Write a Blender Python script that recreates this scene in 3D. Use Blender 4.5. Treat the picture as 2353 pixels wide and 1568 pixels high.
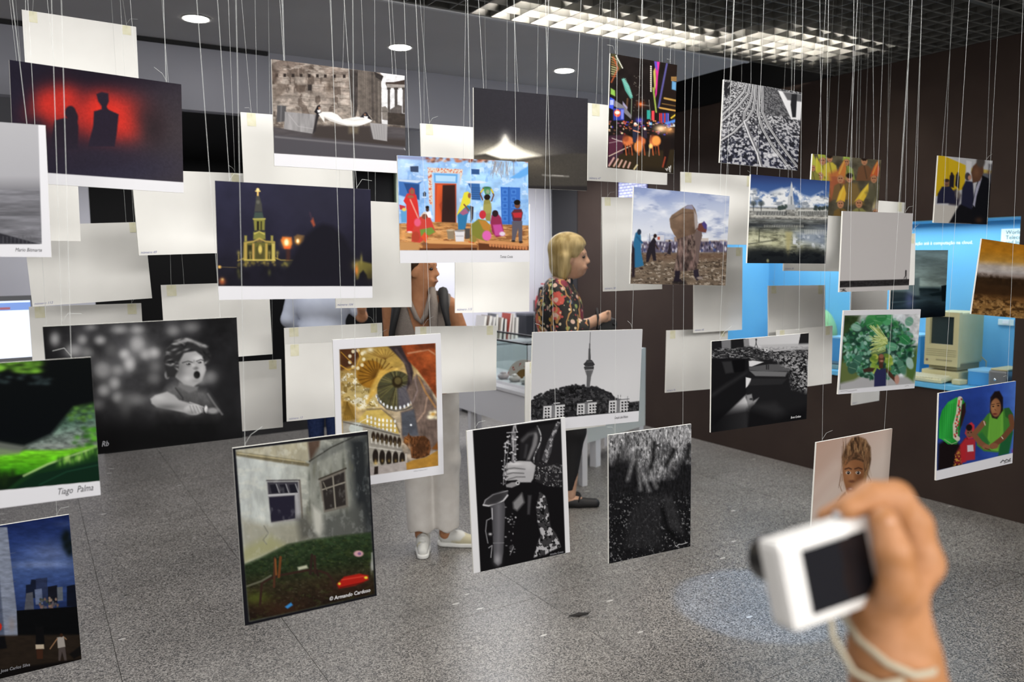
import bpy, bmesh, math, random
import numpy as np
from mathutils import Vector, Matrix, Euler
random.seed(7); np.random.seed(7)
scene = bpy.context.scene
for o in list(bpy.data.objects): bpy.data.objects.remove(o)
COL = scene.collection

# ------------------------------------------------------------------ camera
IMG_W, IMG_H, F_PX, EYE = 2353.0, 1568.0, 1838.0, 1.6
_p, _y, _r = math.radians(5.87), math.radians(31.4), math.radians(0.55)
_fw = Vector((math.sin(_y)*math.cos(_p), math.cos(_y)*math.cos(_p), -math.sin(_p)))
_r0 = Vector((math.cos(_y), -math.sin(_y), 0.0)); _u0 = _r0.cross(_fw)
_R = _r0*math.cos(_r) - _u0*math.sin(_r); _U = _u0*math.cos(_r) + _r0*math.sin(_r)
cam_data = bpy.data.cameras.new('camera'); cam = bpy.data.objects.new('camera', cam_data); COL.objects.link(cam)
cam_data.sensor_width = 36.0; cam_data.lens = 36.0*F_PX/IMG_W; cam_data.clip_start = 0.05
cam.matrix_world = Matrix(((_R.x,_U.x,-_fw.x,0.0),(_R.y,_U.y,-_fw.y,0.0),(_R.z,_U.z,-_fw.z,EYE),(0,0,0,1)))
cam_data.dof.use_dof = True; cam_data.dof.focus_distance = 2.65; cam_data.dof.aperture_fstop = 3.2
scene.camera = cam

# ------------------------------------------------------------------ world, exposure
world = bpy.data.worlds.new('world'); scene.world = world; world.use_nodes = True
world.node_tree.nodes['Background'].inputs[0].default_value = (0.55, 0.58, 0.62, 1)
world.node_tree.nodes['Background'].inputs[1].default_value = 0.10
scene.view_settings.view_transform = 'Standard'; scene.view_settings.look = 'None'
scene.view_settings.gamma = 1.0; scene.view_settings.use_curve_mapping = False
scene.view_settings.exposure = -0.02

GRID_Z = 2.865                       # underside of the open-cell ceiling

def area_light(name, loc, rot, sx, sy, power, color=(1,1,1), spread=math.pi):
    l = bpy.data.lights.new(name, 'AREA'); l.shape = 'RECTANGLE'; l.size = sx; l.size_y = sy
    l.energy = power; l.color = color; l.spread = spread
    o = bpy.data.objects.new(name, l); COL.objects.link(o); o.location = loc; o.rotation_euler = rot
    return o
# added fill lights behind the camera, without fittings, aimed at the prints
def fill_light(name, loc, aim, sx, sy, power, color=(1.0,0.975,0.945)):
    o = area_light(name, loc, (0,0,0), sx, sy, power, color); o.rotation_euler = (Vector(aim)-Vector(loc)).to_track_quat('-Z','Y').to_euler(); return o
fill_light('light_fill_front_left', (-2.4,-2.6,2.75), (0.9,3.0,1.5), 1.8, 0.8, 80)
fill_light('light_fill_front_mid', (0.4,-3.1,2.75), (1.8,3.2,1.3), 1.8, 0.8, 105)
fill_light('light_fill_front_right', (2.4,-3.1,2.75), (2.7,2.8,1.2), 1.6, 0.8, 95)
# added overhead fill just under the open grid, outside the view
area_light('light_fill_top_mid', (-0.3,1.3,2.84), (0,0,0), 2.0, 0.3, 32, (1.0,0.975,0.94))
area_light('light_fill_top_right', (1.6,1.75,2.84), (0,0,0), 1.8, 0.3, 31, (1.0,0.975,0.94))
area_light('light_fill_top_back', (0.2,2.9,2.84), (0,0,0), 2.0, 0.3, 15, (1.0,0.975,0.94))
area_light('light_fill_top_near', (-0.6,-1.0,2.84), (0,0,0), 2.4, 0.4, 16, (1.0,0.975,0.94))
# luminaires under the lower ceiling behind the prints
area_light('light_shop', (3.9,6.3,2.46), (0,0,0), 1.4, 1.2, 64, (0.97,0.97,1.0))
area_light('light_rear', (1.4,6.0,2.46), (0,0,0), 2.6, 0.5, 34, (0.97,0.97,1.0))
# lamp inside the display niche
area_light('light_niche', (5.30,3.6,1.80), (0,0,0), 0.35, 2.1, 11, (0.86,0.95,1.0))
# theatre spot with a blue gel washing the floor at the right
_s = bpy.data.lights.new('light_blue_spot', 'SPOT'); _s.energy = 210; _s.color = (0.38,0.62,1.0)
_s.spot_size = math.radians(17); _s.spot_blend = 0.25; _s.shadow_soft_size = 0.02
_so = bpy.data.objects.new('light_blue_spot', _s); COL.objects.link(_so); _so.location = (3.0, 2.55, 2.84)
_so.rotation_euler = (Vector((2.84,2.45,0))-Vector(_so.location)).to_track_quat('-Z','Y').to_euler()

# ------------------------------------------------------------------ helpers
def srgb(c):
    if isinstance(c, str): c = [int(c[i:i+2],16) for i in (1,3,5)]
    return tuple(((v/255)/12.92 if v/255 <= 0.04045 else ((v/255+0.055)/1.055)**2.4) for v in c)
MATS = {}
def mat(name, col, rough=0.6, metal=0.0, emit=None, es=0.0, spec=0.5, alpha=None, trans=0.0):
    if name in MATS: return MATS[name]
    m = bpy.data.materials.new(name); m.use_nodes = True
    b = m.node_tree.nodes['Principled BSDF']; c = srgb(col)
    b.inputs['Base Color'].default_value = (*c,1); b.inputs['Roughness'].default_value = rough
    b.inputs['Metallic'].default_value = metal; b.inputs['Specular IOR Level'].default_value = spec
    if emit: b.inputs['Emission Color'].default_value = (*srgb(emit),1); b.inputs['Emission Strength'].default_value = es
    if trans: b.inputs['Transmission Weight'].default_value = trans
    if alpha is not None: b.inputs['Alpha'].default_value = alpha
    MATS[name] = m; return m
def noisy(name, c1, c2, scale=20, detail=3, rough=0.7, bump=0.0, lo=0.35, hi=0.65, stretch=(1,1,1), spec=0.15):
    if name in MATS: return MATS[name]
    m = mat(name, c1, rough, spec=spec); nt = m.node_tree; b = nt.nodes['Principled BSDF']
    tc = nt.nodes.new('ShaderNodeTexCoord'); mp = nt.nodes.new('ShaderNodeMapping'); mp.inputs['Scale'].default_value = stretch
    n = nt.nodes.new('ShaderNodeTexNoise'); n.inputs['Scale'].default_value = scale; n.inputs['Detail'].default_value = detail
    r = nt.nodes.new('ShaderNodeValToRGB'); r.color_ramp.elements[0].position = lo; r.color_ramp.elements[1].position = hi
    r.color_ramp.elements[0].color = (*srgb(c1),1); r.color_ramp.elements[1].color = (*srgb(c2),1)
    nt.links.new(tc.outputs['Object'], mp.inputs[0]); nt.links.new(mp.outputs[0], n.inputs['Vector'])
    nt.links.new(n.outputs['Fac'], r.inputs[0]); nt.links.new(r.outputs[0], b.inputs['Base Color'])
    if bump:
        bp = nt.nodes.new('ShaderNodeBump'); bp.inputs['Strength'].default_value = bump; bp.inputs['Distance'].default_value = 0.003
        nt.links.new(n.outputs['Fac'], bp.inputs['Height']); nt.links.new(bp.outputs[0], b.inputs['Normal'])
    return m
def vcol_mat(name, rough=0.45, spec=0.4):
    if name in MATS: return MATS[name]
    m = mat(name, '#ffffff', rough, spec=spec); nt = m.node_tree
    a = nt.nodes.new('ShaderNodeAttribute'); a.attribute_name = 'ink'
    nt.links.new(a.outputs['Color'], nt.nodes['Principled BSDF'].inputs['Base Color']); return m

def empty(name, loc=(0,0,0), rot=(0,0,0)):
    o = bpy.data.objects.new(name, None); COL.objects.link(o); o.location = loc; o.rotation_euler = rot
    o.empty_display_size = 0.1; return o
def tag(o, label, cat, group=None):
    o['label'] = label; o['category'] = cat
    if group: o['group'] = group
    return o
def link(name, me, m=None, parent=None, smooth=False):
    o = bpy.data.objects.new(name, me); COL.objects.link(o)
    if m is not None:
        for mm in (m if isinstance(m,(list,tuple)) else [m]): me.materials.append(mm)
    if parent is not None: o.parent = parent
    if smooth: me.polygons.foreach_set('use_smooth', [True]*len(me.polygons))
    return o
def struct(o): o['kind'] = 'structure'; return o
def bm_mesh(bm, name):
    me = bpy.data.meshes.new(name); bmesh.ops.recalc_face_normals(bm, faces=bm.faces); bm.to_mesh(me); bm.free(); return me
def add_box(bm, lo, hi, M=None, bevel=0.0):
    g = bmesh.ops.create_cube(bm, size=1.0); vs = g['verts']
    for v in vs: v.co = Vector([lo[i]+(v.co[i]+0.5)*(hi[i]-lo[i]) for i in range(3)])
    if bevel:
        es = list({e for v in vs for e in v.link_edges})
        r = bmesh.ops.bevel(bm, geom=es, offset=bevel, segments=2, affect='EDGES', profile=0.6)
        vs = list({v for f in r['faces'] for v in f.verts} | {v for v in vs if v.is_valid})
    if M is not None:
        for v in vs: v.co = M @ v.co
    return vs
def box(name, lo, hi, m, parent=None, bevel=0.0):
    bm = bmesh.new(); add_box(bm, lo, hi, bevel=bevel); return link(name, bm_mesh(bm, name), m, parent)
def boxes(name, lst, m, parent=None):
    bm = bmesh.new()
    for lo, hi in lst: add_box(bm, lo, hi)
    return link(name, bm_mesh(bm, name), m, parent)
def add_tube(bm, pts, rad, n=8, cap=True):
    pts = [Vector(p) for p in pts]; rings = []
    rads = rad if isinstance(rad,(list,tuple)) else [rad]*len(pts)
    ref = Vector((0,0,1))
    if abs((pts[1]-pts[0]).normalized().dot(ref)) > 0.95: ref = Vector((1,0,0))
    for i, p in enumerate(pts):
        t = (pts[min(i+1,len(pts)-1)]-pts[max(i-1,0)]).normalized()
        a = t.cross(ref).normalized(); b = a.cross(t)
        rings.append([bm.verts.new(p+(a*math.cos(2*math.pi*k/n)+b*math.sin(2*math.pi*k/n))*rads[i]) for k in range(n)])
    for r1, r2 in zip(rings, rings[1:]):
        for k in range(n): bm.faces.new((r1[k], r1[(k+1)%n], r2[(k+1)%n], r2[k]))
    if cap: bm.faces.new(rings[0][::-1]); bm.faces.new(rings[-1])
def tube(name, pts, rad, m, parent=None, n=8, smooth=True):
    bm = bmesh.new(); add_tube(bm, pts, rad, n); return link(name, bm_mesh(bm,name), m, parent, smooth)
def lathe(name, prof, m, parent=None, n=24, loc=(0,0,0), M=None, cap=True):
    bm = bmesh.new(); rings = []
    for r, z in prof:
        rings.append([bm.verts.new((max(r,1e-4)*math.cos(2*math.pi*k/n), max(r,1e-4)*math.sin(2*math.pi*k/n), z)) for k in range(n)])
    for a, b in zip(rings, rings[1:]):
        for k in range(n): bm.faces.new((a[k], a[(k+1)%n], b[(k+1)%n], b[k]))
    if cap: bm.faces.new(rings[0][::-1]); bm.faces.new(rings[-1])
    if M is not None: bmesh.ops.transform(bm, matrix=M, verts=bm.verts)
    o = link(name, bm_mesh(bm,name), m, parent, True); o.location = loc; return o
def text_mesh(name, s, size, m, parent, M, shear=0.0, extrude=0.0, align='LEFT', bold=0.0):
    cu = bpy.data.curves.new('t', 'FONT'); cu.body = s; cu.size = size; cu.shear = shear; cu.extrude = extrude
    cu.align_x = align; cu.resolution_u = 2; cu.offset = bold
    o = bpy.data.objects.new('t', cu); COL.objects.link(o)
    me = bpy.data.meshes.new_from_object(o); bpy.data.objects.remove(o); bpy.data.curves.remove(cu)
    me.name = name; me.transform(M)
    return link(name, me, m, parent)
# ------------------------------------------------------------------ floor
def floor_mat():
    m = mat('terrazzo', '#777777', 0.38); nt = m.node_tree; b = nt.nodes['Principled BSDF']; N = nt.nodes.new; K = nt.links.new
    geo = N('ShaderNodeNewGeometry')
    n1 = N('ShaderNodeTexVoronoi'); n1.inputs['Scale'].default_value = 210
    n1s = N('ShaderNodeSeparateColor'); K(n1.outputs['Color'], n1s.inputs[0])
    r1 = N('ShaderNodeValToRGB'); e = r1.color_ramp.elements
    e[0].position = 0.0; e[0].color = (*srgb('#262627'),1); e[1].position = 1.0; e[1].color = (*srgb('#b2aea8'),1)
    x = e.new(0.5); x.color = (*srgb('#7d7974'),1)
    n2 = N('ShaderNodeTexNoise'); n2.inputs['Scale'].default_value = 2.2; n2.inputs['Detail'].default_value = 4
    mul = N('ShaderNodeMix'); mul.data_type = 'RGBA'; mul.blend_type = 'MULTIPLY'; mul.inputs[0].default_value = 0.45
    r2 = N('ShaderNodeValToRGB'); r2.color_ramp.elements[0].position = 0.3; r2.color_ramp.elements[0].color = (0.45,0.45,0.45,1); r2.color_ramp.elements[1].position = 0.68
    mp = N('ShaderNodeMapping'); mp.inputs['Rotation'].default_value = (0,0,math.radians(32)); mp.inputs['Scale'].default_value = (5.0,13.0,1)
    vo = N('ShaderNodeTexVoronoi'); vo.inputs['Scale'].default_value = 1.0; vo.inputs['Randomness'].default_value = 1.0
    lt = N('ShaderNodeMath'); lt.operation = 'LESS_THAN'; lt.inputs[1].default_value = 0.10
    sep = N('ShaderNodeSeparateColor'); gt = N('ShaderNodeMath'); gt.operation = 'GREATER_THAN'; gt.inputs[1].default_value = 0.80
    an = N('ShaderNodeMath'); an.operation = 'MULTIPLY'
    mx = N('ShaderNodeMix'); mx.data_type = 'RGBA'; mx.inputs[7].default_value = (*srgb('#c9c7c2'),1)
    for nn in (n1,n2): K(geo.outputs['Position'], nn.inputs['Vector'])
    K(geo.outputs['Position'], mp.inputs[0]); K(mp.outputs[0], vo.inputs['Vector'])
    K(n1s.outputs[0], r1.inputs[0]); K(n2.outputs['Fac'], r2.inputs[0])
    K(r1.outputs[0], mul.inputs[6]); K(r2.outputs[0], mul.inputs[7])
    K(vo.outputs['Distance'], lt.inputs[0]); K(vo.outputs['Color'], sep.inputs[0]); K(sep.outputs[0], gt.inputs[0])
    K(lt.outputs[0], an.inputs[0]); K(gt.outputs[0], an.inputs[1])
    K(an.outputs[0], mx.inputs[0]); K(mul.outputs[2], mx.inputs[6]); K(mx.outputs[2], b.inputs['Base Color'])
    rr = N('ShaderNodeMapRange'); rr.inputs[3].default_value = 0.28; rr.inputs[4].default_value = 0.46
    K(n2.outputs['Fac'], rr.inputs[0]); K(rr.outputs[0], b.inputs['Roughness'])
    return m
FLOORM = floor_mat()
floor = struct(box('floor', (-5.5,-3.5,-0.12), (6.2,8.2,-0.012), mat('floor_joint','#2c2b2a',0.9)))
XB = [-5.5,-4.4,-3.3,-1.95,-0.86,0.235,0.905,2.0,3.095,4.19,5.4]
for i in range(len(XB)-1):
    off = {3:0.29,4:0.29,5:0.0,6:0.0}.get(i,0.0)
    y = -3.5 + 0.0
    ys = [1.97+1.09*k+off for k in range(-5,6)]; ys = [-3.5]+[v for v in ys if -3.2 < v < 8.0]+[8.2]
    for a, b_ in zip(ys, ys[1:]):
        box('floor_slab', (XB[i]+0.0012,a+0.0012,-0.012), (XB[i+1]-0.0012,b_-0.0012,0.0), FLOORM, floor)

# ------------------------------------------------------------------ walls
BROWN = noisy('brown_wall_paint','#322824','#362c27',3,2,0.75)
NY0, NY1, NZ0, NZ1 = 2.475, 4.79, 0.77, 1.82
struct(boxes('wall_right', [((5.0,-3.5,0),(5.12,NY0,GRID_Z)), ((5.0,NY1,0),(5.12,6.85,GRID_Z)),
    ((5.0,NY0,0),(5.12,NY1,NZ0-0.03)), ((5.0,NY0,NZ1),(5.12,NY1,GRID_Z))], BROWN))
DARK = mat('charcoal_paint','#1f1e20',0.7)
struct(box('wall_right_end', (5.0,6.86,0), (5.4,7.33,GRID_Z), DARK))
BLACK = mat('black_void','#070708',0.5)
struct(box('wall_back', (0.51,7.45,0), (3.2,7.6,2.85), mat('black_gloss_wall','#040405',0.6,spec=0.15)))
LAV = noisy('pale_wall_paint','#cfcfd8','#d5d5dd',2,2,0.8)
struct(box('wall_back_left', (-5.5,7.45,0), (0.51,7.6,2.85), LAV))
struct(box('wall_back_right', (3.2,7.45,0), (6.2,7.6,2.85), LAV))
struct(box('wall_left', (-5.6,-3.5,0), (-5.5,7.6,3.6), LAV))
struct(box('wall_rear', (-5.6,-3.6,0), (5.2,-3.5,3.6), LAV))
struct(box('wall_shop', (5.4,6.86,0), (5.5,7.6,2.85), LAV))
struct(box('trim_1', (3.20,7.40,0), (3.24,7.46,2.49), mat('pale_green_trim','#aebfa6',0.4)))
struct(box('baseboard_back', (0.51,7.425,0), (3.2,7.449,0.09), mat('skirting','#1b1b1d',0.5)))
# ------------------------------------------------------------------ ceilings
PLAS = noisy('ceiling_plaster','#b6b6b9','#bcbcbf',2,2,0.85)
struct(box('ceiling', (-5.5,3.80,GRID_Z), (4.14,5.06,GRID_Z+0.035), PLAS))
struct(box('trim_2', (-5.5,3.775,GRID_Z-0.005), (4.14,3.80,GRID_Z+0.04), mat('fascia','#c3c4c8',0.6)))
struct(box('wall_bulkhead', (-5.5,5.06,2.485), (4.14,5.14,GRID_Z), noisy('bulkhead_paint','#8f9099','#95969f',2,2,0.8)))
struct(box('trim_3', (-3.0,5.035,GRID_Z-0.022), (1.36,5.061,GRID_Z-0.001), mat('shadow_gap','#141416',0.8)))
struct(box('ceiling_rear', (-5.5,5.14,2.485), (3.2,7.45,2.52), BLACK)); struct(box('ceiling_shop', (3.2,5.14,2.485), (4.14,7.45,2.52), PLAS))
struct(box('ceiling_plenum', (-5.6,-3.6,3.55), (5.6,7.6,3.62), BLACK))
struct(box('wall_plenum', (5.02,-3.6,GRID_Z), (5.1,7.6,3.55), BLACK))
struct(box('wall_plenum_back', (-5.5,7.0,2.86), (5.1,7.1,3.55), BLACK))
# open-cell louvre grid
GRIDM = mat('louvre_grey','#60605d',0.5)
grid = tag(empty('ceiling_grid',(0,0,0)),'grey open-cell louvre grid ceiling above the hanging prints','ceiling grid')
NX0, NXN, PX = 5.0-0.122*62, 62, 0.122
NYN, PY = 46, 0.1015
bmx = bmesh.new(); add_box(bmx,(NX0,-0.0022,0),(4.995,0.0022,0.055)); mex = bm_mesh(bmx,'blade_x')
bmy = bmesh.new(); add_box(bmy,(-0.0022,3.765-NYN*PY,0),(0.0022,3.765,0.055)); mey = bm_mesh(bmy,'blade_y')
mex.materials.append(GRIDM); mey.materials.append(GRIDM)
for k in range(NYN+1):
    o = link('louvre_blade', mex, None, grid); o.location = (0,3.765-k*PY,GRID_Z)
for k in range(NXN+1):
    o = link('louvre_blade', mey, None, grid); o.location = (4.99-k*PX,0,GRID_Z)
for yy in (2.34,):
    o = box('carrier_rail',(NX0,yy-0.014,GRID_Z-0.004),(4.99,yy+0.014,GRID_Z+0.004),GRIDM,grid)
# fluorescent battens above the grid
TUBE = mat('fluorescent_tube','#ffffff',0.4,emit='#fff6ea',es=150.0)
BAT = mat('batten_white','#dcdcd8',0.4)
def batten(x0, x1, y, z, label, es=None):
    e = tag(empty('fluorescent_batten',((x0+x1)/2,y,z)), label, 'ceiling light', 'battens above the louvre grid')
    h = (x1-x0)/2
    box('housing',(-h,-0.06,0.03),(h,0.06,0.09),BAT,e)
    for s in (-0.032,0.032): tube('tube',[(-h+0.02,s,0.012),(h-0.02,s,0.012)],0.013,TUBE,e,n=10)
    for s in (-h,h): box('end_cap',(s-0.012,-0.05,-0.004),(s+0.012,0.05,0.04),BAT,e)
batten(2.2,3.5,3.55,2.985,'lit fluorescent batten above the grid behind the glowing louvre cells')
batten(3.6,4.4,3.30,3.02,'second lit batten above the grid nearer the brown wall')
box('reflector',(2.1,3.768,GRID_Z+.004),(4.14,3.774,GRID_Z+.30),BAT,grid)
# recessed downlights
for i,(x,y) in enumerate([(0.86,4.545),(2.014,4.55),(3.218,4.56)]):
    e = tag(empty('recessed_downlight',(x,y,GRID_Z)),['round white recessed downlight, leftmost, by the ceiling slot','round white recessed downlight, middle of three, above the ruins print','round white recessed downlight, rightmost, above the dark glow print'][i],'ceiling light','downlights in the plaster ceiling')
    lathe('trim_ring',[(0.078,-0.004),(0.072,-0.006),(0.064,-0.004),(0.062,0.0),(0.078,0.0)],mat('ring_white','#e8e8e6',0.4),e,32,cap=False)
    lathe('lens',[(0.0,-0.003),(0.063,-0.003),(0.063,-0.001),(0.0,-0.001)],mat('downlight_lens','#ffffff',0.4,emit='#fffaf2',es=30.0),e,32)
# ------------------------------------------------------------------ display niche in the right wall
BLUE = noisy('niche_blue','#6ab2dc','#74bae0',2,2,0.6)
niche = empty('display_niche',(5.0,(NY0+NY1)/2,NZ0))
tag(niche,'bright blue lit display niche set into the dark brown wall','display niche')
def nb(name,lo,hi,m): return box(name,(lo[0]-5.0,lo[1]-(NY0+NY1)/2,lo[2]-NZ0),(hi[0]-5.0,hi[1]-(NY0+NY1)/2,hi[2]-NZ0),m,niche)
nb('back_panel',(5.55,NY0,NZ0),(5.60,NY1,NZ1),BLUE); nb('side_panel',(5.121,NY1,NZ0-0.03),(5.6,NY1+0.04,NZ1),BLUE)
nb('side_panel',(5.121,NY0-0.04,NZ0-0.03),(5.6,NY0-0.001,NZ1),BLUE); nb('top_panel',(5.121,NY0,NZ1+.001),(5.6,NY1,NZ1+0.04),BLUE)
nb('reveal',(5.004,NY1-.006,NZ0),(5.12,NY1-.001,NZ1),BLUE); nb('reveal',(5.004,NY0,NZ1-.005),(5.12,NY1,NZ1-.001),BLUE)
nb('counter',(4.985,NY0,NZ0-0.03),(5.6,NY1,NZ0),mat('niche_counter','#63b4e0',0.4))
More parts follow.
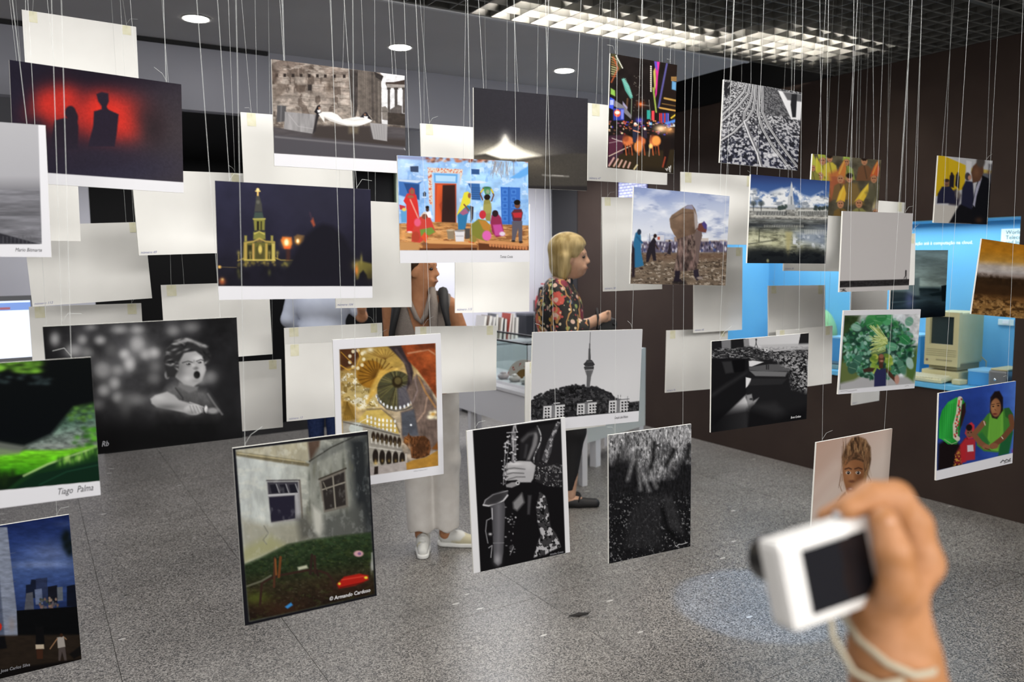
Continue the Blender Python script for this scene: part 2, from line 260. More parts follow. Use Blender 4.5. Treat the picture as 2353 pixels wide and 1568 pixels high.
POSES = {
 'F1red': ((0.405, 0.297), [0.2046, 2.4009, 1.9462, 0.0987, 0.0101, 0.0258], [[20.9, 138.0], [415.7, 194.4], [421.1, 443.8], [32.5, 418.6]]),
 'F2mist': ((0.405, 0.297), [-0.1367, 2.1518, 1.766, -0.0969, 0.0071, 0.0188], [[-420.5, 250.8], [104.3, 288.6], [118.6, 591.4], [-395.4, 586.4]]),
 'F3green': ((0.405, 0.297), [-0.0864, 1.9057, 1.2525, -0.0701, -0.0158, -0.0071], [[-349.8, 856.1], [208.9, 820.6], [231.6, 1136.9], [-314.4, 1210.1]]),
 'F4city': ((0.302, 0.397), [-0.0797, 2.3453, 0.7457, -0.0301, -0.0083, -0.017], [[-167.2, 1234.1], [158.4, 1182.0], [187.8, 1514.6], [-129.0, 1590.5]]),
 'F5boy': ((0.405, 0.297), [0.2361, 2.0055, 1.3163, -0.0497, 0.0159, -0.0075], [[97.7, 750.5], [543.2, 728.9], [557.0, 1005.3], [122.0, 1056.4]]),
 'F6rome': ((0.405, 0.297), [0.8424, 2.3427, 2.0184, -0.0183, 0.0066, 0.0097], [[623.1, 136.4], [928.7, 174.7], [931.3, 399.4], [629.9, 381.5]]),
 'F7church': ((0.405, 0.297), [0.6253, 2.1027, 1.6484, -0.0323, -0.0322, 0.0195], [[493.3, 415.7], [850.3, 435.8], [855.2, 684.9], [502.1, 689.6]]),
 'F8india': ((0.405, 0.297), [1.1083, 2.0658, 1.739, -0.0982, -0.0128, 0.0016], [[912.2, 357.3], [1212.1, 372.5], [1214.8, 602.2], [918.7, 605.0]]),
 'F9glow': ((0.405, 0.297), [1.4153, 2.184, 1.9724, -0.103, 0.0022, 0.0087], [[1087.3, 201.4], [1349.4, 227.5], [1347.6, 438.6], [1088.6, 427.6]]),
 'F10times': ((0.302, 0.397), [1.9662, 2.2948, 2.1156, -0.0498, 0.0027, 0.0287], [[1401.4, 122.9], [1554.5, 149.7], [1545.9, 399.1], [1394.2, 385.3]]),
 'F11rails': ((0.405, 0.297), [2.4152, 2.1367, 2.0867, -0.0457, 0.0187, 0.0261], [[1661.8, 182.7], [1841.7, 213.0], [1831.1, 392.1], [1652.4, 374.1]]),
 'F12bundle': ((0.405, 0.297), [1.8169, 1.9275, 1.6599, -0.0185, 0.0013, 0.0392], [[1455.2, 429.8], [1674.8, 451.2], [1665.1, 656.6], [1446.9, 652.4]]),
 'F13cath': ((0.405, 0.297), [2.3118, 1.9123, 1.7231, -0.0089, 0.014, 0.0156], [[1723.8, 401.1], [1904.9, 416.9], [1895.0, 606.1], [1715.2, 604.9]]),
 'F14monks': ((0.4, 0.228), [2.7709, 2.0255, 1.8678, -0.0373, 0.0306, 0.008], [[1865.7, 353.6], [2023.4, 368.2], [2014.4, 500.1], [1857.5, 494.1]]),
 'F15min': ((0.405, 0.297), [2.7819, 1.8897, 1.6136, -0.0404, 0.0121, 0.0021], [[1935.2, 485.3], [2095.6, 490.6], [2086.2, 665.4], [1927.0, 671.7]]),
 'F16meet': ((0.405, 0.297), [3.7282, 2.1035, 1.8907, -0.0555, 0.0217, 0.0086], [[2154.5, 357.8], [2279.0, 369.9], [2267.7, 516.3], [2143.8, 512.1]]),
 'F17orange': ((0.405, 0.297), [3.4061, 1.7214, 1.4941, -0.1062, 0.0313, 0.0966], [[2254.6, 548.5], [2399.1, 570.9], [2374.6, 734.7], [2229.9, 721.7]]),
 'F18leaves': ((0.405, 0.297), [2.6385, 1.764, 1.2559, -0.0815, 0.0221, 0.0271], [[1937.5, 713.6], [2114.1, 711.0], [2099.4, 892.1], [1924.0, 906.4]]),
 'F19sari': ((0.405, 0.297), [2.7702, 1.4786, 1.0007, -0.0981, 0.0052, -0.0253], [[2155.6, 903.8], [2332.5, 875.8], [2324.0, 1064.3], [2148.9, 1104.2]]),
 'F20girl': ((0.405, 0.297), [2.3857, 1.6797, 0.8435, -0.0061, 0.0327, 0.004], [[1874.6, 1017.1], [2048.8, 984.9], [2035.2, 1171.3], [1862.4, 1217.7]]),
 'F21tower': ((0.405, 0.297), [1.4626, 1.9529, 1.2314, -0.0344, 0.0221, 0.0292], [[1223.5, 763.9], [1475.1, 756.8], [1465.7, 968.3], [1216.7, 993.1]]),
 'F22dome': ((0.302, 0.397), [0.8286, 1.9934, 1.1977, -0.0634, -0.002, -0.0024], [[763.7, 781.0], [1011.6, 766.5], [1018.7, 1089.0], [776.0, 1124.5]]),
 'F23house': ((0.302, 0.397), [0.5197, 1.7486, 1.0028, -0.0628, -0.0307, -0.0162], [[533.9, 1030.0], [844.5, 990.1], [864.9, 1368.8], [561.7, 1437.9]]),
 'F24sax': ((0.302, 0.397), [1.1509, 1.8514, 0.947, -0.1085, -0.0122, -0.031], [[1071.3, 990.5], [1297.4, 958.8], [1308.7, 1268.3], [1087.5, 1317.3]]),
 'F25tree': ((0.302, 0.397), [1.6079, 1.8274, 0.8812, -0.113, 0.0115, -0.0147], [[1396.9, 1000.0], [1587.2, 974.3], [1584.7, 1255.4], [1398.1, 1295.3]]),
 'F26refl': ((0.405, 0.297), [2.0638, 1.8073, 1.1882, -0.1251, 0.0172, -0.0193], [[1634.1, 784.6], [1856.7, 765.4], [1851.4, 962.7], [1631.7, 994.3]]),
 'F27sea': ((0.405, 0.297), [3.3417, 2.0595, 1.4722, -0.0114, -0.0007, 0.0019], [[2048.6, 575.1], [2177.0, 574.9], [2169.9, 727.0], [2042.3, 736.4]]),
 'B1': ((0.405, 0.297), [0.2653, 3.7185, 2.4229, 0.0639, -0.0018, 0.0065], [[49.8, 22.3], [312.4, 62.1], [320.7, 231.0], [61.1, 204.1]]),
 'B2': ((0.405, 0.297), [0.9006, 2.9701, 1.9784, -0.0168, -0.0035, -0.0051], [[552.3, 258.0], [805.4, 277.3], [811.9, 459.4], [561.9, 453.2]]),
 'B3': ((0.405, 0.297), [0.549, 3.1195, 1.7778, 0.1919, -0.0066, -0.0266], [[301.3, 388.8], [560.3, 398.9], [573.1, 579.9], [318.6, 587.4]]),
 'B4': ((0.405, 0.297), [0.224, 3.4255, 1.599, -0.0137, -0.0164, -0.044], [[51.8, 517.8], [330.8, 510.3], [349.3, 685.5], [74.7, 705.1]]),
 'B5': ((0.405, 0.297), [-0.022, 3.083, 1.8242, -0.0146, -0.0007, 0.0141], [[-167.5, 326.6], [175.6, 348.9], [185.6, 554.7], [-152.8, 549.6]]),
 'B6': ((0.405, 0.297), [0.6569, 3.3089, 1.3664, -0.0316, -0.0216, -0.0094], [[369.5, 655.3], [617.0, 647.6], [626.2, 814.1], [381.3, 832.4]]),
 'B7': ((0.405, 0.297), [0.2194, 3.6779, 1.2813, 0.0017, -0.0024, 0.0023], [[65.9, 705.3], [324.3, 697.1], [333.1, 858.1], [77.7, 876.9]]),
 'B8': ((0.405, 0.297), [0.7294, 3.4477, 1.0315, -0.0157, 0.0064, 0.0108], [[414.7, 840.2], [645.6, 826.2], [649.8, 981.8], [421.2, 1005.4]]),
 'B9': ((0.405, 0.297), [1.0548, 3.0871, 1.1938, 0.0157, -0.0024, 0.0017], [[652.7, 754.1], [877.3, 742.3], [881.5, 905.7], [659.3, 928.7]]),
 'B10': ((0.405, 0.297), [1.6287, 3.1403, 1.1572, 0.0006, -0.0217, 0.0379], [[954.2, 751.2], [1140.9, 748.2], [1139.4, 896.8], [953.6, 908.8]]),
 'B11': ((0.302, 0.397), [1.1311, 2.8437, 1.6207, -0.0004, -0.0458, 0.0255], [[765.7, 457.5], [941.2, 467.7], [945.5, 705.8], [771.4, 708.4]]),
 'B12': ((0.302, 0.397), [1.4632, 2.5237, 1.6054, -0.0521, -0.0084, 0.0211], [[1045.4, 460.2], [1216.8, 469.2], [1215.2, 715.9], [1045.6, 719.5]]),
 'B13': ((0.405, 0.297), [1.4995, 2.758, 1.9558, -0.0198, -0.0035, -0.0076], [[965.2, 283.8], [1181.5, 300.0], [1184.5, 474.3], [970.6, 470.1]]),
 'B14': ((0.405, 0.297), [2.122, 2.5589, 2.0506, -0.0248, 0.0059, 0.0048], [[1350.7, 236.8], [1534.7, 257.8], [1531.8, 425.1], [1349.4, 415.1]]),
 'B15': ((0.405, 0.297), [2.5563, 2.4837, 1.8011, -0.1038, -0.0167, 0.0106], [[1564.0, 395.2], [1737.4, 405.6], [1734.6, 563.1], [1562.3, 561.0]]),
 'B16': ((0.302, 0.397), [2.2551, 2.6908, 1.6578, -0.1082, -0.0192, -0.0092], [[1382.5, 453.2], [1518.6, 455.5], [1520.6, 664.7], [1385.9, 670.2]]),
 'B17': ((0.302, 0.397), [2.811, 2.7267, 1.4461, -0.0514, -0.0182, 0.0009], [[1594.0, 568.7], [1705.4, 568.6], [1704.0, 758.0], [1593.6, 765.4]]),
 'B18': ((0.405, 0.297), [2.784, 2.8311, 1.1013, -0.001, -0.0179, 0.0321], [[1531.6, 759.6], [1672.0, 755.4], [1668.3, 891.2], [1528.4, 902.9]]),
 'B19': ((0.405, 0.297), [3.356, 2.7106, 1.3034, -0.0543, -0.0537, 0.0164], [[1764.5, 656.9], [1895.1, 655.5], [1895.4, 786.5], [1765.3, 794.2]]),
 'B20': ((0.405, 0.297), [3.3233, 2.6319, 1.0935, -0.0267, -0.0102, -0.0071], [[1784.2, 759.8], [1912.0, 748.9], [1909.6, 880.9], [1782.7, 898.4]]),
 'B21': ((0.405, 0.297), [3.1577, 2.4552, 1.678, -0.0659, -0.0062, 0.0234], [[1805.1, 470.5], [1947.8, 479.6], [1941.4, 624.0], [1799.4, 622.5]]),
 'B22': ((0.405, 0.297), [3.4412, 2.3442, 1.7069, -0.0264, 0.0019, 0.0204], [[1950.8, 456.2], [2077.8, 465.8], [2070.1, 608.2], [1943.6, 606.5]]),
 'B23': ((0.3, 0.215), [3.0482, 1.9953, 1.5806, 0.0013, -0.0137, -0.0087], [[2000.2, 536.8], [2102.4, 536.7], [2099.6, 655.2], [1997.9, 661.0]]),
 'B24': ((0.405, 0.297), [1.8963, 2.6759, 1.0358, -0.0172, 0.0017, 0.0183], [[1207.1, 832.9], [1393.9, 820.8], [1391.0, 979.0], [1205.6, 1001.1]]),
 'B25': ((0.302, 0.397), [3.8577, 2.6521, 1.3479, -0.0136, 0.0007, 0.005], [[1958.4, 610.9], [2040.9, 609.9], [2033.8, 777.5], [1951.8, 784.5]]),
 'B26': ((0.302, 0.397), [4.3213, 2.9698, 0.9086, 0.0803, 0.0021, 0.0162], [[1963.0, 779.3], [2026.2, 773.6], [2019.0, 920.7], [1956.1, 931.9]]),
 'B27': ((0.405, 0.297), [1.0405, 3.0377, 1.1317, -0.0001, -0.0012, 0.0126], [[654.3, 792.4], [882.9, 780.7], [885.4, 946.1], [659.0, 969.1]]),
}
# ------------------------------------------------------------------ painted photographs
# every print is a fine sheet of vertices whose 'ink' colours are painted by the small
# raster toolkit below; drawing coordinates are readings on the sheet (perspective of the
# reading is undone with the four measured corners of each sheet)
S = 0.27421
FRAMES = dict(r1=(0,0,S),r2=(580,0,S),r3=(1150,0,S),r4=(1713,0,S),r5=(0,380,S),r6=(580,380,S),r7=(1150,380,S),r8=(1713,380,S),
  a1=(0,760,S),a2=(580,760,S),a3=(1150,760,S),a4=(1713,760,S),a5=(0,1138,S),a6=(500,1138,S),a7=(1050,1138,S),a8=(1613,1110,0.3145),px=(0,0,1))
def hx(c):
    return np.array([int(c[i:i+2],16) for i in (1,3,5)],float)/255 if isinstance(c,str) else np.array(c,float)/255
def _hash(ix, iy, s):
    h = (ix.astype(np.int64)*374761393 + iy.astype(np.int64)*668265263 + s*1442695041) & 0xffffffff
    h = ((h ^ (h>>13))*1274126177) & 0xffffffff
    return ((h ^ (h>>16)) & 0xffff)/65535.0
def vnoise(x, y, s=0):
    ix, iy = np.floor(x), np.floor(y); fx, fy = x-ix, y-iy; fx = fx*fx*(3-2*fx); fy = fy*fy*(3-2*fy)
    a, b, c, d = _hash(ix,iy,s), _hash(ix+1,iy,s), _hash(ix,iy+1,s), _hash(ix+1,iy+1,s)
    return (a*(1-fx)+b*fx)*(1-fy)+(c*(1-fx)+d*fx)*fy
def fbm(x, y, s=0, o=4):
    t = 0; a = 0.5; n = 0
    for k in range(o): t = t+a*vnoise(x*2**k, y*2**k, s+k*17); n += a; a *= 0.55
    return t/n
def hom(q):
    A = []; B = []
    for (u,v),(x,y) in zip([(0,0),(1,0),(1,1),(0,1)], q):
        A += [[u,v,1,0,0,0,-u*x,-v*x],[0,0,0,u,v,1,-u*y,-v*y]]; B += [x,y]
    h = np.linalg.solve(np.array(A,float), np.array(B,float)); return np.append(h,1).reshape(3,3)
class Sheet:
    def __init__(self, q, step=1.35):
        q = np.array(q,float); H = hom(q)
        w = max(np.hypot(*(q[1]-q[0])), np.hypot(*(q[2]-q[3]))); h = max(np.hypot(*(q[3]-q[0])), np.hypot(*(q[2]-q[1])))
        self.nu, self.nv = int(min(w,420)/step)+2, int(min(h,420)/step)+2
        u, v = np.meshgrid(np.linspace(0,1,self.nu), np.linspace(0,1,self.nv)); self.u, self.v = u, v
        d = H[2,0]*u+H[2,1]*v+H[2,2]
        self.px, self.py = (H[0,0]*u+H[0,1]*v+H[0,2])/d, (H[1,0]*u+H[1,1]*v+H[1,2])/d
        self.c = np.ones(u.shape+(3,))*hx('#d9d9de'); self.m = None; self.fr('px')
    def fr(self, f):
        ox, oy, s = FRAMES[f] if isinstance(f,str) else f
        self.X, self.Y = (self.px-ox)/s, (self.py-oy)/s; self.d = 0.9/s; return self
    def _mix(self, a, col):
        if self.m is not None: a = a*self.m
        self.c += (hx(col)-self.c)*np.clip(a,0,1)[...,None]
    def _sd(self, pts):
        P = np.array(pts,float); X, Y = self.X, self.Y; dist = np.full(X.shape, 1e9); ins = np.zeros(X.shape, bool)
        for i in range(len(P)):
            (ax,ay),(bx,by) = P[i], P[(i+1)%len(P)]; ex, ey = bx-ax, by-ay
            t = np.clip(((X-ax)*ex+(Y-ay)*ey)/max(ex*ex+ey*ey,1e-9),0,1)
            dist = np.minimum(dist, (X-ax-t*ex)**2+(Y-ay-t*ey)**2)
            cond = (ay > Y) != (by > Y)
            with np.errstate(divide='ignore', invalid='ignore'): ins ^= cond & (X < (bx-ax)*(Y-ay)/(by-ay if by != ay else 1e-9)+ax)
        dist = np.sqrt(dist); return np.where(ins, -dist, dist)
    def pm(self, pts, soft=None):
        s = soft or self.d; return np.clip(0.5-self._sd(pts)/(2*s),0,1)
    def poly(self, pts, col, soft=None, a=1.0): self._mix(self.pm(pts,soft)*a, col)
    def rect(self, x0, y0, x1, y1, col, soft=None, a=1.0): self.poly([(x0,y0),(x1,y0),(x1,y1),(x0,y1)], col, soft, a)
    def em(self, cx, cy, rx, ry, soft=None, rot=0):
        s = soft or self.d; c, n = math.cos(rot), math.sin(rot); x, y = self.X-cx, self.Y-cy
        x, y = x*c+y*n, -x*n+y*c; k = np.sqrt((x/rx)**2+(y/ry)**2); return np.clip(0.5-(k-1)*min(rx,ry)/(2*s),0,1)
    def ell(self, cx, cy, rx, ry, col, soft=None, a=1.0, rot=0): self._mix(self.em(cx,cy,rx,ry,soft,rot)*a, col)
    def glow(self, cx, cy, rx, ry, col, a=1.0, rot=0):
        c, n = math.cos(rot), math.sin(rot); x, y = self.X-cx, self.Y-cy; x, y = x*c+y*n, -x*n+y*c
        self._mix(a*np.exp(-((x/rx)**2+(y/ry)**2)), col)
    def line(self, pts, w, col, a=1.0, soft=None):
        s = soft or self.d*0.8; dist = np.full(self.X.shape, 1e9)
        for (ax,ay),(bx,by) in zip(pts, pts[1:]):
            ex, ey = bx-ax, by-ay; t = np.clip(((self.X-ax)*ex+(self.Y-ay)*ey)/max(ex*ex+ey*ey,1e-9),0,1)
            dist = np.minimum(dist, np.hypot(self.X-ax-t*ex, self.Y-ay-t*ey))
        self._mix(np.clip(0.5-(dist-w/2)/(2*s),0,1)*a*min(1,w/(1.2*s)), col)
    def grad(self, p0, p1, stops):
        ex, ey = p1[0]-p0[0], p1[1]-p0[1]; t = ((self.X-p0[0])*ex+(self.Y-p0[1])*ey)/(ex*ex+ey*ey)
        ks = [k for k,_ in stops]; cs = np.array([hx(c) for _,c in stops])
        col = np.stack([np.interp(t,ks,cs[:,i]) for i in range(3)],-1)
        a = 1.0 if self.m is None else self.m[...,None]; self.c += (col-self.c)*a
    def n(self, sx, sy=None, s=0, o=4): return fbm(self.X/sx, self.Y/(sy or sx), s, o)
    def tex(self, sx, sy=None, amp=0.4, s=0, o=4):
        k = 1+amp*2*(self.n(sx,sy,s,o)-0.5); a = 1.0 if self.m is None else self.m[...,None]
        self.c += (np.clip(self.c*k[...,None],0,1)-self.c)*a
    def spots(self, sx, sy, thr, col, a=1.0, s=0, o=3, sharp=14): self._mix(np.clip((self.n(sx,sy,s,o)-thr)*sharp,0,1)*a, col)
    def clip(self, pts=None, soft=None, mask=None): self.m = mask if mask is not None else (None if pts is None else self.pm(pts,soft)); return self
    def person(self, x, y, h, top, bot, skin='#6b4a35', hair='#1c1512', lean=0):
        self.poly([(x-h*.10,y-h*.5),(x+h*.10,y-h*.5),(x+h*.09,y),(x+h*.02,y),(x,y-h*.35),(x-h*.03,y),(x-h*.10,y)], bot)
        self.poly([(x-h*.13+lean,y-h*.80),(x+h*.13+lean,y-h*.80),(x+h*.14,y-h*.45),(x-h*.14,y-h*.45)], top)
        self.ell(x+lean,y-h*.90,h*.065,h*.085,skin); self.ell(x+lean,y-h*.94,h*.075,h*.07,hair)
    def linear(self):
        c = np.clip(self.c,0,1); return np.where(c<=0.04045, c/12.92, ((c+0.055)/1.055)**2.4)
rnd = random.Random(3)
ART = {}
def art(k):
    def d(f): ART[k] = f; return f
    return d

@art('F1red')
def _(c):
    c.fr('r1'); c.clip([(70,480),(1525,700),(1545,1530),(60,1425)]); 
    c.grad((100,500),(1500,1500),[(0,'#1d1a28'),(0.45,'#1f1b27'),(1,'#3a3539')])
    c.glow(1350,1150,350,330,'#3c3538',0.7); c.glow(950,1420,600,160,'#2c2b3d',0.8)
    for x,y,rx,ry,a in ((390,850,130,150,.75),(540,790,150,150,.8),(430,960,210,130,.6),(820,900,150,170,.8),(960,930,230,190,.8),(740,1020,330,190,.55),(1060,1060,170,180,.6),(900,1100,240,130,.5),(590,900,120,120,.4)):
        c.glow(x,y,rx*.9,ry*.86,'#e23022',a*.8)
    c.glow(760,620,700,110,'#17131d',.75); c.glow(520,1230,420,150,'#241c28',.55); c.glow(1230,980,120,110,'#241d22',.5)
    D = '#221c26'
    c.poly([(430,1180),(455,1010),(545,990),(640,1000),(655,1060),(650,1250),(420,1250)],D,7)
    c.ell(588,945,46,56,D,7); c.ell(610,990,42,60,D,7); c.glow(300,1060,90,90,D,.8)
    c.poly([(742,1200),(778,1060),(785,935),(845,918),(900,918),(992,960),(975,1130),(958,1230),(740,1230)],'#231d29',7)
    c.poly([(805,790),(850,772),(905,785),(910,850),(892,895),(905,925),(850,925),(848,890),(820,850)],'#231d29',7)
    c.glow(820,1330,420,130,'#26222e',.9); c.glow(1290,1090,110,150,'#2a2226',.9); c.tex(14,14,.10,3)

@art('F2mist')
def _(c):
    c.fr('r5'); c.clip([(-2000,-500),(318,-470),(352,660),(-2000,650)])
    c.grad((0,-380),(0,660),[(0,'#a9a9ad'),(0.45,'#a2a2a7'),(0.52,'#8b8b90'),(0.58,'#717177'),(0.8,'#6d6d73'),(1,'#6a6a70')])
    c.clip([(-2000,210),(330,205),(352,660),(-2000,650)],6); c.tex(260,22,.30,5); 
    c.clip(); c.poly([(-1000,540),(0,570),(150,610),(335,660),(-1000,662)],'#2a2a30',5); 
    for i in range(24): c.line([(-500+i*33,585+rnd.random()*20),(-500+i*33,655)],9,'#55555a',.5)
    c.clip([(-2000,440),(330,520),(352,660),(-2000,650)],10); c.tex(120,40,.25,8); c.clip()

@art('F3green')
def _(c):
    c.fr('a1'); c.clip([(-1500,180),(770,190),(836,1256),(-1500,1480)],3)
    B = c.m; c.grad((0,250),(0,1300),[(0,'#06090a'),(0.6,'#04070a'),(1,'#0a1a0c')])
    for i in range(60):
        x, y = rnd.uniform(-300,330), rnd.uniform(255,345); c.glow(x,y,45,16,rnd.choice(['#5f9a2b','#7ab539','#39631c']),.6)
    for i in range(26): c.glow(rnd.uniform(-100,420),rnd.uniform(370,450),30,14,'#2d3a3c',.5)
    c.clip(mask=B*c.pm([(230,960),(430,870),(520,760),(620,640),(800,600),(860,1020),(200,1010)],22)); c.grad((500,650),(560,1000),[(0,'#2e4a28'),(0.35,'#3f5a4c'),(0.7,'#6d7a74'),(1,'#6a716c')]); c.tex(50,22,.55,11)
    for i in range(30): c.glow(rnd.uniform(500,800),rnd.uniform(620,760),22,14,rnd.choice(['#4e7a33','#2c451e','#5a8a3b']),.7)
    for i in range(22): c.glow(rnd.uniform(620,820),rnd.uniform(800,980),26,18,rnd.choice(['#3f8a1e','#57a829','#2c5a1e']),.7)
    c.clip(mask=B*c.pm([(-600,1010),(-200,960),(120,1000),(500,1000),(850,960),(850,1100),(-600,1330)],14)); c.grad((0,960),(0,1230),[(0,'#75c32c'),(0.4,'#5fb61d'),(0.8,'#347a12'),(1,'#1d4a0e')]); c.tex(90,26,.35,2)
    c.clip(mask=B); c.poly([(-400,960),(0,930),(230,970),(160,1030),(-300,1080)],'#6b7068',16,.85); c.glow(420,960,160,14,'#98a09a',.6)
    c.poly([(60,1330),(180,1230),(400,1120),(620,1030),(850,960),(860,1290),(0,1400)],'#123117',10); c.line([(200,1215),(400,1118),(620,1040),(835,965)],16,'#b7d48f',.8,8)
    for i in range(30): c.glow(480+i*12,1105-i*3.2+rnd.uniform(-26,20),14,26,rnd.choice(['#6fae3e','#2a4f1d','#9ccb62']),.7)
    c.poly([(100,1330),(300,1200),(560,1150),(850,1085),(860,1290),(60,1400)],'#0b2417',10); c.line([(330,1290),(560,1180),(840,1120)],8,'#1d4a35',.7,6)
    for i in range(12): c.glow(rnd.uniform(-200,150),rnd.uniform(1190,1270),26,44,'#16290f',.7)
    c.clip()

@art('F4city')
def _(c):
    c.fr('a5'); c.grad((0,160),(100,1000),[(0,'#15204c'),(0.3,'#24366a'),(0.55,'#3f5485'),(0.85,'#2a3c6c'),(1,'#1c2a52')])
    c.glow(430,480,200,90,'#6d7aa0',.55); c.glow(350,580,260,30,'#7d89ab',.5); c.glow(540,240,80,26,'#3f5080',.6); c.tex(120,50,.12,4)
    c.poly([(-700,300),(60,265),(165,1180),(-700,1250)],'#7c8496',4); c.poly([(-700,300),(-40,290),(40,1180),(-700,1250)],'#4c5468',8)
    for k in range(6): c.line([(0,500+k*120),(130,480+k*120)],3,'#666d80',.8)
    c.poly([(215,860),(218,750),(255,745),(262,705),(300,705),(300,700),(395,690),(395,860)],'#141a2c'); c.poly([(300,700),(395,690),(395,920),(305,920)],'#27304c')
    c.poly([(290,790),(350,780),(360,910),(300,915)],'#5d6884'); c.poly([(220,820),(275,810),(285,960),(205,960)],'#4d4f58'); c.poly([(400,765),(480,752),(482,900),(400,905)],'#14161f')
    c.poly([(478,770),(525,765),(528,880),(482,885)],'#5a6068'); c.poly([(560,760),(640,745),(650,930),(560,930)],'#0f131f')
    for i in range(40): c.ell(rnd.uniform(330,500),rnd.uniform(860,950),9,12,rnd.choice(['#6d5650','#4a4a50','#857063','#3a3f34']))
    c.poly([(140,965),(700,925),(760,1200),(200,1215),(150,1200)],'#07080a',4); c.poly([(-700,1180),(760,1165),(760,1500),(-700,1700)],'#241d17',10); c.tex(60,20,.2,6)
    c.poly([(-700,1250),(40,1180),(60,1280),(-700,1380)],'#0c0c0e',6); c.ell(0,1100,16,30,'#b3271c'); c.glow(100,1080,30,60,'#8a7a72',.5)
    for x,y in ((545,360),(560,420),(585,470),(560,330),(590,400)): c.glow(x,y,34,44,'#0c1416',.95)
    c.poly([(300,1100),(365,1100),(375,1250),(300,1250)],'#0b0b0d'); c.poly([(298,1250),(368,1248),(370,1285),(300,1288)],'#b5a793'); c.poly([(305,1288),(360,1288),(360,1370),(310,1370)],'#3b2318')
    c.poly([(478,1190),(535,1180),(548,1270),(485,1280)],'#9b958f'); c.poly([(490,1280),(545,1268),(560,1385),(540,1385),(520,1310),(505,1385),(490,1385)],'#4a4240'); c.line([(480,1200),(420,1285)],9,'#8b6a4f'); c.line([(540,1190),(555,1205)],9,'#8b6a4f')
    c.ell(515,1172,14,16,'#332014'); c.poly([(580,1330),(700,1240),(760,1290),(620,1370)],'#100f0f',6); c.poly([(-700,1560),(700,1365),(720,1450),(-700,1680)],'#0d0b0b',12)

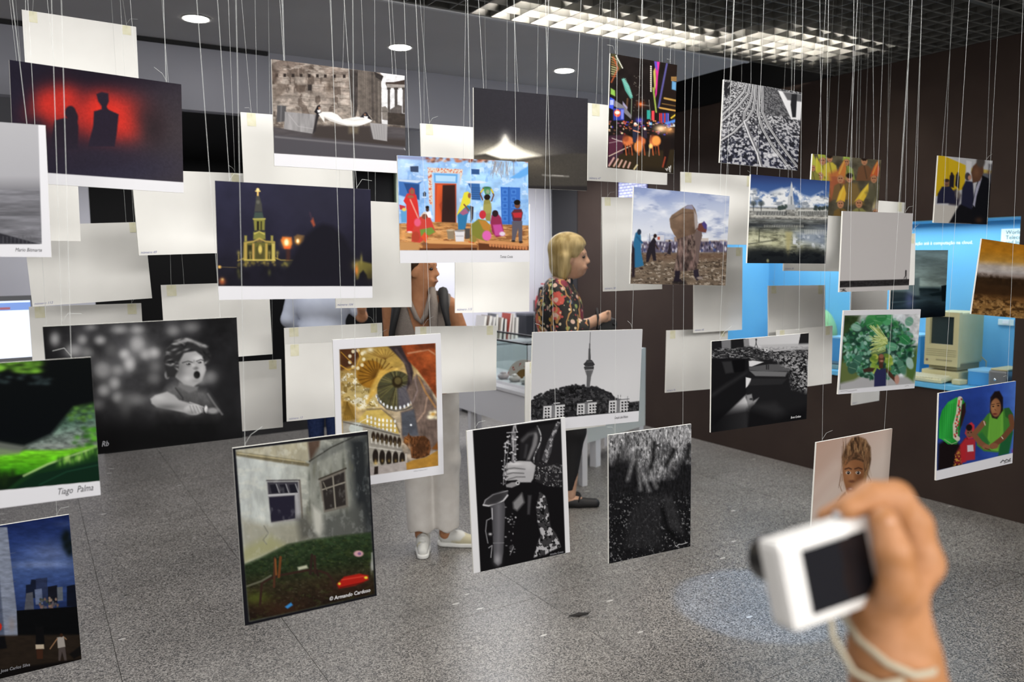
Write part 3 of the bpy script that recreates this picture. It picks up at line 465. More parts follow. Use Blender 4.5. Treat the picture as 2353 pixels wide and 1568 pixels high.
@art('F5boy')
def _(c):
    c.fr('a1'); c.c[:] = hx('#2a2a2c'); c.grad((360,0),(2040,0),[(0,'#131314'),(0.2,'#2a2a2c'),(0.55,'#333335'),(0.8,'#1e1e20'),(1,'#232325')])
    c.tex(160,150,.5,21)
    bl = [(460,70,45,60,'#a9a9aa'),(690,75,45,45,'#9c9c9d'),(840,80,50,40,'#b2b2b3'),(1000,-10,70,40,'#9d9d9e'),(1150,-10,60,40,'#a0a0a1'),(1150,110,80,90,'#b9b9ba'),(1290,185,60,55,'#c8c8c9'),(1215,200,50,50,'#b0b0b1'),(1040,195,52,48,'#c9c9ca'),(1085,280,60,75,'#d3d3d4'),(620,165,80,60,'#a5a5a6'),(730,185,60,50,'#7c7c7d'),(860,330,90,90,'#a5a5a6'),(985,330,60,50,'#9a9a9b'),(960,440,55,60,'#b9b9ba'),(870,500,60,60,'#b0b0b1'),(985,560,50,50,'#a8a8a9'),(1300,300,60,60,'#6e6e6f'),(1290,400,60,55,'#6a6a6b'),(1770,390,70,65,'#b5b5b6'),(1680,420,60,40,'#8f8f90'),(1130,580,110,60,'#7e7e7f'),(1050,640,60,110,'#5c5c5d'),(820,620,60,50,'#6f6f70'),(1450,0,60,50,'#8a8a8b'),(1600,-30,80,50,'#7a7a7b'),(930,160,60,60,'#555556'),(1420,220,50,80,'#4f4f50'),(760,-30,50,30,'#808081'),(620,290,50,40,'#4b4b4c')]
    for x,y,rx,ry,col in bl: c.glow(x,y,rx,ry,col,.62); c.ell(x,y,rx*.62,ry*.62,col,26,.42)
    c.glow(1200,900,900,190,'#0f0f10',.95); c.glow(1700,980,500,200,'#0d0d0e',.9); c.glow(800,980,500,180,'#0a0a0b',.95); c.glow(1900,500,160,300,'#1f1f21',.7)
    # boy
    c.clip([(1300,690),(1350,560),(1400,480),(1470,440),(1560,470),(1660,490),(1720,500),(1800,610),(1870,720),(1800,850),(1600,900),(1340,860)],34); c.grad((0,480),(0,860),[(0,'#626263'),(0.35,'#464647'),(0.6,'#262627'),(0.82,'#121213'),(1,'#101011')]); c.tex(60,90,.25,4); c.clip()
    c.line([(1470,480),(1530,560),(1530,600)],10,'#2b2b2c',.8,6); c.line([(1740,530),(1800,620),(1860,700)],14,'#7c7c7d',.8,8)
    c.poly([(1270,610),(1260,570),(1300,540),(1400,510),(1460,540),(1500,580),(1600,610),(1690,650),(1700,680),(1640,700),(1560,690),(1420,660),(1310,640)],'#a2a2a3',8); c.glow(1400,640,120,30,'#5d5d5e',.8); c.glow(1330,560,60,30,'#c3c3c4',.6)
    c.ell(1620,660,75,45,'#b4b4b5',8); c.glow(1600,690,60,26,'#737374',.7)
    for i in range(5): c.line([(1590+i*26,630),(1610+i*30,690)],8,'#6a6a6b',.6,5); 
    c.ell(1725,655,14,28,'#d8d8d9',5); c.line([(1590,600),(1700,640)],10,'#c5c5c6',.7,6); c.ell(1780,670,50,25,'#8d8d8e',10)
    c.poly([(1500,430),(1660,470),(1650,500),(1580,520),(1490,470)],'#6f6f70',10)
    c.poly([(1430,250),(1500,190),(1640,170),(1710,230),(1725,330),(1690,420),(1620,470),(1540,450),(1470,390)],'#9d9d9e',8)
    c.glow(1500,330,70,90,'#5f5f60',.8); c.glow(1660,230,50,26,'#d0d0d1',.8); c.glow(1690,330,26,60,'#bcbcbd',.7); c.glow(1590,330,60,40,'#ababac',.6)
    c.line([(1528,268),(1575,255),(1612,266)],9,'#3a3a3b',.8,5); c.line([(1645,256),(1680,242),(1708,250)],8,'#3a3a3b',.8,5); c.ell(1578,280,17,9,'#2a2a2b',4); c.ell(1672,266,15,8,'#2a2a2b',4); c.glow(1578,296,22,8,'#7d7d7e',.6); c.glow(1570,276,6,4,'#d0d0d1',.8); c.glow(1666,262,5,4,'#d0d0d1',.8)
    c.line([(1625,250),(1620,300)],10,'#6c6c6d',.6,5); c.ell(1638,314,22,13,'#4a4a4b',6,.6); c.glow(1620,290,14,22,'#c8c8c9',.7); c.ell(1648,370,27,32,'#161617',6); c.glow(1570,400,50,34,'#c2c2c3',.7); c.glow(1640,420,40,16,'#8a8a8b',.7); c.ell(1400,370,22,34,'#7a7a7b',6)
    hair = [(1370,250),(1400,150),(1470,70),(1560,60),(1640,90),(1720,120),(1770,210),(1750,280),(1715,290),(1690,190),(1600,150),(1540,190),(1500,260),(1490,340),(1460,390),(1400,390),(1385,320)]
    c.poly(hair,'#2b2b2c',9); c.clip(hair,9)
    for i in range(60):
        x,y = rnd.uniform(1380,1760), rnd.uniform(65,330); c.glow(x,y,26,9,rnd.choice(['#8e8e8f','#6a6a6b','#141415','#b0b0b1','#1a1a1b']),.75,rnd.uniform(-1,1))
    c.clip()
    for i in range(12): c.glow(1480+i*22,70+abs(i-4)*9,20,12,'#9a9a9b',.7)
    c.fr('px'); c.line([(121,1056),(560,1006)],3,'#1a1a1a')

@art('F6rome')
def _(c):
    c.fr('r2'); c.clip([(140,480),(1290,620),(1290,1355),(160,1283)]); B = c.m
    c.grad((0,500),(0,1250),[(0,'#6b5f58'),(0.2,'#7e736b'),(0.5,'#8f857d'),(0.7,'#82786f'),(1,'#5c554f')])
    c.tex(70,28,.30,3); c.spots(45,120,.60,'#463c36',.65,9); c.spots(90,30,.58,'#b3aaa1',.5,12)
    for y,s in ((590,.06),(650,.07),(705,.06),(800,.05),(860,.04)): c.line([(160,y),(810,y+650*s)],4,'#574d46',.6)
    for i,x in enumerate((200,268,337,405,473,541,608,684,766)): c.rect(x-11,618+i*1.2,x+12,646+i*1.2,'#2a2422')
    c.rect(462,710,495,762,'#2f2a29'); c.rect(355,645,440,700,'#938a82',None,.6); c.poly([(355,715),(445,715),(440,770),(395,780),(365,770)],'#4a3f38',8,.8); c.glow(640,730,30,60,'#54483f',.8)
    c.poly([(160,560),(215,600),(200,700),(165,700)],'#453a34',12,.8); c.poly([(165,740),(215,700),(300,720),(240,800),(180,850)],'#5f544c',12,.7)
    c.poly([(805,580),(885,590),(880,900),(850,1020),(830,1010),(845,880),(815,830)],'#3d3836',5); c.tex(30,30,.15,8)
    for x in (845,860): c.line([(x,600),(x+10,700),(x-10,800),(x+5,900)],7,'#2a2626',.7)
    c.poly([(882,590),(962,600),(975,960),(895,985),(880,900)],'#655d57'); 
    for k in range(5): c.line([(898+k*15,600),(902+k*15,960)],4,'#4a4440',.9)
    c.poly([(962,600),(1022,608),(1028,1020),(970,960)],'#57504b'); c.line([(1000,610),(1006,1010)],16,'#3f3a38',.7); c.poly([(1020,608),(1085,640),(1075,700),(1078,1035),(1028,1030)],'#4d4743'); c.line([(1055,690),(1058,1030)],18,'#6a635d',.8)
    c.poly([(1015,600),(1095,640),(1080,680),(1030,650)],'#2f2b2a')
    c.poly([(1060,607),(1285,632),(1285,1060),(1080,1040),(1078,690),(1095,640)],'#cfcfd2'); 
    c.poly([(1115,690),(1180,690),(1275,670),(1285,740),(1130,740),(1112,705)],'#3a302c'); c.poly([(1120,705),(1285,712),(1285,740),(1125,738)],'#8a8480')
    for x0,x1 in ((1130,1150),(1188,1212),(1255,1278)): c.rect(x0,740,x1,950,'#4a4543'); c.rect(x0-6,735,x1+6,752,'#3a3533')
    c.poly([(1150,920),(1215,880),(1250,890),(1250,960),(1150,960)],'#55504e'); c.poly([(1080,900),(1110,890),(1135,920),(1130,1010),(1085,1005)],'#746e69'); c.poly([(1130,945),(1285,955),(1285,1060),(1130,1045)],'#37312d'); c.tex(24,24,.2,5)
    for k in range(8): c.rect(1082+k*6,930,1085+k*6,940,'#4a4542')
    c.poly([(170,1060),(250,1080),(830,1060),(1130,1060),(1290,1075),(1290,1370),(160,1290)],'#4a4648',8); c.clip(mask=B*c.pm([(165,1000),(800,1020),(1290,1060),(1290,1360),(160,1290)],30)); c.tex(80,18,.15,6)
    c.clip(mask=B); c.poly([(520,1060),(560,1050),(980,1060),(1000,1150),(1290,1170),(1290,1250),(500,1150)],'#3b3533',16); c.poly([(170,1130),(1290,1235),(1290,1370),(160,1300)],'#49474c',12); c.line([(190,1148),(520,1180),(1275,1250)],14,'#6c6a6d',.9,6)
    c.poly([(205,885),(280,890),(275,1020),(200,1025)],'#4b4a4c',4); c.line([(240,890),(235,1020)],14,'#6b6a6c',.7); c.poly([(270,938),(530,962),(528,1000),(500,1122),(420,1110),(262,1082),(268,1000)],'#8d8b8c',4); c.clip(mask=B*c.pm([(270,938),(530,962),(528,1000),(500,1122),(420,1110),(262,1082),(268,1000)],4)); c.tex(26,120,.18,14); c.line([(300,960),(380,1060),(500,1080)],8,'#a5a3a4',.6); c.clip(mask=B)
    c.poly([(530,960),(570,940),(545,1010),(525,1100),(505,1120)],'#2a2729',6)
    c.poly([(980,1030),(1128,1045),(1125,1185),(1010,1168)],'#908e8f',4); 
    for k in range(5): c.line([(1010+k*22,1050),(1030+k*18,1165)],5,'#7b797a',.7)
    sh = [(545,950),(590,938),(660,940),(710,962),(750,1000),(790,995),(870,980),(930,985),(1005,1008),(985,1025),(930,1045),(870,1062),(800,1058),(720,1040),(640,1010),(600,985),(600,1028)]
    c.poly(sh,'#dcdad7',4); c.clip(mask=B*c.pm(sh,4)); c.line([(610,960),(700,1000),(800,1045),(920,1030)],14,'#f0eeea',.8,8); c.line([(600,985),(700,1025),(780,1050),(900,1055)],10,'#a7a5a3',.7,6); c.line([(790,1000),(850,1010),(930,1000)],10,'#bdbbb8',.7,6); c.clip(mask=B)
    c.poly([(515,940),(540,890),(560,880),(568,900),(550,925),(575,945),(540,960)],'#1b191d'); c.poly([(540,925),(570,922),(565,945),(545,945)],'#d8d6d6'); c.ell(558,908,9,12,'#8a6a58'); c.poly([(930,950),(950,940),(968,965),(1000,1010),(960,990),(900,985)],'#232126'); c.poly([(930,975),(965,978),(960,998),(935,995)],'#e2e0e0'); c.ell(940,962,9,9,'#7a5c4c')
    c.poly([(800,1060),(890,1065),(880,1120),(805,1120)],'#6a6050',12,.7); c.line([(1268,1245),(1290,1275)],4,'#b9b9bd'); c.clip()

@art('F7church')
def _(c):
    c.fr('r5'); c.clip([(1780,120),(3140,205),(3145,1013),(1800,1013)]); B = c.m
    c.grad((1800,150),(1850,1000),[(0,'#29293c'),(0.5,'#232232'),(1,'#1b1a22')]); c.tex(160,160,.18,2)
    c.glow(2700,300,500,260,'#2b2a36',.6); c.glow(3020,700,120,300,'#1c1b26',.7)
    Yl,Yd,Yg = '#a89a4c','#5d5a2e','#7d7a3c'
    c.line([(2158,200),(2158,255)],14,'#e8c070',1,5); c.line([(2142,218),(2175,218)],10,'#f0d080',1,5); c.ell(2158,206,13,11,'#f4dc98',5)
    c.poly([(2145,260),(2172,260),(2192,330),(2196,390),(2130,390),(2138,320)],'#43433f',6); c.ell(2160,310,14,16,'#5d5d55',6); c.ell(2165,420,18,18,'#8fa6a2',5); c.poly([(2132,395),(2196,395),(2210,450),(2122,450)],'#3d4a44',6)
    c.poly([(2122,452),(2218,450),(2215,545),(2130,548)],Yg,6); c.rect(2150,470,2168,545,'#1f1d18',4); c.rect(2180,470,2194,545,'#3a3822',4); c.line([(2122,452),(2218,450)],12,'#b0a85a',.9,5)
    c.poly([(2122,560),(2220,560),(2222,620),(2120,622)],Yg,6); c.line([(2130,575),(2170,556),(2212,578)],10,'#c2b45e',.9,5); c.ell(2172,640,26,20,'#6a5a3a',6)
    c.poly([(2040,645),(2300,645),(2306,800),(2030,800)],Yd,8); 
    for x0,x1,col in ((2042,2068,'#a8904a'),(2112,2130,'#b09050'),(2220,2240,'#a89048'),(2274,2302,'#b8a85a')): c.rect(x0,655,x1,800,col,5)
    c.line([(2050,650),(2120,640),(2172,615),(2225,640),(2296,645)],14,'#b8a050',.9,6); c.rect(2072,670,2108,790,'#2c2a1c',5); c.rect(2244,670,2272,790,'#2e2c1c',5); c.poly([(2140,690),(2175,665),(2210,690),(2210,800),(2140,800)],'#4c4828',6); c.ell(2178,705,16,36,'#c9b45e',6)
    for x in (2055,2275): c.rect(x-9,590,x+12,640,'#8f8648',5)
    for x in (1998,2322,2255,2095): c.glow(x,735,14,18,'#8a8048',.8); c.rect(x-6,750,x+6,790,'#8a7c40',4,.8)
    c.line([(1992,800),(2060,775)],10,'#a8924a',.9,5); c.line([(2300,775),(2350,795),(2470,798)],8,'#a8924a',.9,5); c.line([(2050,795),(2300,795)],12,'#d0bc62',.9,6)
    for i in range(40): c.glow(rnd.uniform(1990,2480),rnd.uniform(808,850),12,12,rnd.choice(['#8f8040','#6a6030','#b09a4a']),.6)
    c.glow(2480,830,90,30,'#8a8a48',.7); c.poly([(2080,880),(2130,835),(2190,835),(2250,870),(2270,1000),(2060,1010)],'#1b1a24',16)
    for i in range(24): c.glow(rnd.uniform(1980,2600),rnd.uniform(860,950),26,34,'#17161e',.8)
    for x,y in ((1995,890),(2255,900),(2005,930)): c.glow(x,y,14,26,'#4a4a2e',.7)
    c.ell(1838,853,14,12,'#e0b060',6); c.line([(1845,853),(1980,858)],5,'#8a7448',.6); c.glow(1860,975,26,26,'#e0703c',.95); c.glow(1862,958,12,12,'#f8d080',.9)
    # lantern glass cups and hooded figure
    f = lambda x: x+2115
    c.poly([(2350,630),(2365,600),(2440,605),(2445,660),(2425,705),(2380,700)],'#c9602a',8); c.glow(2400,650,36,36,'#f8c060',.95); c.ell(2398,648,16,26,'#fff0c0',8); c.glow(2405,690,30,12,'#e85a2a',.8); c.poly([(2460,600),(2490,580),(2550,590),(2545,640),(2500,670),(2470,640)],'#6a5238',8); c.glow(2495,640,24,24,'#f4a848',.95); c.ell(2492,635,10,15,'#fff0c8',6)
    c.poly([(2600,470),(2620,440),(2640,505),(2625,520)],'#9c4a34',8,.9); c.line([(2608,450),(2595,400)],10,'#4a3440',.7,8); c.rect(2395,705,2430,800,'#4a2a22',10,.7)
    c.poly([(2380,1013),(2400,860),(2480,720),(2560,590),(2640,520),(2700,490),(2790,510),(2880,600),(2970,760),(3010,1013)],'#191820',22)
    c.glow(2990,840,36,40,'#a0904a',.9); c.poly([(2975,850),(3010,800),(3130,830),(3140,950),(2980,960)],'#6d6532',10,.9); c.glow(2985,880,14,40,'#d07a38',.9); c.glow(3025,790,10,40,'#8a8048',.8); c.poly([(2990,1013),(3010,910),(3040,880),(3070,920),(3090,1013)],'#17161c',8); c.glow(3100,930,40,60,'#2a2418',.6); c.glow(2600,980,700,40,'#1a1922',.8); c.clip()

@art('F8india')
def _(c):
    c.fr('r6'); c.clip([(1190,-120),(2325,-60),(2312,713),(1225,713)]); B = c.m
    c.grad((1200,-60),(2300,480),[(0,'#a9c4ea'),(0.3,'#8fb6e6'),(0.6,'#9cc4ee'),(1,'#8fb8e6')]); c.tex(70,50,.14,4); c.spots(60,40,.62,'#d3e2f2',.55,6); c.spots(40,60,.64,'#6d9cd6',.5,11)
    c.poly([(1200,-80),(1480,-70),(1460,-40),(1200,-55)],'#8791b5',6); 
    for i in range(70): c.glow(rnd.uniform(1460,2300),rnd.uniform(-60,-28)+(0),16,10,rnd.choice(['#7a3a26','#b0684a','#4a3430','#8f5a4a','#c58a6a']),.8)
    for i in range(30): x=rnd.uniform(2000,2200); c.line([(x,-30),(x+rnd.uniform(-50,40),rnd.uniform(40,120))],4,'#8a7a70',.6)
    c.poly([(2150,110),(2320,0),(2320,70),(2240,110)],'#5f9fdc',6)
    c.poly([(1318,10),(1388,8),(1388,60),(1322,55)],'#36435e'); c.poly([(1830,32),(1898,35),(1898,78),(1832,75)],'#2f4f80')
    c.poly([(1222,120),(1425,128),(1395,160),(1395,290),(1360,290),(1225,250)],'#3f6cae',6); c.poly([(1222,118),(1430,128),(1380,150),(1222,135)],'#b9c9dc'); c.poly([(1265,150),(1395,160),(1395,290),(1300,240)],'#28497f',5)
    c.poly([(1465,20),(1760,35),(1755,80),(1730,160),(1730,480),(1520,478),(1500,330),(1478,330)],'#cfc4b8',4); c.clip(mask=B*c.pm([(1465,20),(1760,35),(1755,80),(1720,110),(1500,100),(1500,330),(1478,330)],4)); c.spots(9,9,.55,'#c5603f',.9,3,2); c.clip(mask=B)
    c.poly([(1500,60),(1735,72),(1725,480),(1515,478)],'#9fc0e4',4); c.poly([(1515,68),(1715,75),(1712,150),(1520,145)],'#5f9cd2',4); c.poly([(1530,85),(1700,92),(1698,140),(1532,135)],'#a7cbe8',4)
    c.poly([(1525,150),(1705,155),(1705,485),(1525,478)],'#b8482a',4); c.poly([(1585,168),(1695,165),(1698,485),(1580,480),(1588,330)],'#33201c',5); c.poly([(1545,165),(1590,165),(1585,300),(1560,330),(1580,400),(1580,478),(1530,478)],'#d2562c',5); c.glow(1640,330,60,110,'#2a1a18',.7)
    c.poly([(1775,135),(1900,130),(1970,145),(1900,155),(1800,150)],'#cfd8e2',4); c.poly([(1800,152),(1900,155),(1910,295),(1835,290),(1825,200)],'#37619c',4); 
    for k in range(6): c.line([(1830,190+k*18),(1905,192+k*18)],4,'#22406e',.9)
    c.poly([(2075,182),(2240,188),(2238,498),(2085,498)],'#3668b8',3); c.line([(2145,185),(2145,498)],5,'#24498c')
    for yy in (205,265,320,375,430): 
        for xx in (2092,2165): c.rect(xx,yy,xx+40,yy+38,'#4a80cc',3); c.rect(xx+7,yy+7,xx+33,yy+31,'#2f5fae',3)
    c.poly([(1425,235),(1440,218),(1452,235),(1450,262),(1428,262)],'#2a3648'); c.line([(1420,268),(1452,268)],6,'#dfe6ee')
    # terrace
    c.poly([(1225,490),(1500,475),(2310,505),(2315,715),(1225,715)],'#b5824f',5); c.clip(mask=B*c.pm([(1225,490),(1500,475),(2310,505),(2315,715),(1225,715)],5)); c.tex(60,18,.35,7); c.spots(90,18,.58,'#7a4a2c',.7,13); c.spots(60,14,.62,'#d9a873',.6,18); c.clip(mask=B)
    c.poly([(1430,640),(1880,655),(1890,690),(1420,700)],'#8a5632',5); c.poly([(1440,625),(1860,645),(1880,668),(1450,655)],'#cf9a62',5); c.poly([(1230,640),(1400,650),(1390,712),(1230,712)],'#b98a58',8); c.poly([(1890,650),(2310,690),(2312,713),(1890,713)],'#5c3520',6)
    for k in range(13): c.ell(1990+k*25,668+k*2.2,11,16,'#bb7a4e',3)
    c.poly([(1890,620),(2310,660),(2312,678),(1900,650)],'#c78a58',6); c.poly([(1400,700),(1880,690),(1880,714),(1400,714)],'#4a2a1a',6)
    # people
    c.poly([(1290,560),(1285,330),(1262,300),(1290,240),(1330,230),(1370,250),(1385,330),(1395,440),(1340,560)],'#c8322e',4); c.line([(1320,290),(1390,450)],12,'#e0b0a0',.7); c.poly([(1308,210),(1330,185),(1355,200),(1360,250),(1310,260)],'#b52f38',4); c.ell(1335,222,17,22,'#8a5a42'); c.ell(1322,265,26,13,'#8f5f46'); c.ell(1315,560,22,8,'#e0c8c0')
    c.poly([(1228,330),(1280,345),(1270,380),(1232,370)],'#b2363c'); c.poly([(1240,380),(1290,370),(1290,480),(1245,482)],'#5d97c8'); c.ell(1268,372,18,14,'#d8c060')
    c.poly([(1330,640),(1340,540),(1370,470),(1430,400),(1480,420),(1510,500),(1530,560),(1470,600),(1400,650)],'#c04038',5); c.poly([(1400,540),(1500,520),(1530,560),(1460,600),(1410,600)],'#6d8a3c',5); c.poly([(1410,600),(1440,560),(1470,590),(1450,650)],'#d0502e',4); c.ell(1380,480,28,34,'#d85a7a',6); c.poly([(1400,430),(1435,390),(1475,405),(1470,430)],'#d8c8b8',4); c.ell(1440,430,24,22,'#7a4a38'); c.ell(1365,600,34,44,'#a8402e',6); c.ell(1440,660,30,12,'#7a5038')
    c.poly([(1450,390),(1490,385),(1500,440),(1470,440)],'#e4e4ea'); c.ell(1463,370,14,20,'#4a3024'); c.ell(1462,352,15,12,'#1c1614')
    c.poly([(1720,540),(1715,420),(1740,340),(1770,320),(1830,350),(1800,420),(1780,540)],'#2f6f9c',4); c.poly([(1705,425),(1740,330),(1770,230),(1800,220),(1828,240),(1820,320),(1780,350)],'#d2c93c',4); c.ell(1815,255,14,22,'#8a5a40'); c.poly([(1730,400),(1780,360),(1810,400),(1760,420)],'#c8506a',5,.7); c.line([(1770,330),(1810,380)],12,'#7a4e38'); c.poly([(1820,340),(1850,350),(1845,450),(1825,480)],'#3a3438',4)
    c.poly([(1930,190),(1992,188),(1990,245),(1945,245)],'#4a8a5e',4); c.ell(1961,188,32,9,'#3a6a4a'); c.ell(1968,222,16,18,'#a8a08a',5,.7); c.line([(1925,290),(1905,240),(1930,195)],11,'#6a4632'); c.line([(2000,300),(2018,250),(1995,200)],11,'#6a4632'); c.line([(1912,225),(1928,205)],13,'#c8b83c'); c.line([(2012,230),(1998,205)],13,'#c8b83c'); c.poly([(1935,300),(1960,255),(1990,300),(2000,360),(1990,470),(1955,465),(1930,380)],'#8a8448',4); c.ell(1963,268,26,24,'#201812'); c.poly([(1930,330),(2000,320),(1995,400),(1940,410)],'#a09a58',6,.7)
    c.poly([(1830,600),(1825,500),(1890,450),(1945,460),(1985,500),(2000,560),(1960,640),(1900,620)],'#7a7a34',5); c.poly([(1890,460),(1950,465),(1990,510),(1985,560),(1930,540)],'#b07a34',5); c.ell(1925,415,28,36,'#b8303c'); c.ell(1960,590,38,42,'#d060a8',6); c.ell(1845,620,30,30,'#8a7a3a',5); c.line([(1810,642),(1850,650)],9,'#c05a2e')
    c.poly([(1990,480),(2000,420),(2040,390),(2080,440),(2090,500),(2110,590),(2040,605),(2005,560)],'#8a2c4c',5); c.poly([(2010,500),(2080,495),(2110,590),(2030,590)],'#b84a90',6); c.ell(2030,405,26,28,'#2a1c20'); c.ell(2090,575,24,18,'#d8c8d8',5)
    c.poly([(2165,400),(2190,370),(2250,368),(2262,400),(2250,470),(2180,468)],'#5a2c34',4); c.poly([(2175,400),(2255,395),(2250,440),(2190,440)],'#b02c34',5); c.ell(2216,335,24,28,'#6d4838'); c.ell(2214,312,27,22,'#16120f'); c.poly([(2172,470),(2258,468),(2256,640),(2228,640),(2222,530),(2195,635),(2170,632)],'#58545e',4); c.ell(2182,636,16,8,'#2c2624'); c.ell(2245,645,16,10,'#3a2c26')
    c.poly([(1690,550),(1778,548),(1768,640),(1700,640)],'#d4d2d6',4); c.ell(1734,550,44,9,'#8a8684'); c.rect(1700,590,1765,598,'#a8a6aa'); c.poly([(1625,545),(1685,545),(1690,620),(1635,620)],'#8a7a64',4); c.ell(1655,545,30,8,'#b8a890'); c.poly([(1775,530),(1820,530),(1820,610),(1780,620)],'#4a4644',6); c.clip()

@art('F9glow')
def _(c):
    c.fr('r3'); c.grad((0,800),(0,1450),[(0,'#29282d'),(0.5,'#2b2a2e'),(1,'#252324')]); c.glow(350,1000,420,300,'#302e34',.5)
    for r,a in ((1.0,.35),(.75,.5),(.5,.6)): c.glow(20,1310,430*r,130*r,'#d8d0b8',a)
    c.poly([(-240,1330),(-60,1240),(10,1190),(35,1140),(65,1190),(180,1260),(330,1310),(150,1350),(-240,1360)],'#fdf8e8',22); c.glow(35,1200,40,70,'#fffaf0',.8); c.poly([(-240,1305),(-130,1290),(0,1335),(150,1340),(360,1310),(600,1285),(760,1290),(760,1560),(-240,1560)],'#3b3834',9); c.poly([(-240,1315),(100,1350),(350,1320),(380,1400),(-240,1420)],'#6a6255',26,.7); c.glow(250,1420,240,60,'#4a453d',.7)
    c.line([(350,1468),(430,1475),(565,1480)],11,'#807d78',.85,7); c.line([(430,1470),(520,1476)],8,'#a5a29c',.7,5); c.tex(10,10,.07,5)
@art('F10times')
def _(c):
    c.fr('r3'); c.c[:] = hx('#191413'); c.tex(60,60,.3,2)
    c.poly([(920,440),(960,450),(1020,560),(980,600),(925,650)],'#3c3a26',5)
    for k in range(9): c.ell(965+k*6.5,470+k*12.5,5,5,'#e8eae0'); c.line([(925,480+k*20),(965,500+k*18)],6,rnd.choice(['#7da050','#c8c090','#a06a40']),.8)
    c.line([(940,480),(980,575),(925,690)],12,'#a8502e',.8,5); c.poly([(920,740),(955,760),(958,810),(918,790)],'#7da848',5)
    c.poly([(1010,665),(1030,655),(1075,720),(1105,820),(1085,830),(1040,760)],'#4f8f84',5)
    for k in range(12): c.line([(1018+k*6,672+k*12),(1045+k*5,660+k*13)],4,'#9fd0c0',.8)
    c.line([(1060,830),(1050,940)],14,'#6a4a34',.7); c.line([(1095,830),(1090,980)],6,'#8a9a84',.8)
    for k in range(22): c.ell(rnd.uniform(1095,1200),rnd.uniform(600,960),4,4,'#6a645c',None,.7)
    for k in range(13): c.ell(1256,560+k*17,6,7,'#f4ead8')
    c.poly([(1275,600),(1295,560),(1300,720),(1285,770)],'#a89c50',4); c.poly([(1285,516),(1330,520),(1315,640),(1305,790),(1290,830),(1300,640)],'#c02f86',4); c.poly([(1285,516),(1305,518),(1312,600),(1290,560)],'#4a4aa8',4); c.line([(1390,535),(1350,740),(1320,900)],16,'#54508e',.9,4); c.line([(1275,740),(1300,940)],14,'#8ea048',.9)
    c.poly([(1400,540),(1478,550),(1470,930),(1330,930),(1360,780)],'#1d1512',6); c.poly([(1432,680),(1468,690),(1466,760),(1430,750)],'#5d8fb8',5); 
    for k in range(5): 
        for j in range(3): c.ell(1430+k*10,650+j*13,4,5,'#c89858')
    c.line([(1370,825),(1465,845)],16,'#b8904a',.9); c.line([(1330,905),(1465,930)],14,'#c89a50',.9); c.line([(1350,870),(1465,890)],9,'#7a5a30',.8)
    c.poly([(915,815),(950,835),(940,920),(905,905)],'#3a4fc8'); 
    for k in range(3): c.rect(915+k*10,840,921+k*10,880,'#e8e8f4')
    c.poly([(950,840),(1030,890),(1095,970),(1090,1000),(1000,920),(945,890)],'#6d6a70',4); c.poly([(1020,850),(1060,900),(1055,920),(1020,880)],'#8a84a0')
    c.rect(940,910,1030,1010,'#2c3a9c',6,.9); c.ell(975,950,28,32,'#c8543c'); c.ell(975,945,20,14,'#f0e0c8'); c.rect(1005,920,1028,1000,'#6a74c8',4)
    c.ell(1170,875,12,10,'#ff9a5a',6); c.glow(1170,875,30,26,'#c05020',.7); c.line([(1170,878),(1240,888)],4,'#8a847c'); c.line([(1240,840),(1255,1010)],4,'#8a847c')
    c.rect(1222,925,1250,1000,'#2f8f86'); c.rect(1262,930,1285,1010,'#d0404a'); c.rect(1240,1020,1265,1050,'#5aa0d0')
    for k in range(6): c.rect(1325+k*14,950,1335+k*14,1030,rnd.choice(['#c83a4a','#3a5ac8','#e0e0f0','#7a6ad0']),4)
    c.poly([(1420,960),(1462,950),(1462,1010),(1425,1010)],'#2a2418'); c.line([(1426,990),(1460,965)],12,'#d8b83a',.9); c.poly([(1370,1030),(1462,1000),(1462,1040),(1400,1080)],'#4a7ac8',5); c.rect(1420,1050,1462,1062,'#c8d8e0')
    for i in range(110): c.ell(rnd.uniform(905,1462),rnd.uniform(1015,1130),rnd.uniform(5,11),rnd.uniform(4,9),rnd.choice(['#e89058','#d05a40','#f4d8a8','#3a3ab0','#802a30','#20181a','#5a3a30','#c8a890','#8a4a6a']),None,.85)
    c.glow(1340,1080,50,30,'#ffdcb0',.9); c.glow(1160,1010,30,22,'#5a5ae0',.8); c.glow(1410,1090,40,30,'#f4a860',.7)
    c.poly([(900,1140),(1030,1130),(1020,1300),(960,1420),(895,1405)],'#3a2330',6); c.poly([(905,1160),(1030,1190),(1000,1280),(900,1300)],'#4a2434',8); c.line([(930,1160),(1015,1190)],7,'#c8b8b0',.8); c.line([(905,1200),(1010,1180)],6,'#a89898',.7); c.line([(905,1310),(1030,1250),(1090,1225)],8,'#d8c8b0',.8)
    c.poly([(1000,1290),(1250,1270),(1460,1250),(1460,1450),(900,1410)],'#2c2418',10)
    for k in range(5): c.line([(905+k*40,1390+k*4),(945+k*34,1325+k*10)],15,'#c8a094',.85,4)
    c.line([(1115,1420),(1140,1385)],14,'#d8c898',.8); c.line([(1255,1140),(1240,1310)],10,'#c8b8a8',.6)
    for x,s in ((1065,1),(1170,.9),(1290,1)):
        col = rnd.choice(['#b8623a','#c06a3c']); c.ell(x,1185,46*s,42*s,col,8); c.ell(x-20,1160,26,30,'#7a3a24',8,.7); c.line([(x-25,1210),(x-15,1300)],11,'#9a4e2e'); c.line([(x+25,1210),(x+35,1300)],11,'#8a4428'); c.line([(x+5,1220),(x+8,1290)],9,'#5a2c1c')
    c.ell(1150,1230,36,50,'#c87a40',8); c.ell(1300,1180,36,40,'#e09048',8); c.ell(1255,1225,16,20,'#f0c070',6)
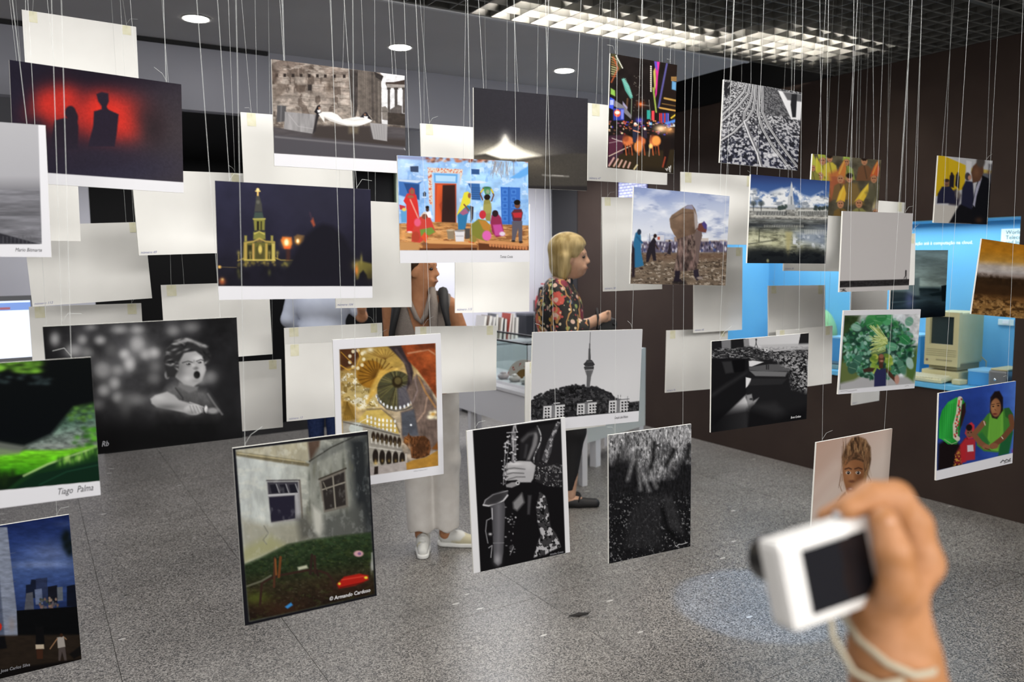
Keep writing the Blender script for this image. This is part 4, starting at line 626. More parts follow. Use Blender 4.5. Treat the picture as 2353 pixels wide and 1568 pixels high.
    c.poly([(1100,1070),(1140,1060),(1145,1110),(1130,1200),(1105,1190)],'#24283a',4); c.ell(1125,1042,13,14,'#e0d8d0'); c.ell(1125,1052,9,8,'#c08060'); c.line([(1110,1095),(1160,1110)],10,'#d08a68'); c.ell(1205,1080,11,12,'#d8d0c8'); c.poly([(1190,1095),(1220,1090),(1225,1160),(1195,1160)],'#2c2430')
    c.poly([(1355,1180),(1400,1160),(1420,1220),(1400,1330),(1380,1400),(1355,1400),(1360,1280)],'#1c1412',5); c.line([(1375,1320),(1355,1400)],14,'#8a3a28',.9)
    c.poly([(1410,1420),(1440,1410),(1460,1456),(1200,1440),(1210,1400)],'#1e1a16',20,.6); c.line([(1378,1415),(1385,1425),(1395,1412),(1390,1432)],4,'#f4f4f4'); c.line([(1408,1425),(1415,1405),(1405,1400),(1412,1440)],4,'#f4f4f4'); c.line([(1415,1405),(1422,1390),(1418,1445)],4,'#f4f4f4')
@art('F11rails')
def _(c):
    c.fr('r3'); c.c[:] = hx('#55555a'); c.grad((0,700),(0,1400),[(0,'#505052'),(0.45,'#55555a'),(0.8,'#383a48'),(1,'#343648')])
    dy = np.clip(c.Y-480,60,2000)
    n = fbm((c.X-2100)/(dy*.022), 52*np.log(dy), 7, 2); c._mix(np.clip((n-.5)*9,0,1)*.8,'#c9c9cb'); c._mix(np.clip((.42-n)*9,0,1)*.8,'#1c1c20')
    c.poly([(2180,720),(2400,760),(2560,1000),(2200,960)],'#3f3f42',12,.6); c.poly([(2320,760),(2560,800),(2560,1010),(2430,1000)],'#d6d6d8',4); c.poly([(2360,770),(2560,800),(2560,860),(2400,840)],'#3a3a3d',6,.8)
    rails = [[(2060,700),(2035,770),(1940,880),(1830,990)],[(2085,702),(2070,790),(1980,900),(1860,1010),(1810,1035)],[(2115,706),(2105,800),(2080,880),(2040,940),(2035,1000),(2040,1020),(1950,1110),(1840,1180)],[(2135,708),(2128,820),(2110,920),(2065,1000),(2040,1020),(2085,1140),(2150,1290),(2185,1420)],[(2165,712),(2160,820),(2150,950),(2190,1080),(2270,1220),(2370,1350),(2420,1420)],[(2190,716),(2190,830),(2190,940),(2240,1060),(2340,1210),(2430,1330),(2500,1420)]]
    for r in rails:
        w = 17
        c.line(r,w+12,'#2a2a2d',.85); c.line([(x-6,y) for x,y in r],6,'#e4e4e6',.95); c.line([(x+6,y) for x,y in r],6,'#c9c9cc',.95)
    c.line([(2040,1020),(2085,1140),(2150,1290),(2185,1420)],22,'#d9d9dc',.8,6); c.line([(2046,1020),(2091,1140),(2156,1290),(2191,1420)],6,'#3a3a3e',.9)
    c.rect(2200,1285,2320,1320,'#d8d8da',8,.7)
    c.poly([(2435,790),(2480,790),(2475,900),(2470,985),(2440,985),(2425,880)],'#242427',4); c.poly([(1870,690),(1920,690),(1915,820),(1900,780),(1885,830),(1870,790)],'#232326',4); c.line([(1935,690),(1900,740)],6,'#9a9a9c')
    c.fr('px'); c.line([(1800,384),(1812,379),(1818,386),(1829,382)],1.6,'#e8e8ec')
@art('F12bundle')
def _(c):
    c.fr('r7'); c.grad((0,180),(0,700),[(0,'#8795bd'),(0.3,'#b3bdd6'),(0.7,'#d5dae6'),(1,'#c3c6ce')])
    c._mix(np.clip((c.n(170,70,5)-.45)*4,0,1)*.9,'#e6e9f0'); c._mix(np.clip((.44-c.n(140,60,9))*5,0,1)*.8,'#8a97ba'); c.poly([(1110,180),(1500,215),(1400,320),(1108,300)],'#8293bf',60,.6)
    for i in range(9): x=1300+i*75; c.rect(x,610+rnd.uniform(-20,20),x+62,720,rnd.choice(['#a89a92','#8d8a90','#c2b8b0','#9a8578']),4)
    c.rect(1290,585,1365,650,'#cfd0d8',4); c.rect(1310,600,1330,625,'#b55a48'); c.rect(1255,595,1300,660,'#d8d8dc',4); c.line([(1245,575),(1245,630)],3,'#444444')
    for i in range(5): c.rect(1660+i*45,640+rnd.uniform(-25,15),1700+i*45,700,rnd.choice(['#6a5a50','#7d7068','#8f8078']),4)
    c.poly([(1100,640),(1900,640),(1900,735),(1100,740)],'#5c566a',10); 
    for i in range(160): c.ell(rnd.uniform(1110,1890),rnd.uniform(645,735),7,13,rnd.choice(['#2f2c3c','#8f8aa0','#c8c4d0','#4a4458','#3a4a78','#6a5a5a','#d8d8e0']),None,.8)
    c.poly([(1090,735),(1900,730),(1890,1015),(1080,1000)],'#6e6052',8); c.clip([(1090,735),(1900,730),(1890,1015),(1080,1000)],8); c.tex(40,16,.3,3); c.spots(26,12,.60,'#b5a99a',.7,8); c.spots(30,14,.62,'#3a3028',.7,15); c.poly([(1080,735),(1900,735),(1900,790),(1080,800)],'#6a5344',20,.7); c.clip()
    c.poly([(1105,860),(1110,640),(1125,570),(1160,540),(1172,600),(1172,720),(1195,840),(1150,855)],'#2f6a92',5); c.ell(1157,560,17,24,'#2a3446'); c.line([(1140,600),(1180,650)],16,'#2a5a80'); c.poly([(1095,660),(1118,700),(1120,930),(1095,940)],'#2a2228',6); c.ell(1175,865,18,9,'#3a2c28')
    c.poly([(1215,750),(1240,660),(1280,600),(1300,640),(1290,700),(1300,800),(1275,800),(1260,740),(1235,810),(1215,815)],'#26222a',4); c.ell(1290,592,14,17,'#2e2220'); c.line([(1290,660),(1312,700)],9,'#3a2e2a'); c.poly([(1390,740),(1410,650),(1425,650),(1420,750)],'#2e2830',4); c.line([(1385,745),(1370,755)],7,'#2e2830')
    c.ell(1410,635,7,8,'#3a2c28')
    robe = [(1445,890),(1470,760),(1480,650),(1470,600),(1560,570),(1650,560),(1670,640),(1655,760),(1640,880),(1560,885)]
    c.poly(robe,'#5a4a46',4); c.clip(robe,4); c.tex(16,60,.8,6,3); c.spots(14,50,.6,'#8d7a70',.6,19); c.clip()
    c.poly([(1620,560),(1675,520),(1685,590),(1660,690),(1655,820),(1635,820),(1630,680)],'#6a5a56',4)
    c.poly([(1640,540),(1655,490),(1690,480),(1715,490),(1722,545),(1715,565),(1680,560)],'#6a4038',4); c.poly([(1680,490),(1700,468),(1724,500),(1722,540),(1700,530)],'#4a3f7a',5)
    bun = [(1412,450),(1430,420),(1520,360),(1560,338),(1600,335),(1625,370),(1638,420),(1645,530),(1620,570),(1560,590),(1480,615),(1450,580),(1420,520)]
    c.poly(bun,'#75604f',5); c.clip(bun,5); c.grad((1420,400),(1640,600),[(0,'#8a7360'),(0.5,'#715b4b'),(1,'#58463b')]); c.tex(60,50,.2,12); c.line([(1430,450),(1520,400),(1620,400)],8,'#4f3f36',.5); c.clip(); c.poly([(1530,362),(1560,335),(1600,333),(1615,372)],'#8a8aa2',5); c.poly([(1615,380),(1640,420),(1648,520),(1625,540),(1618,460)],'#b5aeb0',6,.8)
    c.poly([(1455,885),(1500,885),(1495,950),(1520,975),(1440,980),(1455,930)],'#241f28',5); c.poly([(1610,880),(1650,870),(1660,930),(1690,935),(1640,970),(1615,930)],'#2c2630',5); c.ell(1665,945,26,12,'#8d8078',4); c.poly([(1430,975),(1540,965),(1560,1000),(1440,1000)],'#1e1a1c',10,.8)
@art('F13cath')
def _(c):
    c.fr('r8'); c.grad((0,80),(0,340),[(0,'#2b3660'),(0.35,'#3a568f'),(0.7,'#4a6aa2'),(1,'#6a86b0')])
    c.clip([(0,200),(80,200),(180,240),(300,200),(400,180),(470,250),(540,270),(640,220),(720,250),(720,370),(0,350)],14); c.c[:] = c.c*0+c.c; c._mix(np.clip((c.n(60,50,3)-.34)*5,0,1),'#eef0f2'); c._mix(np.clip((c.n(70,40,8)-.52)*6,0,1)*.8,'#7d8794'); c.clip()
    c.poly([(200,225),(300,190),(330,220),(240,240)],'#dfe3e8',14,.8)
    c.poly([(0,350),(700,360),(690,470),(0,460)],'#8a8a86',8); c.clip([(0,355),(700,365),(690,465),(0,450)],6); c.tex(18,12,.6,3); c.clip(); 
    c.poly([(20,360),(330,372),(330,390),(20,382)],'#c9c9c4',4); c.poly([(430,372),(690,368),(690,392),(430,390)],'#c9c9c4',4)
    for k in range(20): c.rect(75+k*13,384,80+k*13,418,'#e6e6e0'); c.rect(80+k*13,386,88+k*13,416,'#23262a')
    for k in range(20): c.rect(430+k*13,384,435+k*13,420,'#dcdcd4'); c.rect(435+k*13,386,443+k*13,418,'#2a2d30')
    c.line([(40,425),(690,440)],10,'#e2e0d6',.8,6); c.line([(30,450),(690,462)],8,'#4a4c4e',.8,5)
    c.poly([(345,370),(350,260),(366,230),(372,170),(380,135),(388,170),(392,240),(402,370)],'#c9ccd0',3); c.rect(372,260,384,370,'#8d939a',3); c.poly([(335,372),(345,330),(405,330),(412,372)],'#b0b4b8',4)
    for x in (60,125): c.ell(x,320,26,22,'#3a4448',8,.8); c.line([(x,320),(x,380)],5,'#2a3034')
    for i in range(40): c.ell(rnd.uniform(270,340),rnd.uniform(335,370),9,9,'#3c4846',5,.6); c.ell(rnd.uniform(570,700),rnd.uniform(345,375),9,9,'#333c3a',5,.6)
    c.poly([(10,460),(690,470),(670,830),(5,825)],'#4d524e',8); c.clip([(10,455),(690,465),(670,830),(5,825)],6); B=c.m
    c.grad((0,460),(0,830),[(0,'#7a7d78'),(0.12,'#3c4044'),(0.3,'#8f9078'),(0.5,'#a8a88a'),(0.72,'#56584c'),(0.85,'#22262a'),(1,'#181b20')]); c.tex(60,12,.5,5); c._mix(np.clip((c.n(60,50,17)-.5)*5,0,1)*np.clip(1-np.abs(c.Y-620)/120,0,1),'#d2d2b4'); c.poly([(400,560),(690,520),(680,700),(420,640)],'#7f8fae',40,.7); c._mix(np.clip((c.n(40,40,23)-.52)*7,0,1)*(c.X>390)*np.clip(1-np.abs(c.Y-640)/90,0,1),'#dfe4ea')
    for k in range(24): c.rect(150+k*14,500,155+k*14,520,'#d8d8cc',3,.8)
    for k in range(13): c.rect(490+k*14,540,495+k*14,580,'#e2e2dc',3,.8)
    c.poly([(330,560),(385,560),(365,700),(348,780),(335,700)],'#b0a878',12,.8); c.line([(110,540),(106,640)],7,'#33362e',.8); c.line([(20,660),(260,625)],9,'#3a3c34',.7,5)
    c.poly([(5,700),(150,690),(330,720),(400,760),(500,690),(640,720),(670,830),(5,825)],'#1d2124',30,.9); c.clip(mask=B*np.clip((c.Y-690)/60,0,1)); c.spots(50,30,.56,'#14171b',.8,31); c.ell(180,800,10,14,'#8a8a6a',5); c.clip()
@art('F14monks')
def _(c):
    c.fr('r8'); c.c[:] = hx('#4f4a3c'); c.tex(70,60,.4,4)
    def monk(x,y,s,hat,robe,skin='#a87858',tilt=0,facing=0):
        c.poly([(x-70*s,y+170*s),(x-50*s,y+60*s),(x-20*s,y+40*s),(x+25*s,y+40*s),(x+60*s,y+70*s),(x+80*s,y+170*s)],robe,6); c.line([(x,y+50*s),(x+20*s,y+150*s)],9*s,'#2e2a22',.5,5)
        c.ell(x,y+5*s,26*s,34*s,skin,4); c.ell(x-9*s,y,5*s,4*s,'#2a1a14'); c.ell(x+9*s,y,5*s,4*s,'#2a1a14'); c.line([(x-7*s,y+22*s),(x+7*s,y+22*s)],4*s,'#7a3a34')
        if hat: c.poly([(x-34*s,y-10*s),(x-26*s+tilt,y-90*s),(x+tilt*1.6,y-150*s),(x+28*s+tilt,y-80*s),(x+34*s,y-12*s),(x,y-28*s)],hat,5); c.line([(x-20*s+tilt*.6,y-40*s),(x+tilt*1.4,y-130*s)],10*s,'#e0cf60',.5,6)
        else: c.ell(x,y-18*s,28*s,20*s,'#241c18',5)
    monk(640,-40,1.0,'#8f9a3a','#a8a03c',tilt=-20); monk(700,-60,.9,None,'#b8a840'); monk(840,-30,.9,'#8aa04a','#7d8a44'); monk(990,-40,1.0,None,'#6a4a34'); monk(620,85,1.05,'#b0aa38','#8a8f3c',tilt=-20); monk(1070,110,1.0,'#b85a34','#5f5a48',tilt=20); monk(560,20,.8,'#a8a848','#7d7a3c')
    c.poly([(690,70),(760,40),(830,60),(830,200),(700,300)],'#a8583a',18,.8); monk(790,110,1.05,'#b5703a','#6d5638',tilt=20); monk(865,105,1.05,None,'#6f5a34'); c.poly([(850,160),(930,150),(990,330),(860,330)],'#74603a',14); monk(790,320,1.05,'#d2a83a','#6a5530',tilt=18); monk(945,315,1.1,'#d0b03c','#7d7a4a',tilt=50); monk(1085,390,.9,'#9a8f80','#6a6a5a')
    c.poly([(1000,230),(1100,150),(1140,260),(1060,330)],'#55523f',16,.8)
@art('F15min')
def _(c):
    c.fr('r8'); c.grad((800,400),(1350,950),[(0,'#b9b5b4'),(1,'#c3bfbe')]); c.poly([(700,970),(785,970),(1100,962),(1362,953),(1480,950),(1480,1003),(1362,1005),(785,1025),(700,1027)],'#2b292a',3); c.clip([(785,975),(1360,960),(1362,1000),(785,1020)],6); c.tex(14,10,.5,3); c.clip()
    c.poly([(1300,300),(1500,300),(1500,1100),(1366,1100),(1362,950)],'#bdb9b8',2,0); c.ell(1338,886,6,7,'#201e20'); c.poly([(1331,892),(1343,892),(1342,925),(1332,925)],'#201e20'); c.line([(1336,922),(1322,948)],5,'#201e20'); c.line([(1338,922),(1340,950)],5,'#201e20')
    c.line([(790,1040),(812,1042),(830,1036)],5,'#333333'); c.line([(800,1058),(815,1044),(838,1058)],6,'#222222'); c.line([(812,1035),(820,1060)],4,'#333333')
@art('F16meet')
def _(c):
    c.fr('r8'); c.c[:] = hx('#c3c3c6'); c.poly([(1590,-150),(1900,-60),(2070,-30),(2070,40),(1860,40),(1830,0)],'#b9babd',8)
    c.poly([(1590,-100),(1630,-90),(1840,0),(1830,200),(1700,230),(1590,260)],'#cfae22',4); c.line([(1690,-60),(1690,120)],5,'#a58a1c',.8); c.poly([(1840,15),(2065,45),(2060,80),(1840,60)],'#c0a43a',5,.8); c.poly([(1845,-40),(1890,-30),(1880,120),(1840,110)],'#d2d2d6',4); c.poly([(1900,60),(2060,70),(2060,150),(1900,140)],'#5d6068',8)
    c.poly([(1570,330),(1780,340),(1700,485),(1565,480)],'#c4bfb8',4); c.poly([(1780,340),(1800,250),(1760,200),(1690,230),(1700,330)],'#3a3540',10); c.poly([(1700,483),(1780,340),(1830,300),(1960,400),(2030,500)],'#17171b',6)
    c.poly([(1598,320),(1605,240),(1640,180),(1710,175),(1745,230),(1755,320)],'#25263c',5); c.ell(1680,148,22,30,'#8a6250'); c.ell(1680,128,22,14,'#3a2c26'); c.glow(1680,165,16,12,'#5a4038',.7)
    c.poly([(1700,180),(1705,90),(1725,60),(1745,90),(1740,190)],'#25222a',5); c.poly([(1750,170),(1758,80),(1775,60),(1790,100),(1785,200)],'#2c2a33',5); c.ell(1775,68,9,11,'#4a3830'); c.ell(1722,70,9,11,'#3a2c28')
    c.poly([(1800,330),(1810,190),(1840,130),(1900,140),(1910,300),(1890,370)],'#25263a',6); c.ell(1868,100,18,26,'#b58a78'); c.ell(1855,95,22,34,'#231f26',4,.8); c.ell(1872,105,14,20,'#b58a78'); c.ell(1775,240,22,40,'#8d8478',8,.7)
    c.poly([(1890,500),(1900,300),(1930,160),(1970,80),(2030,110),(2060,170),(2050,500)],'#15161b',5); c.poly([(1925,190),(1970,80),(1975,110),(1930,260),(1915,350),(1900,330)],'#a8a8bc',4); c.poly([(1885,60),(1900,10),(1940,-30),(1985,-30),(1990,60),(1960,130),(1900,150)],'#5d4030',6); c.ell(1965,-30,36,50,'#4d4642',8); c.glow(1930,60,26,40,'#7a5540',.7)
    c.glow(1950,460,30,24,'#4a3428',.8); c.rect(2030,-10,2066,150,'#3c3a40',8,.6); c.glow(2030,60,14,16,'#7a5a4a',.8)
@art('F17orange')
def _(c):
    c.fr('r8'); c.grad((2100,640),(2060,1300),[(0,'#a86d1c'),(0.12,'#b5791f'),(0.24,'#b98a3c'),(0.31,'#bdb0a4'),(0.38,'#b9b2ae'),(0.43,'#8d7f78'),(0.47,'#332416'),(0.66,'#3a2615'),(0.72,'#6d4b28'),(0.85,'#8f6a3c'),(1,'#94703f')])
    c.spots(30,30,.5,'#2a1c10',.0,3); c._mix(np.clip((c.n(26,26,5)-.42)*6,0,1)*np.clip(1-np.abs(c.Y-(960+(c.X-2100)*.14))/50,0,1),'#2c1e12'); c._mix(np.clip((c.n(40,22,9)-.48)*7,0,1)*np.clip((c.Y-1060-(c.X-2100)*.14)/70,0,1)*.8,'#3a2613'); c._mix(np.clip((c.n(24,22,19)-.52)*7,0,1)*np.clip((c.Y-1090-(c.X-2100)*.14)/70,0,1)*.7,'#b58d58'); c.tex(60,30,.15,2)
@art('F18leaves')
def _(c):
    c.fr('r8'); c.poly([(822,1258),(1462,1247),(1413,1830),(782,1880)],'#c7cad0',3); c.clip([(824,1258),(1470,1247),(1413,1829),(780,1880)],2); B=c.m
    c.grad((800,1300),(1420,1300),[(0,'#3d4a34'),(0.15,'#8f9a8c'),(0.35,'#b8c2c2'),(0.8,'#c5cbd0'),(1,'#d2d4d6')]); c.poly([(815,1250),(950,1260),(900,1450),(860,1620),(800,1700)],'#2c3d22',18); c.tex(50,50,.3,3)
    c.poly([(780,1650),(900,1620),(960,1760),(900,1840),(780,1820)],'#5d6a3c',24); c.poly([(1330,1650),(1440,1500),(1440,1700),(1400,1820),(1330,1780)],'#4f6a35',20); c.poly([(780,1830),(900,1800),(1000,1760),(1350,1780),(1420,1840),(780,1890)],'#a8a8aa',14)
    leaf = ['#3f7a5e','#5c937e','#2d5c44','#7da893','#1f4432','#4c8a5a','#8fb5a6','#2a6a3c']
    c.ell(1110,1530,290,250,'#223f33',30,.9)
    for i in range(620):
        a = rnd.uniform(0,6.28); r = math.sqrt(rnd.random()); x, y = 1110+300*r*math.cos(a), 1530+265*r*math.sin(a)
        if abs(x-1120) < 62 and y > 1545: continue
        c.ell(x,y,rnd.uniform(11,25),rnd.uniform(7,15),rnd.choice(leaf if y < 1700 else leaf[:5]),4,.95,rnd.uniform(0,3.1))
    for i in range(26): c.ell(rnd.uniform(860,1380),rnd.uniform(1400,1700),16,26,'#16322a',6,.7,rnd.uniform(0,3))
    for x,y,rx,ry,rot,col in ((1075,1300,75,52,.2,'#3f8a4c'),(1185,1285,40,60,.3,'#4c9a64'),(1040,1330,40,50,-.4,'#357a46'),(1130,1270,50,40,0,'#2f7a44'),(1365,1310,34,40,.4,'#6a9a84'),(920,1360,44,30,.3,'#7fa898'),(1330,1460,50,40,.7,'#2f7a48'),(1220,1520,44,36,.2,'#5c9a78'),(930,1640,34,60,.5,'#3c6a58'),(1300,1690,30,70,-.4,'#4a7a64'),(890,1700,40,50,.3,'#33584a'),(1370,1660,30,50,-.3,'#a0bcb4'),(1030,1450,30,26,0,'#88b09a')): c.ell(x,y,rx,ry,col,5,.95,rot); c.line([(x-rx*.7*math.cos(rot),y-rx*.7*math.sin(rot)),(x+rx*.7*math.cos(rot),y+rx*.7*math.sin(rot))],4,'#a5c8a8',.6)
    for i in range(46): 
        x0,y0 = rnd.uniform(1160,1185), rnd.uniform(1440,1500); x1,y1 = rnd.uniform(1030,1110), rnd.uniform(1330,1570); c.line([(x0,y0),(x1,y1)],6,rnd.choice(['#c8d68a','#a8b868','#e0e8b0','#8a9a50']),.9)
    for i in range(14): c.line([(1165,1480+i*6),(1030+rnd.uniform(0,40),1500+i*7)],5,rnd.choice(['#c2cf84','#97a85a']),.9)
    for i in range(30): c.ell(rnd.uniform(1060,1100)+rnd.choice([0,110]),rnd.uniform(1590,1720),18,28,rnd.choice(['#7d9a3c','#8fae4c','#5c7a30','#c2c258']),5,.85,rnd.uniform(0,3))
    c.ell(1130,1625,24,42,'#5a3a2c',4); c.ell(1132,1600,20,18,'#8a5c48',5); c.ell(1134,1640,14,8,'#a87868',4); c.rect(1112,1655,1146,1700,'#4a2e24',4)
    c.poly([(1070,1880),(1075,1740),(1095,1700),(1115,1712),(1145,1705),(1172,1700),(1170,1860),(1165,1880)],'#2a2c50',4); c.poly([(1175,1700),(1215,1740),(1262,1800),(1250,1820),(1200,1770),(1172,1730)],'#4a3024',4); c.ell(1262,1795,20,40,'#b58a7c',5); c.poly([(975,1710),(1030,1695),(1080,1700),(1060,1730),(985,1735)],'#3e2c24',6); c.clip()
    c.line([(1418,1250),(1424,1246)],3,'#a9a9aa'); c.fr('a4'); c.line([(790,508),(830,504),(870,508),(925,497)],3,'#6a6a6c',.8); c.line([(1330,466),(1350,460),(1362,462)],3,'#7a7a7c',.8)
@art('F19sari')
def _(c):
    c.fr('a4'); c.clip([(1600,520),(2280,400),(2240,1022),(1595,1172)],2); B=c.m
    c.grad((1620,600),(2250,600),[(0,'#2b4796'),(0.5,'#26408f'),(0.8,'#3353a8'),(1,'#4a70c0')]); c.glow(1800,800,260,260,'#1c2c68',.6); c.tex(60,60,.1,2)
    c.poly([(1610,950),(1690,900),(1800,960),(1820,1000),(1800,1140),(1600,1180)],'#171012',14)
    g=[(1612,900),(1615,760),(1640,670),(1690,600),(1760,560),(1810,570),(1838,620),(1820,720),(1790,830),(1780,910),(1760,950),(1690,950),(1640,910)]
    c.poly(g,'#279a38',5); c.clip(mask=B*c.pm(g,5)); c.grad((1620,700),(1800,740),[(0,'#1f8a30'),(0.4,'#35b048'),(1,'#1c7a2c')]); 
    for k in range(6): c.line([(1640+k*20,640-k*6),(1640+k*16,900)],7,'#176824',.5,6)
    c.clip(mask=B); c.line([(1790,570),(1775,700),(1750,790),(1752,890),(1770,905)],40,'#cfc4b4',.95,4); 
    for k in range(24): t=k/23; x=1792-45*t; c.ell(x+rnd.uniform(-12,12),575+t*310,8,9,rnd.choice(['#b52a30','#2c7a3c','#c8483a','#7a2430']),None,.9)
    c.poly([(1806,620),(1835,600),(1838,680),(1805,790),(1785,830),(1795,720)],'#2c1a18',6); c.line([(1660,910),(1720,950),(1770,930)],5,'#c0b0a0',.8)
    c.poly([(1740,1130),(1750,1030),(1790,960),(1830,900),(1870,880),(1860,1000),(1800,1120)],'#6d1f24',8); c.clip(mask=B*c.pm([(1735,1140),(1750,1030),(1790,1000),(1810,1120)],10)); c.spots(10,10,.5,'#c8a040',.8,3); c.clip(mask=B)
    c.poly([(1790,960),(1840,900),(1870,960),(1840,1100),(1800,1110)],'#a8262e',8); c.poly([(1830,860),(1850,790),(1885,765),(1910,790),(1915,850),(1900,900),(1860,910)],'#b8303c',5); c.ell(1868,855,27,42,'#7a5040',4); c.ell(1866,812,26,28,'#1c1416',5); c.ell(1858,855,5,4,'#140c0c'); c.ell(1884,852,5,4,'#140c0c'); c.line([(1862,888),(1880,886)],4,'#5a2a2a'); c.poly([(1830,915),(1920,900),(1915,1080),(1840,1090)],'#a02a34',6); c.poly([(1850,960),(1900,955),(1905,1010),(1852,1015)],'#c8c0c8',4); c.spots(8,14,.9,'#ffffff',0,3)
    c.poly([(1940,860),(1975,760),(2020,700),(2050,680),(2140,660),(2200,650),(2240,720),(2230,860),(2180,1000),(2100,1020),(1990,1010),(1930,960)],'#3f7a30',6); c.poly([(2160,650),(2200,645),(2235,700),(2200,740),(2170,720)],'#2a5a2a',5); c.poly([(2040,700),(2150,640),(2155,900),(2110,1010),(2040,1000),(2020,900)],'#6aa83e',6)
    for k in range(7): c.line([(2050+k*13,720),(2040+k*12,990)],5,'#4c8a2c',.6)
    c.poly([(1940,870),(1975,850),(2040,940),(2000,1000),(1940,920)],'#2c6a34',8); c.poly([(2130,900),(2210,800),(2235,850),(2200,1030),(2110,1050)],'#1f5a34',8)
    c.poly([(2040,680),(2045,560),(2080,510),(2120,505),(2150,560),(2150,670),(2100,740),(2060,730)],'#1c1416',6); c.ell(2090,645,43,78,'#8a5c3e',5); c.glow(2072,640,24,50,'#a87850',.8); c.ell(2068,635,8,5,'#1a0f0c'); c.ell(2110,628,8,5,'#1a0f0c'); c.line([(2055,620),(2078,616)],5,'#2a1812'); c.line([(2098,612),(2122,608)],5,'#2a1812'); c.line([(2082,660),(2090,668)],7,'#6a3e2a'); c.ell(2082,698,18,7,'#6a2c28'); c.poly([(2045,600),(2075,545),(2125,540),(2145,600),(2135,570),(2090,555)],'#1c1416',5)
    c.line([(1985,775),(1905,870),(1960,940),(2010,975)],44,'#7a5038',1,5); c.line([(2215,720),(2232,800),(2150,900),(2060,970)],44,'#6d4630',1,5); c.line([(1990,760),(2000,790)],10,'#d0c0b0',.8); c.ell(2010,975,34,22,'#8a5c42',5); c.ell(2075,965,36,24,'#84563c',5); c.line([(2000,985),(2045,1000)],8,'#4a2c20',.7); c.line([(2138,890),(2150,905)],7,'#d8d0c0'); c.glow(2240,1010,16,20,'#b0205a',.8); c.clip()
    c.line([(2130,1105),(2150,1085),(2165,1095),(2180,1080),(2200,1088),(2212,1072)],7,'#222222',.9); c.line([(2160,1108),(2215,1090)],5,'#222222',.9)
@art('F20girl')
def _(c):
    c.fr('a4'); c.grad((600,950),(1200,1500),[(0,'#b89a8a'),(0.35,'#c4aea2'),(0.6,'#c9bab0'),(1,'#c2b2a8')])
    for k in range(4): c.line([(560,1180+k*170),(760,960+k*170)],50,rnd.choice(['#a98a78','#d0beb2','#b89c8c']),.45,40)
    hair=[(810,1180),(800,1060),(840,960),(880,900),(940,885),(1000,910),(1040,980),(1045,1080),(1020,1200),(990,1290),(960,1240),(960,1100),(880,1060),(840,1120),(825,1230)]
    c.poly(hair,'#6d5038',8); c.clip(hair,8); c.tex(12,60,.6,3); c.spots(16,70,.58,'#a88660',.6,8); c.spots(14,60,.6,'#33241a',.7,14); c.clip()
    for i in range(30): x=rnd.choice([rnd.uniform(800,845),rnd.uniform(985,1045),rnd.uniform(850,1000)]); e=rnd.uniform(1000,1090) if 845<x<985 else rnd.uniform(1150,1330); c.line([(x,rnd.uniform(880,980)),(x+rnd.uniform(-15,15),(e+930)/2),(x+rnd.uniform(-35,35),e)],3,rnd.choice(['#5a3f2c','#8a6a4c','#3c2a1e']),.5)
    c.poly([(850,1350),(950,1360),(985,1300),(960,1500),(840,1480)],'#6d4630',6); c.poly([(812,1150),(830,1090),(880,1050),(940,1060),(980,1110),(985,1200),(970,1290),(920,1370),(880,1390),(840,1350),(815,1250)],'#8a5c3c',6)
    c.glow(850,1180,40,90,'#a87450',.7); c.glow(950,1250,36,90,'#6a422a',.7); c.glow(885,1230,22,60,'#b07c56',.7); c.line([(828,1160),(858,1150),(880,1160)],10,'#33211a',.85,5); c.line([(910,1158),(940,1148),(968,1160)],10,'#33211a',.85,5)
    for x in (855,937): c.ell(x,1190,20,13,'#d8cdc4',4); c.ell(x,1190,12,13,'#1c120e',3); c.ell(x-3,1186,3,3,'#ffffff',2)
    c.ell(884,1262,26,12,'#6d4430',6); c.line([(884,1180),(880,1250)],9,'#9a6a48',.6,6); c.ell(874,1330,30,17,'#7a4038',5); c.ell(874,1326,16,6,'#d8c8bc',3); c.line([(846,1326),(902,1326)],4,'#4a241e',.7); c.glow(880,1375,26,12,'#7d5238',.7)
    hair2=[(830,1130),(850,1060),(920,1010),(970,1040),(990,1110),(960,1090),(900,1080),(860,1100)]
    c.poly(hair2,'#5f4430',6); c.clip(hair2,6); c.tex(20,14,.6,5); c.clip(); c.line([(800,1200),(780,1290),(800,1345)],5,'#7a5a40',.8); c.line([(1010,1190),(1045,1260),(1010,1330)],5,'#6a4c36',.8)
    c.poly([(745,1600),(750,1460),(790,1390),(830,1350),(850,1420),(830,1520),(830,1640)],'#4a423e',6); c.poly([(960,1420),(1000,1330),(1050,1380),(1090,1480),(1100,1640),(900,1640),(930,1500)],'#443c3a',6); c.poly([(830,1440),(850,1420),(860,1480),(930,1480),(900,1600),(820,1640)],'#c2b2a8',6); c.poly([(845,1420),(930,1430),(900,1520),(850,1560)],'#6d4630',6)
    for k in range(6): c.line([(765+k*4,1420+k*22),(800+k*4,1410+k*22)],6,'#2c2624',.6)
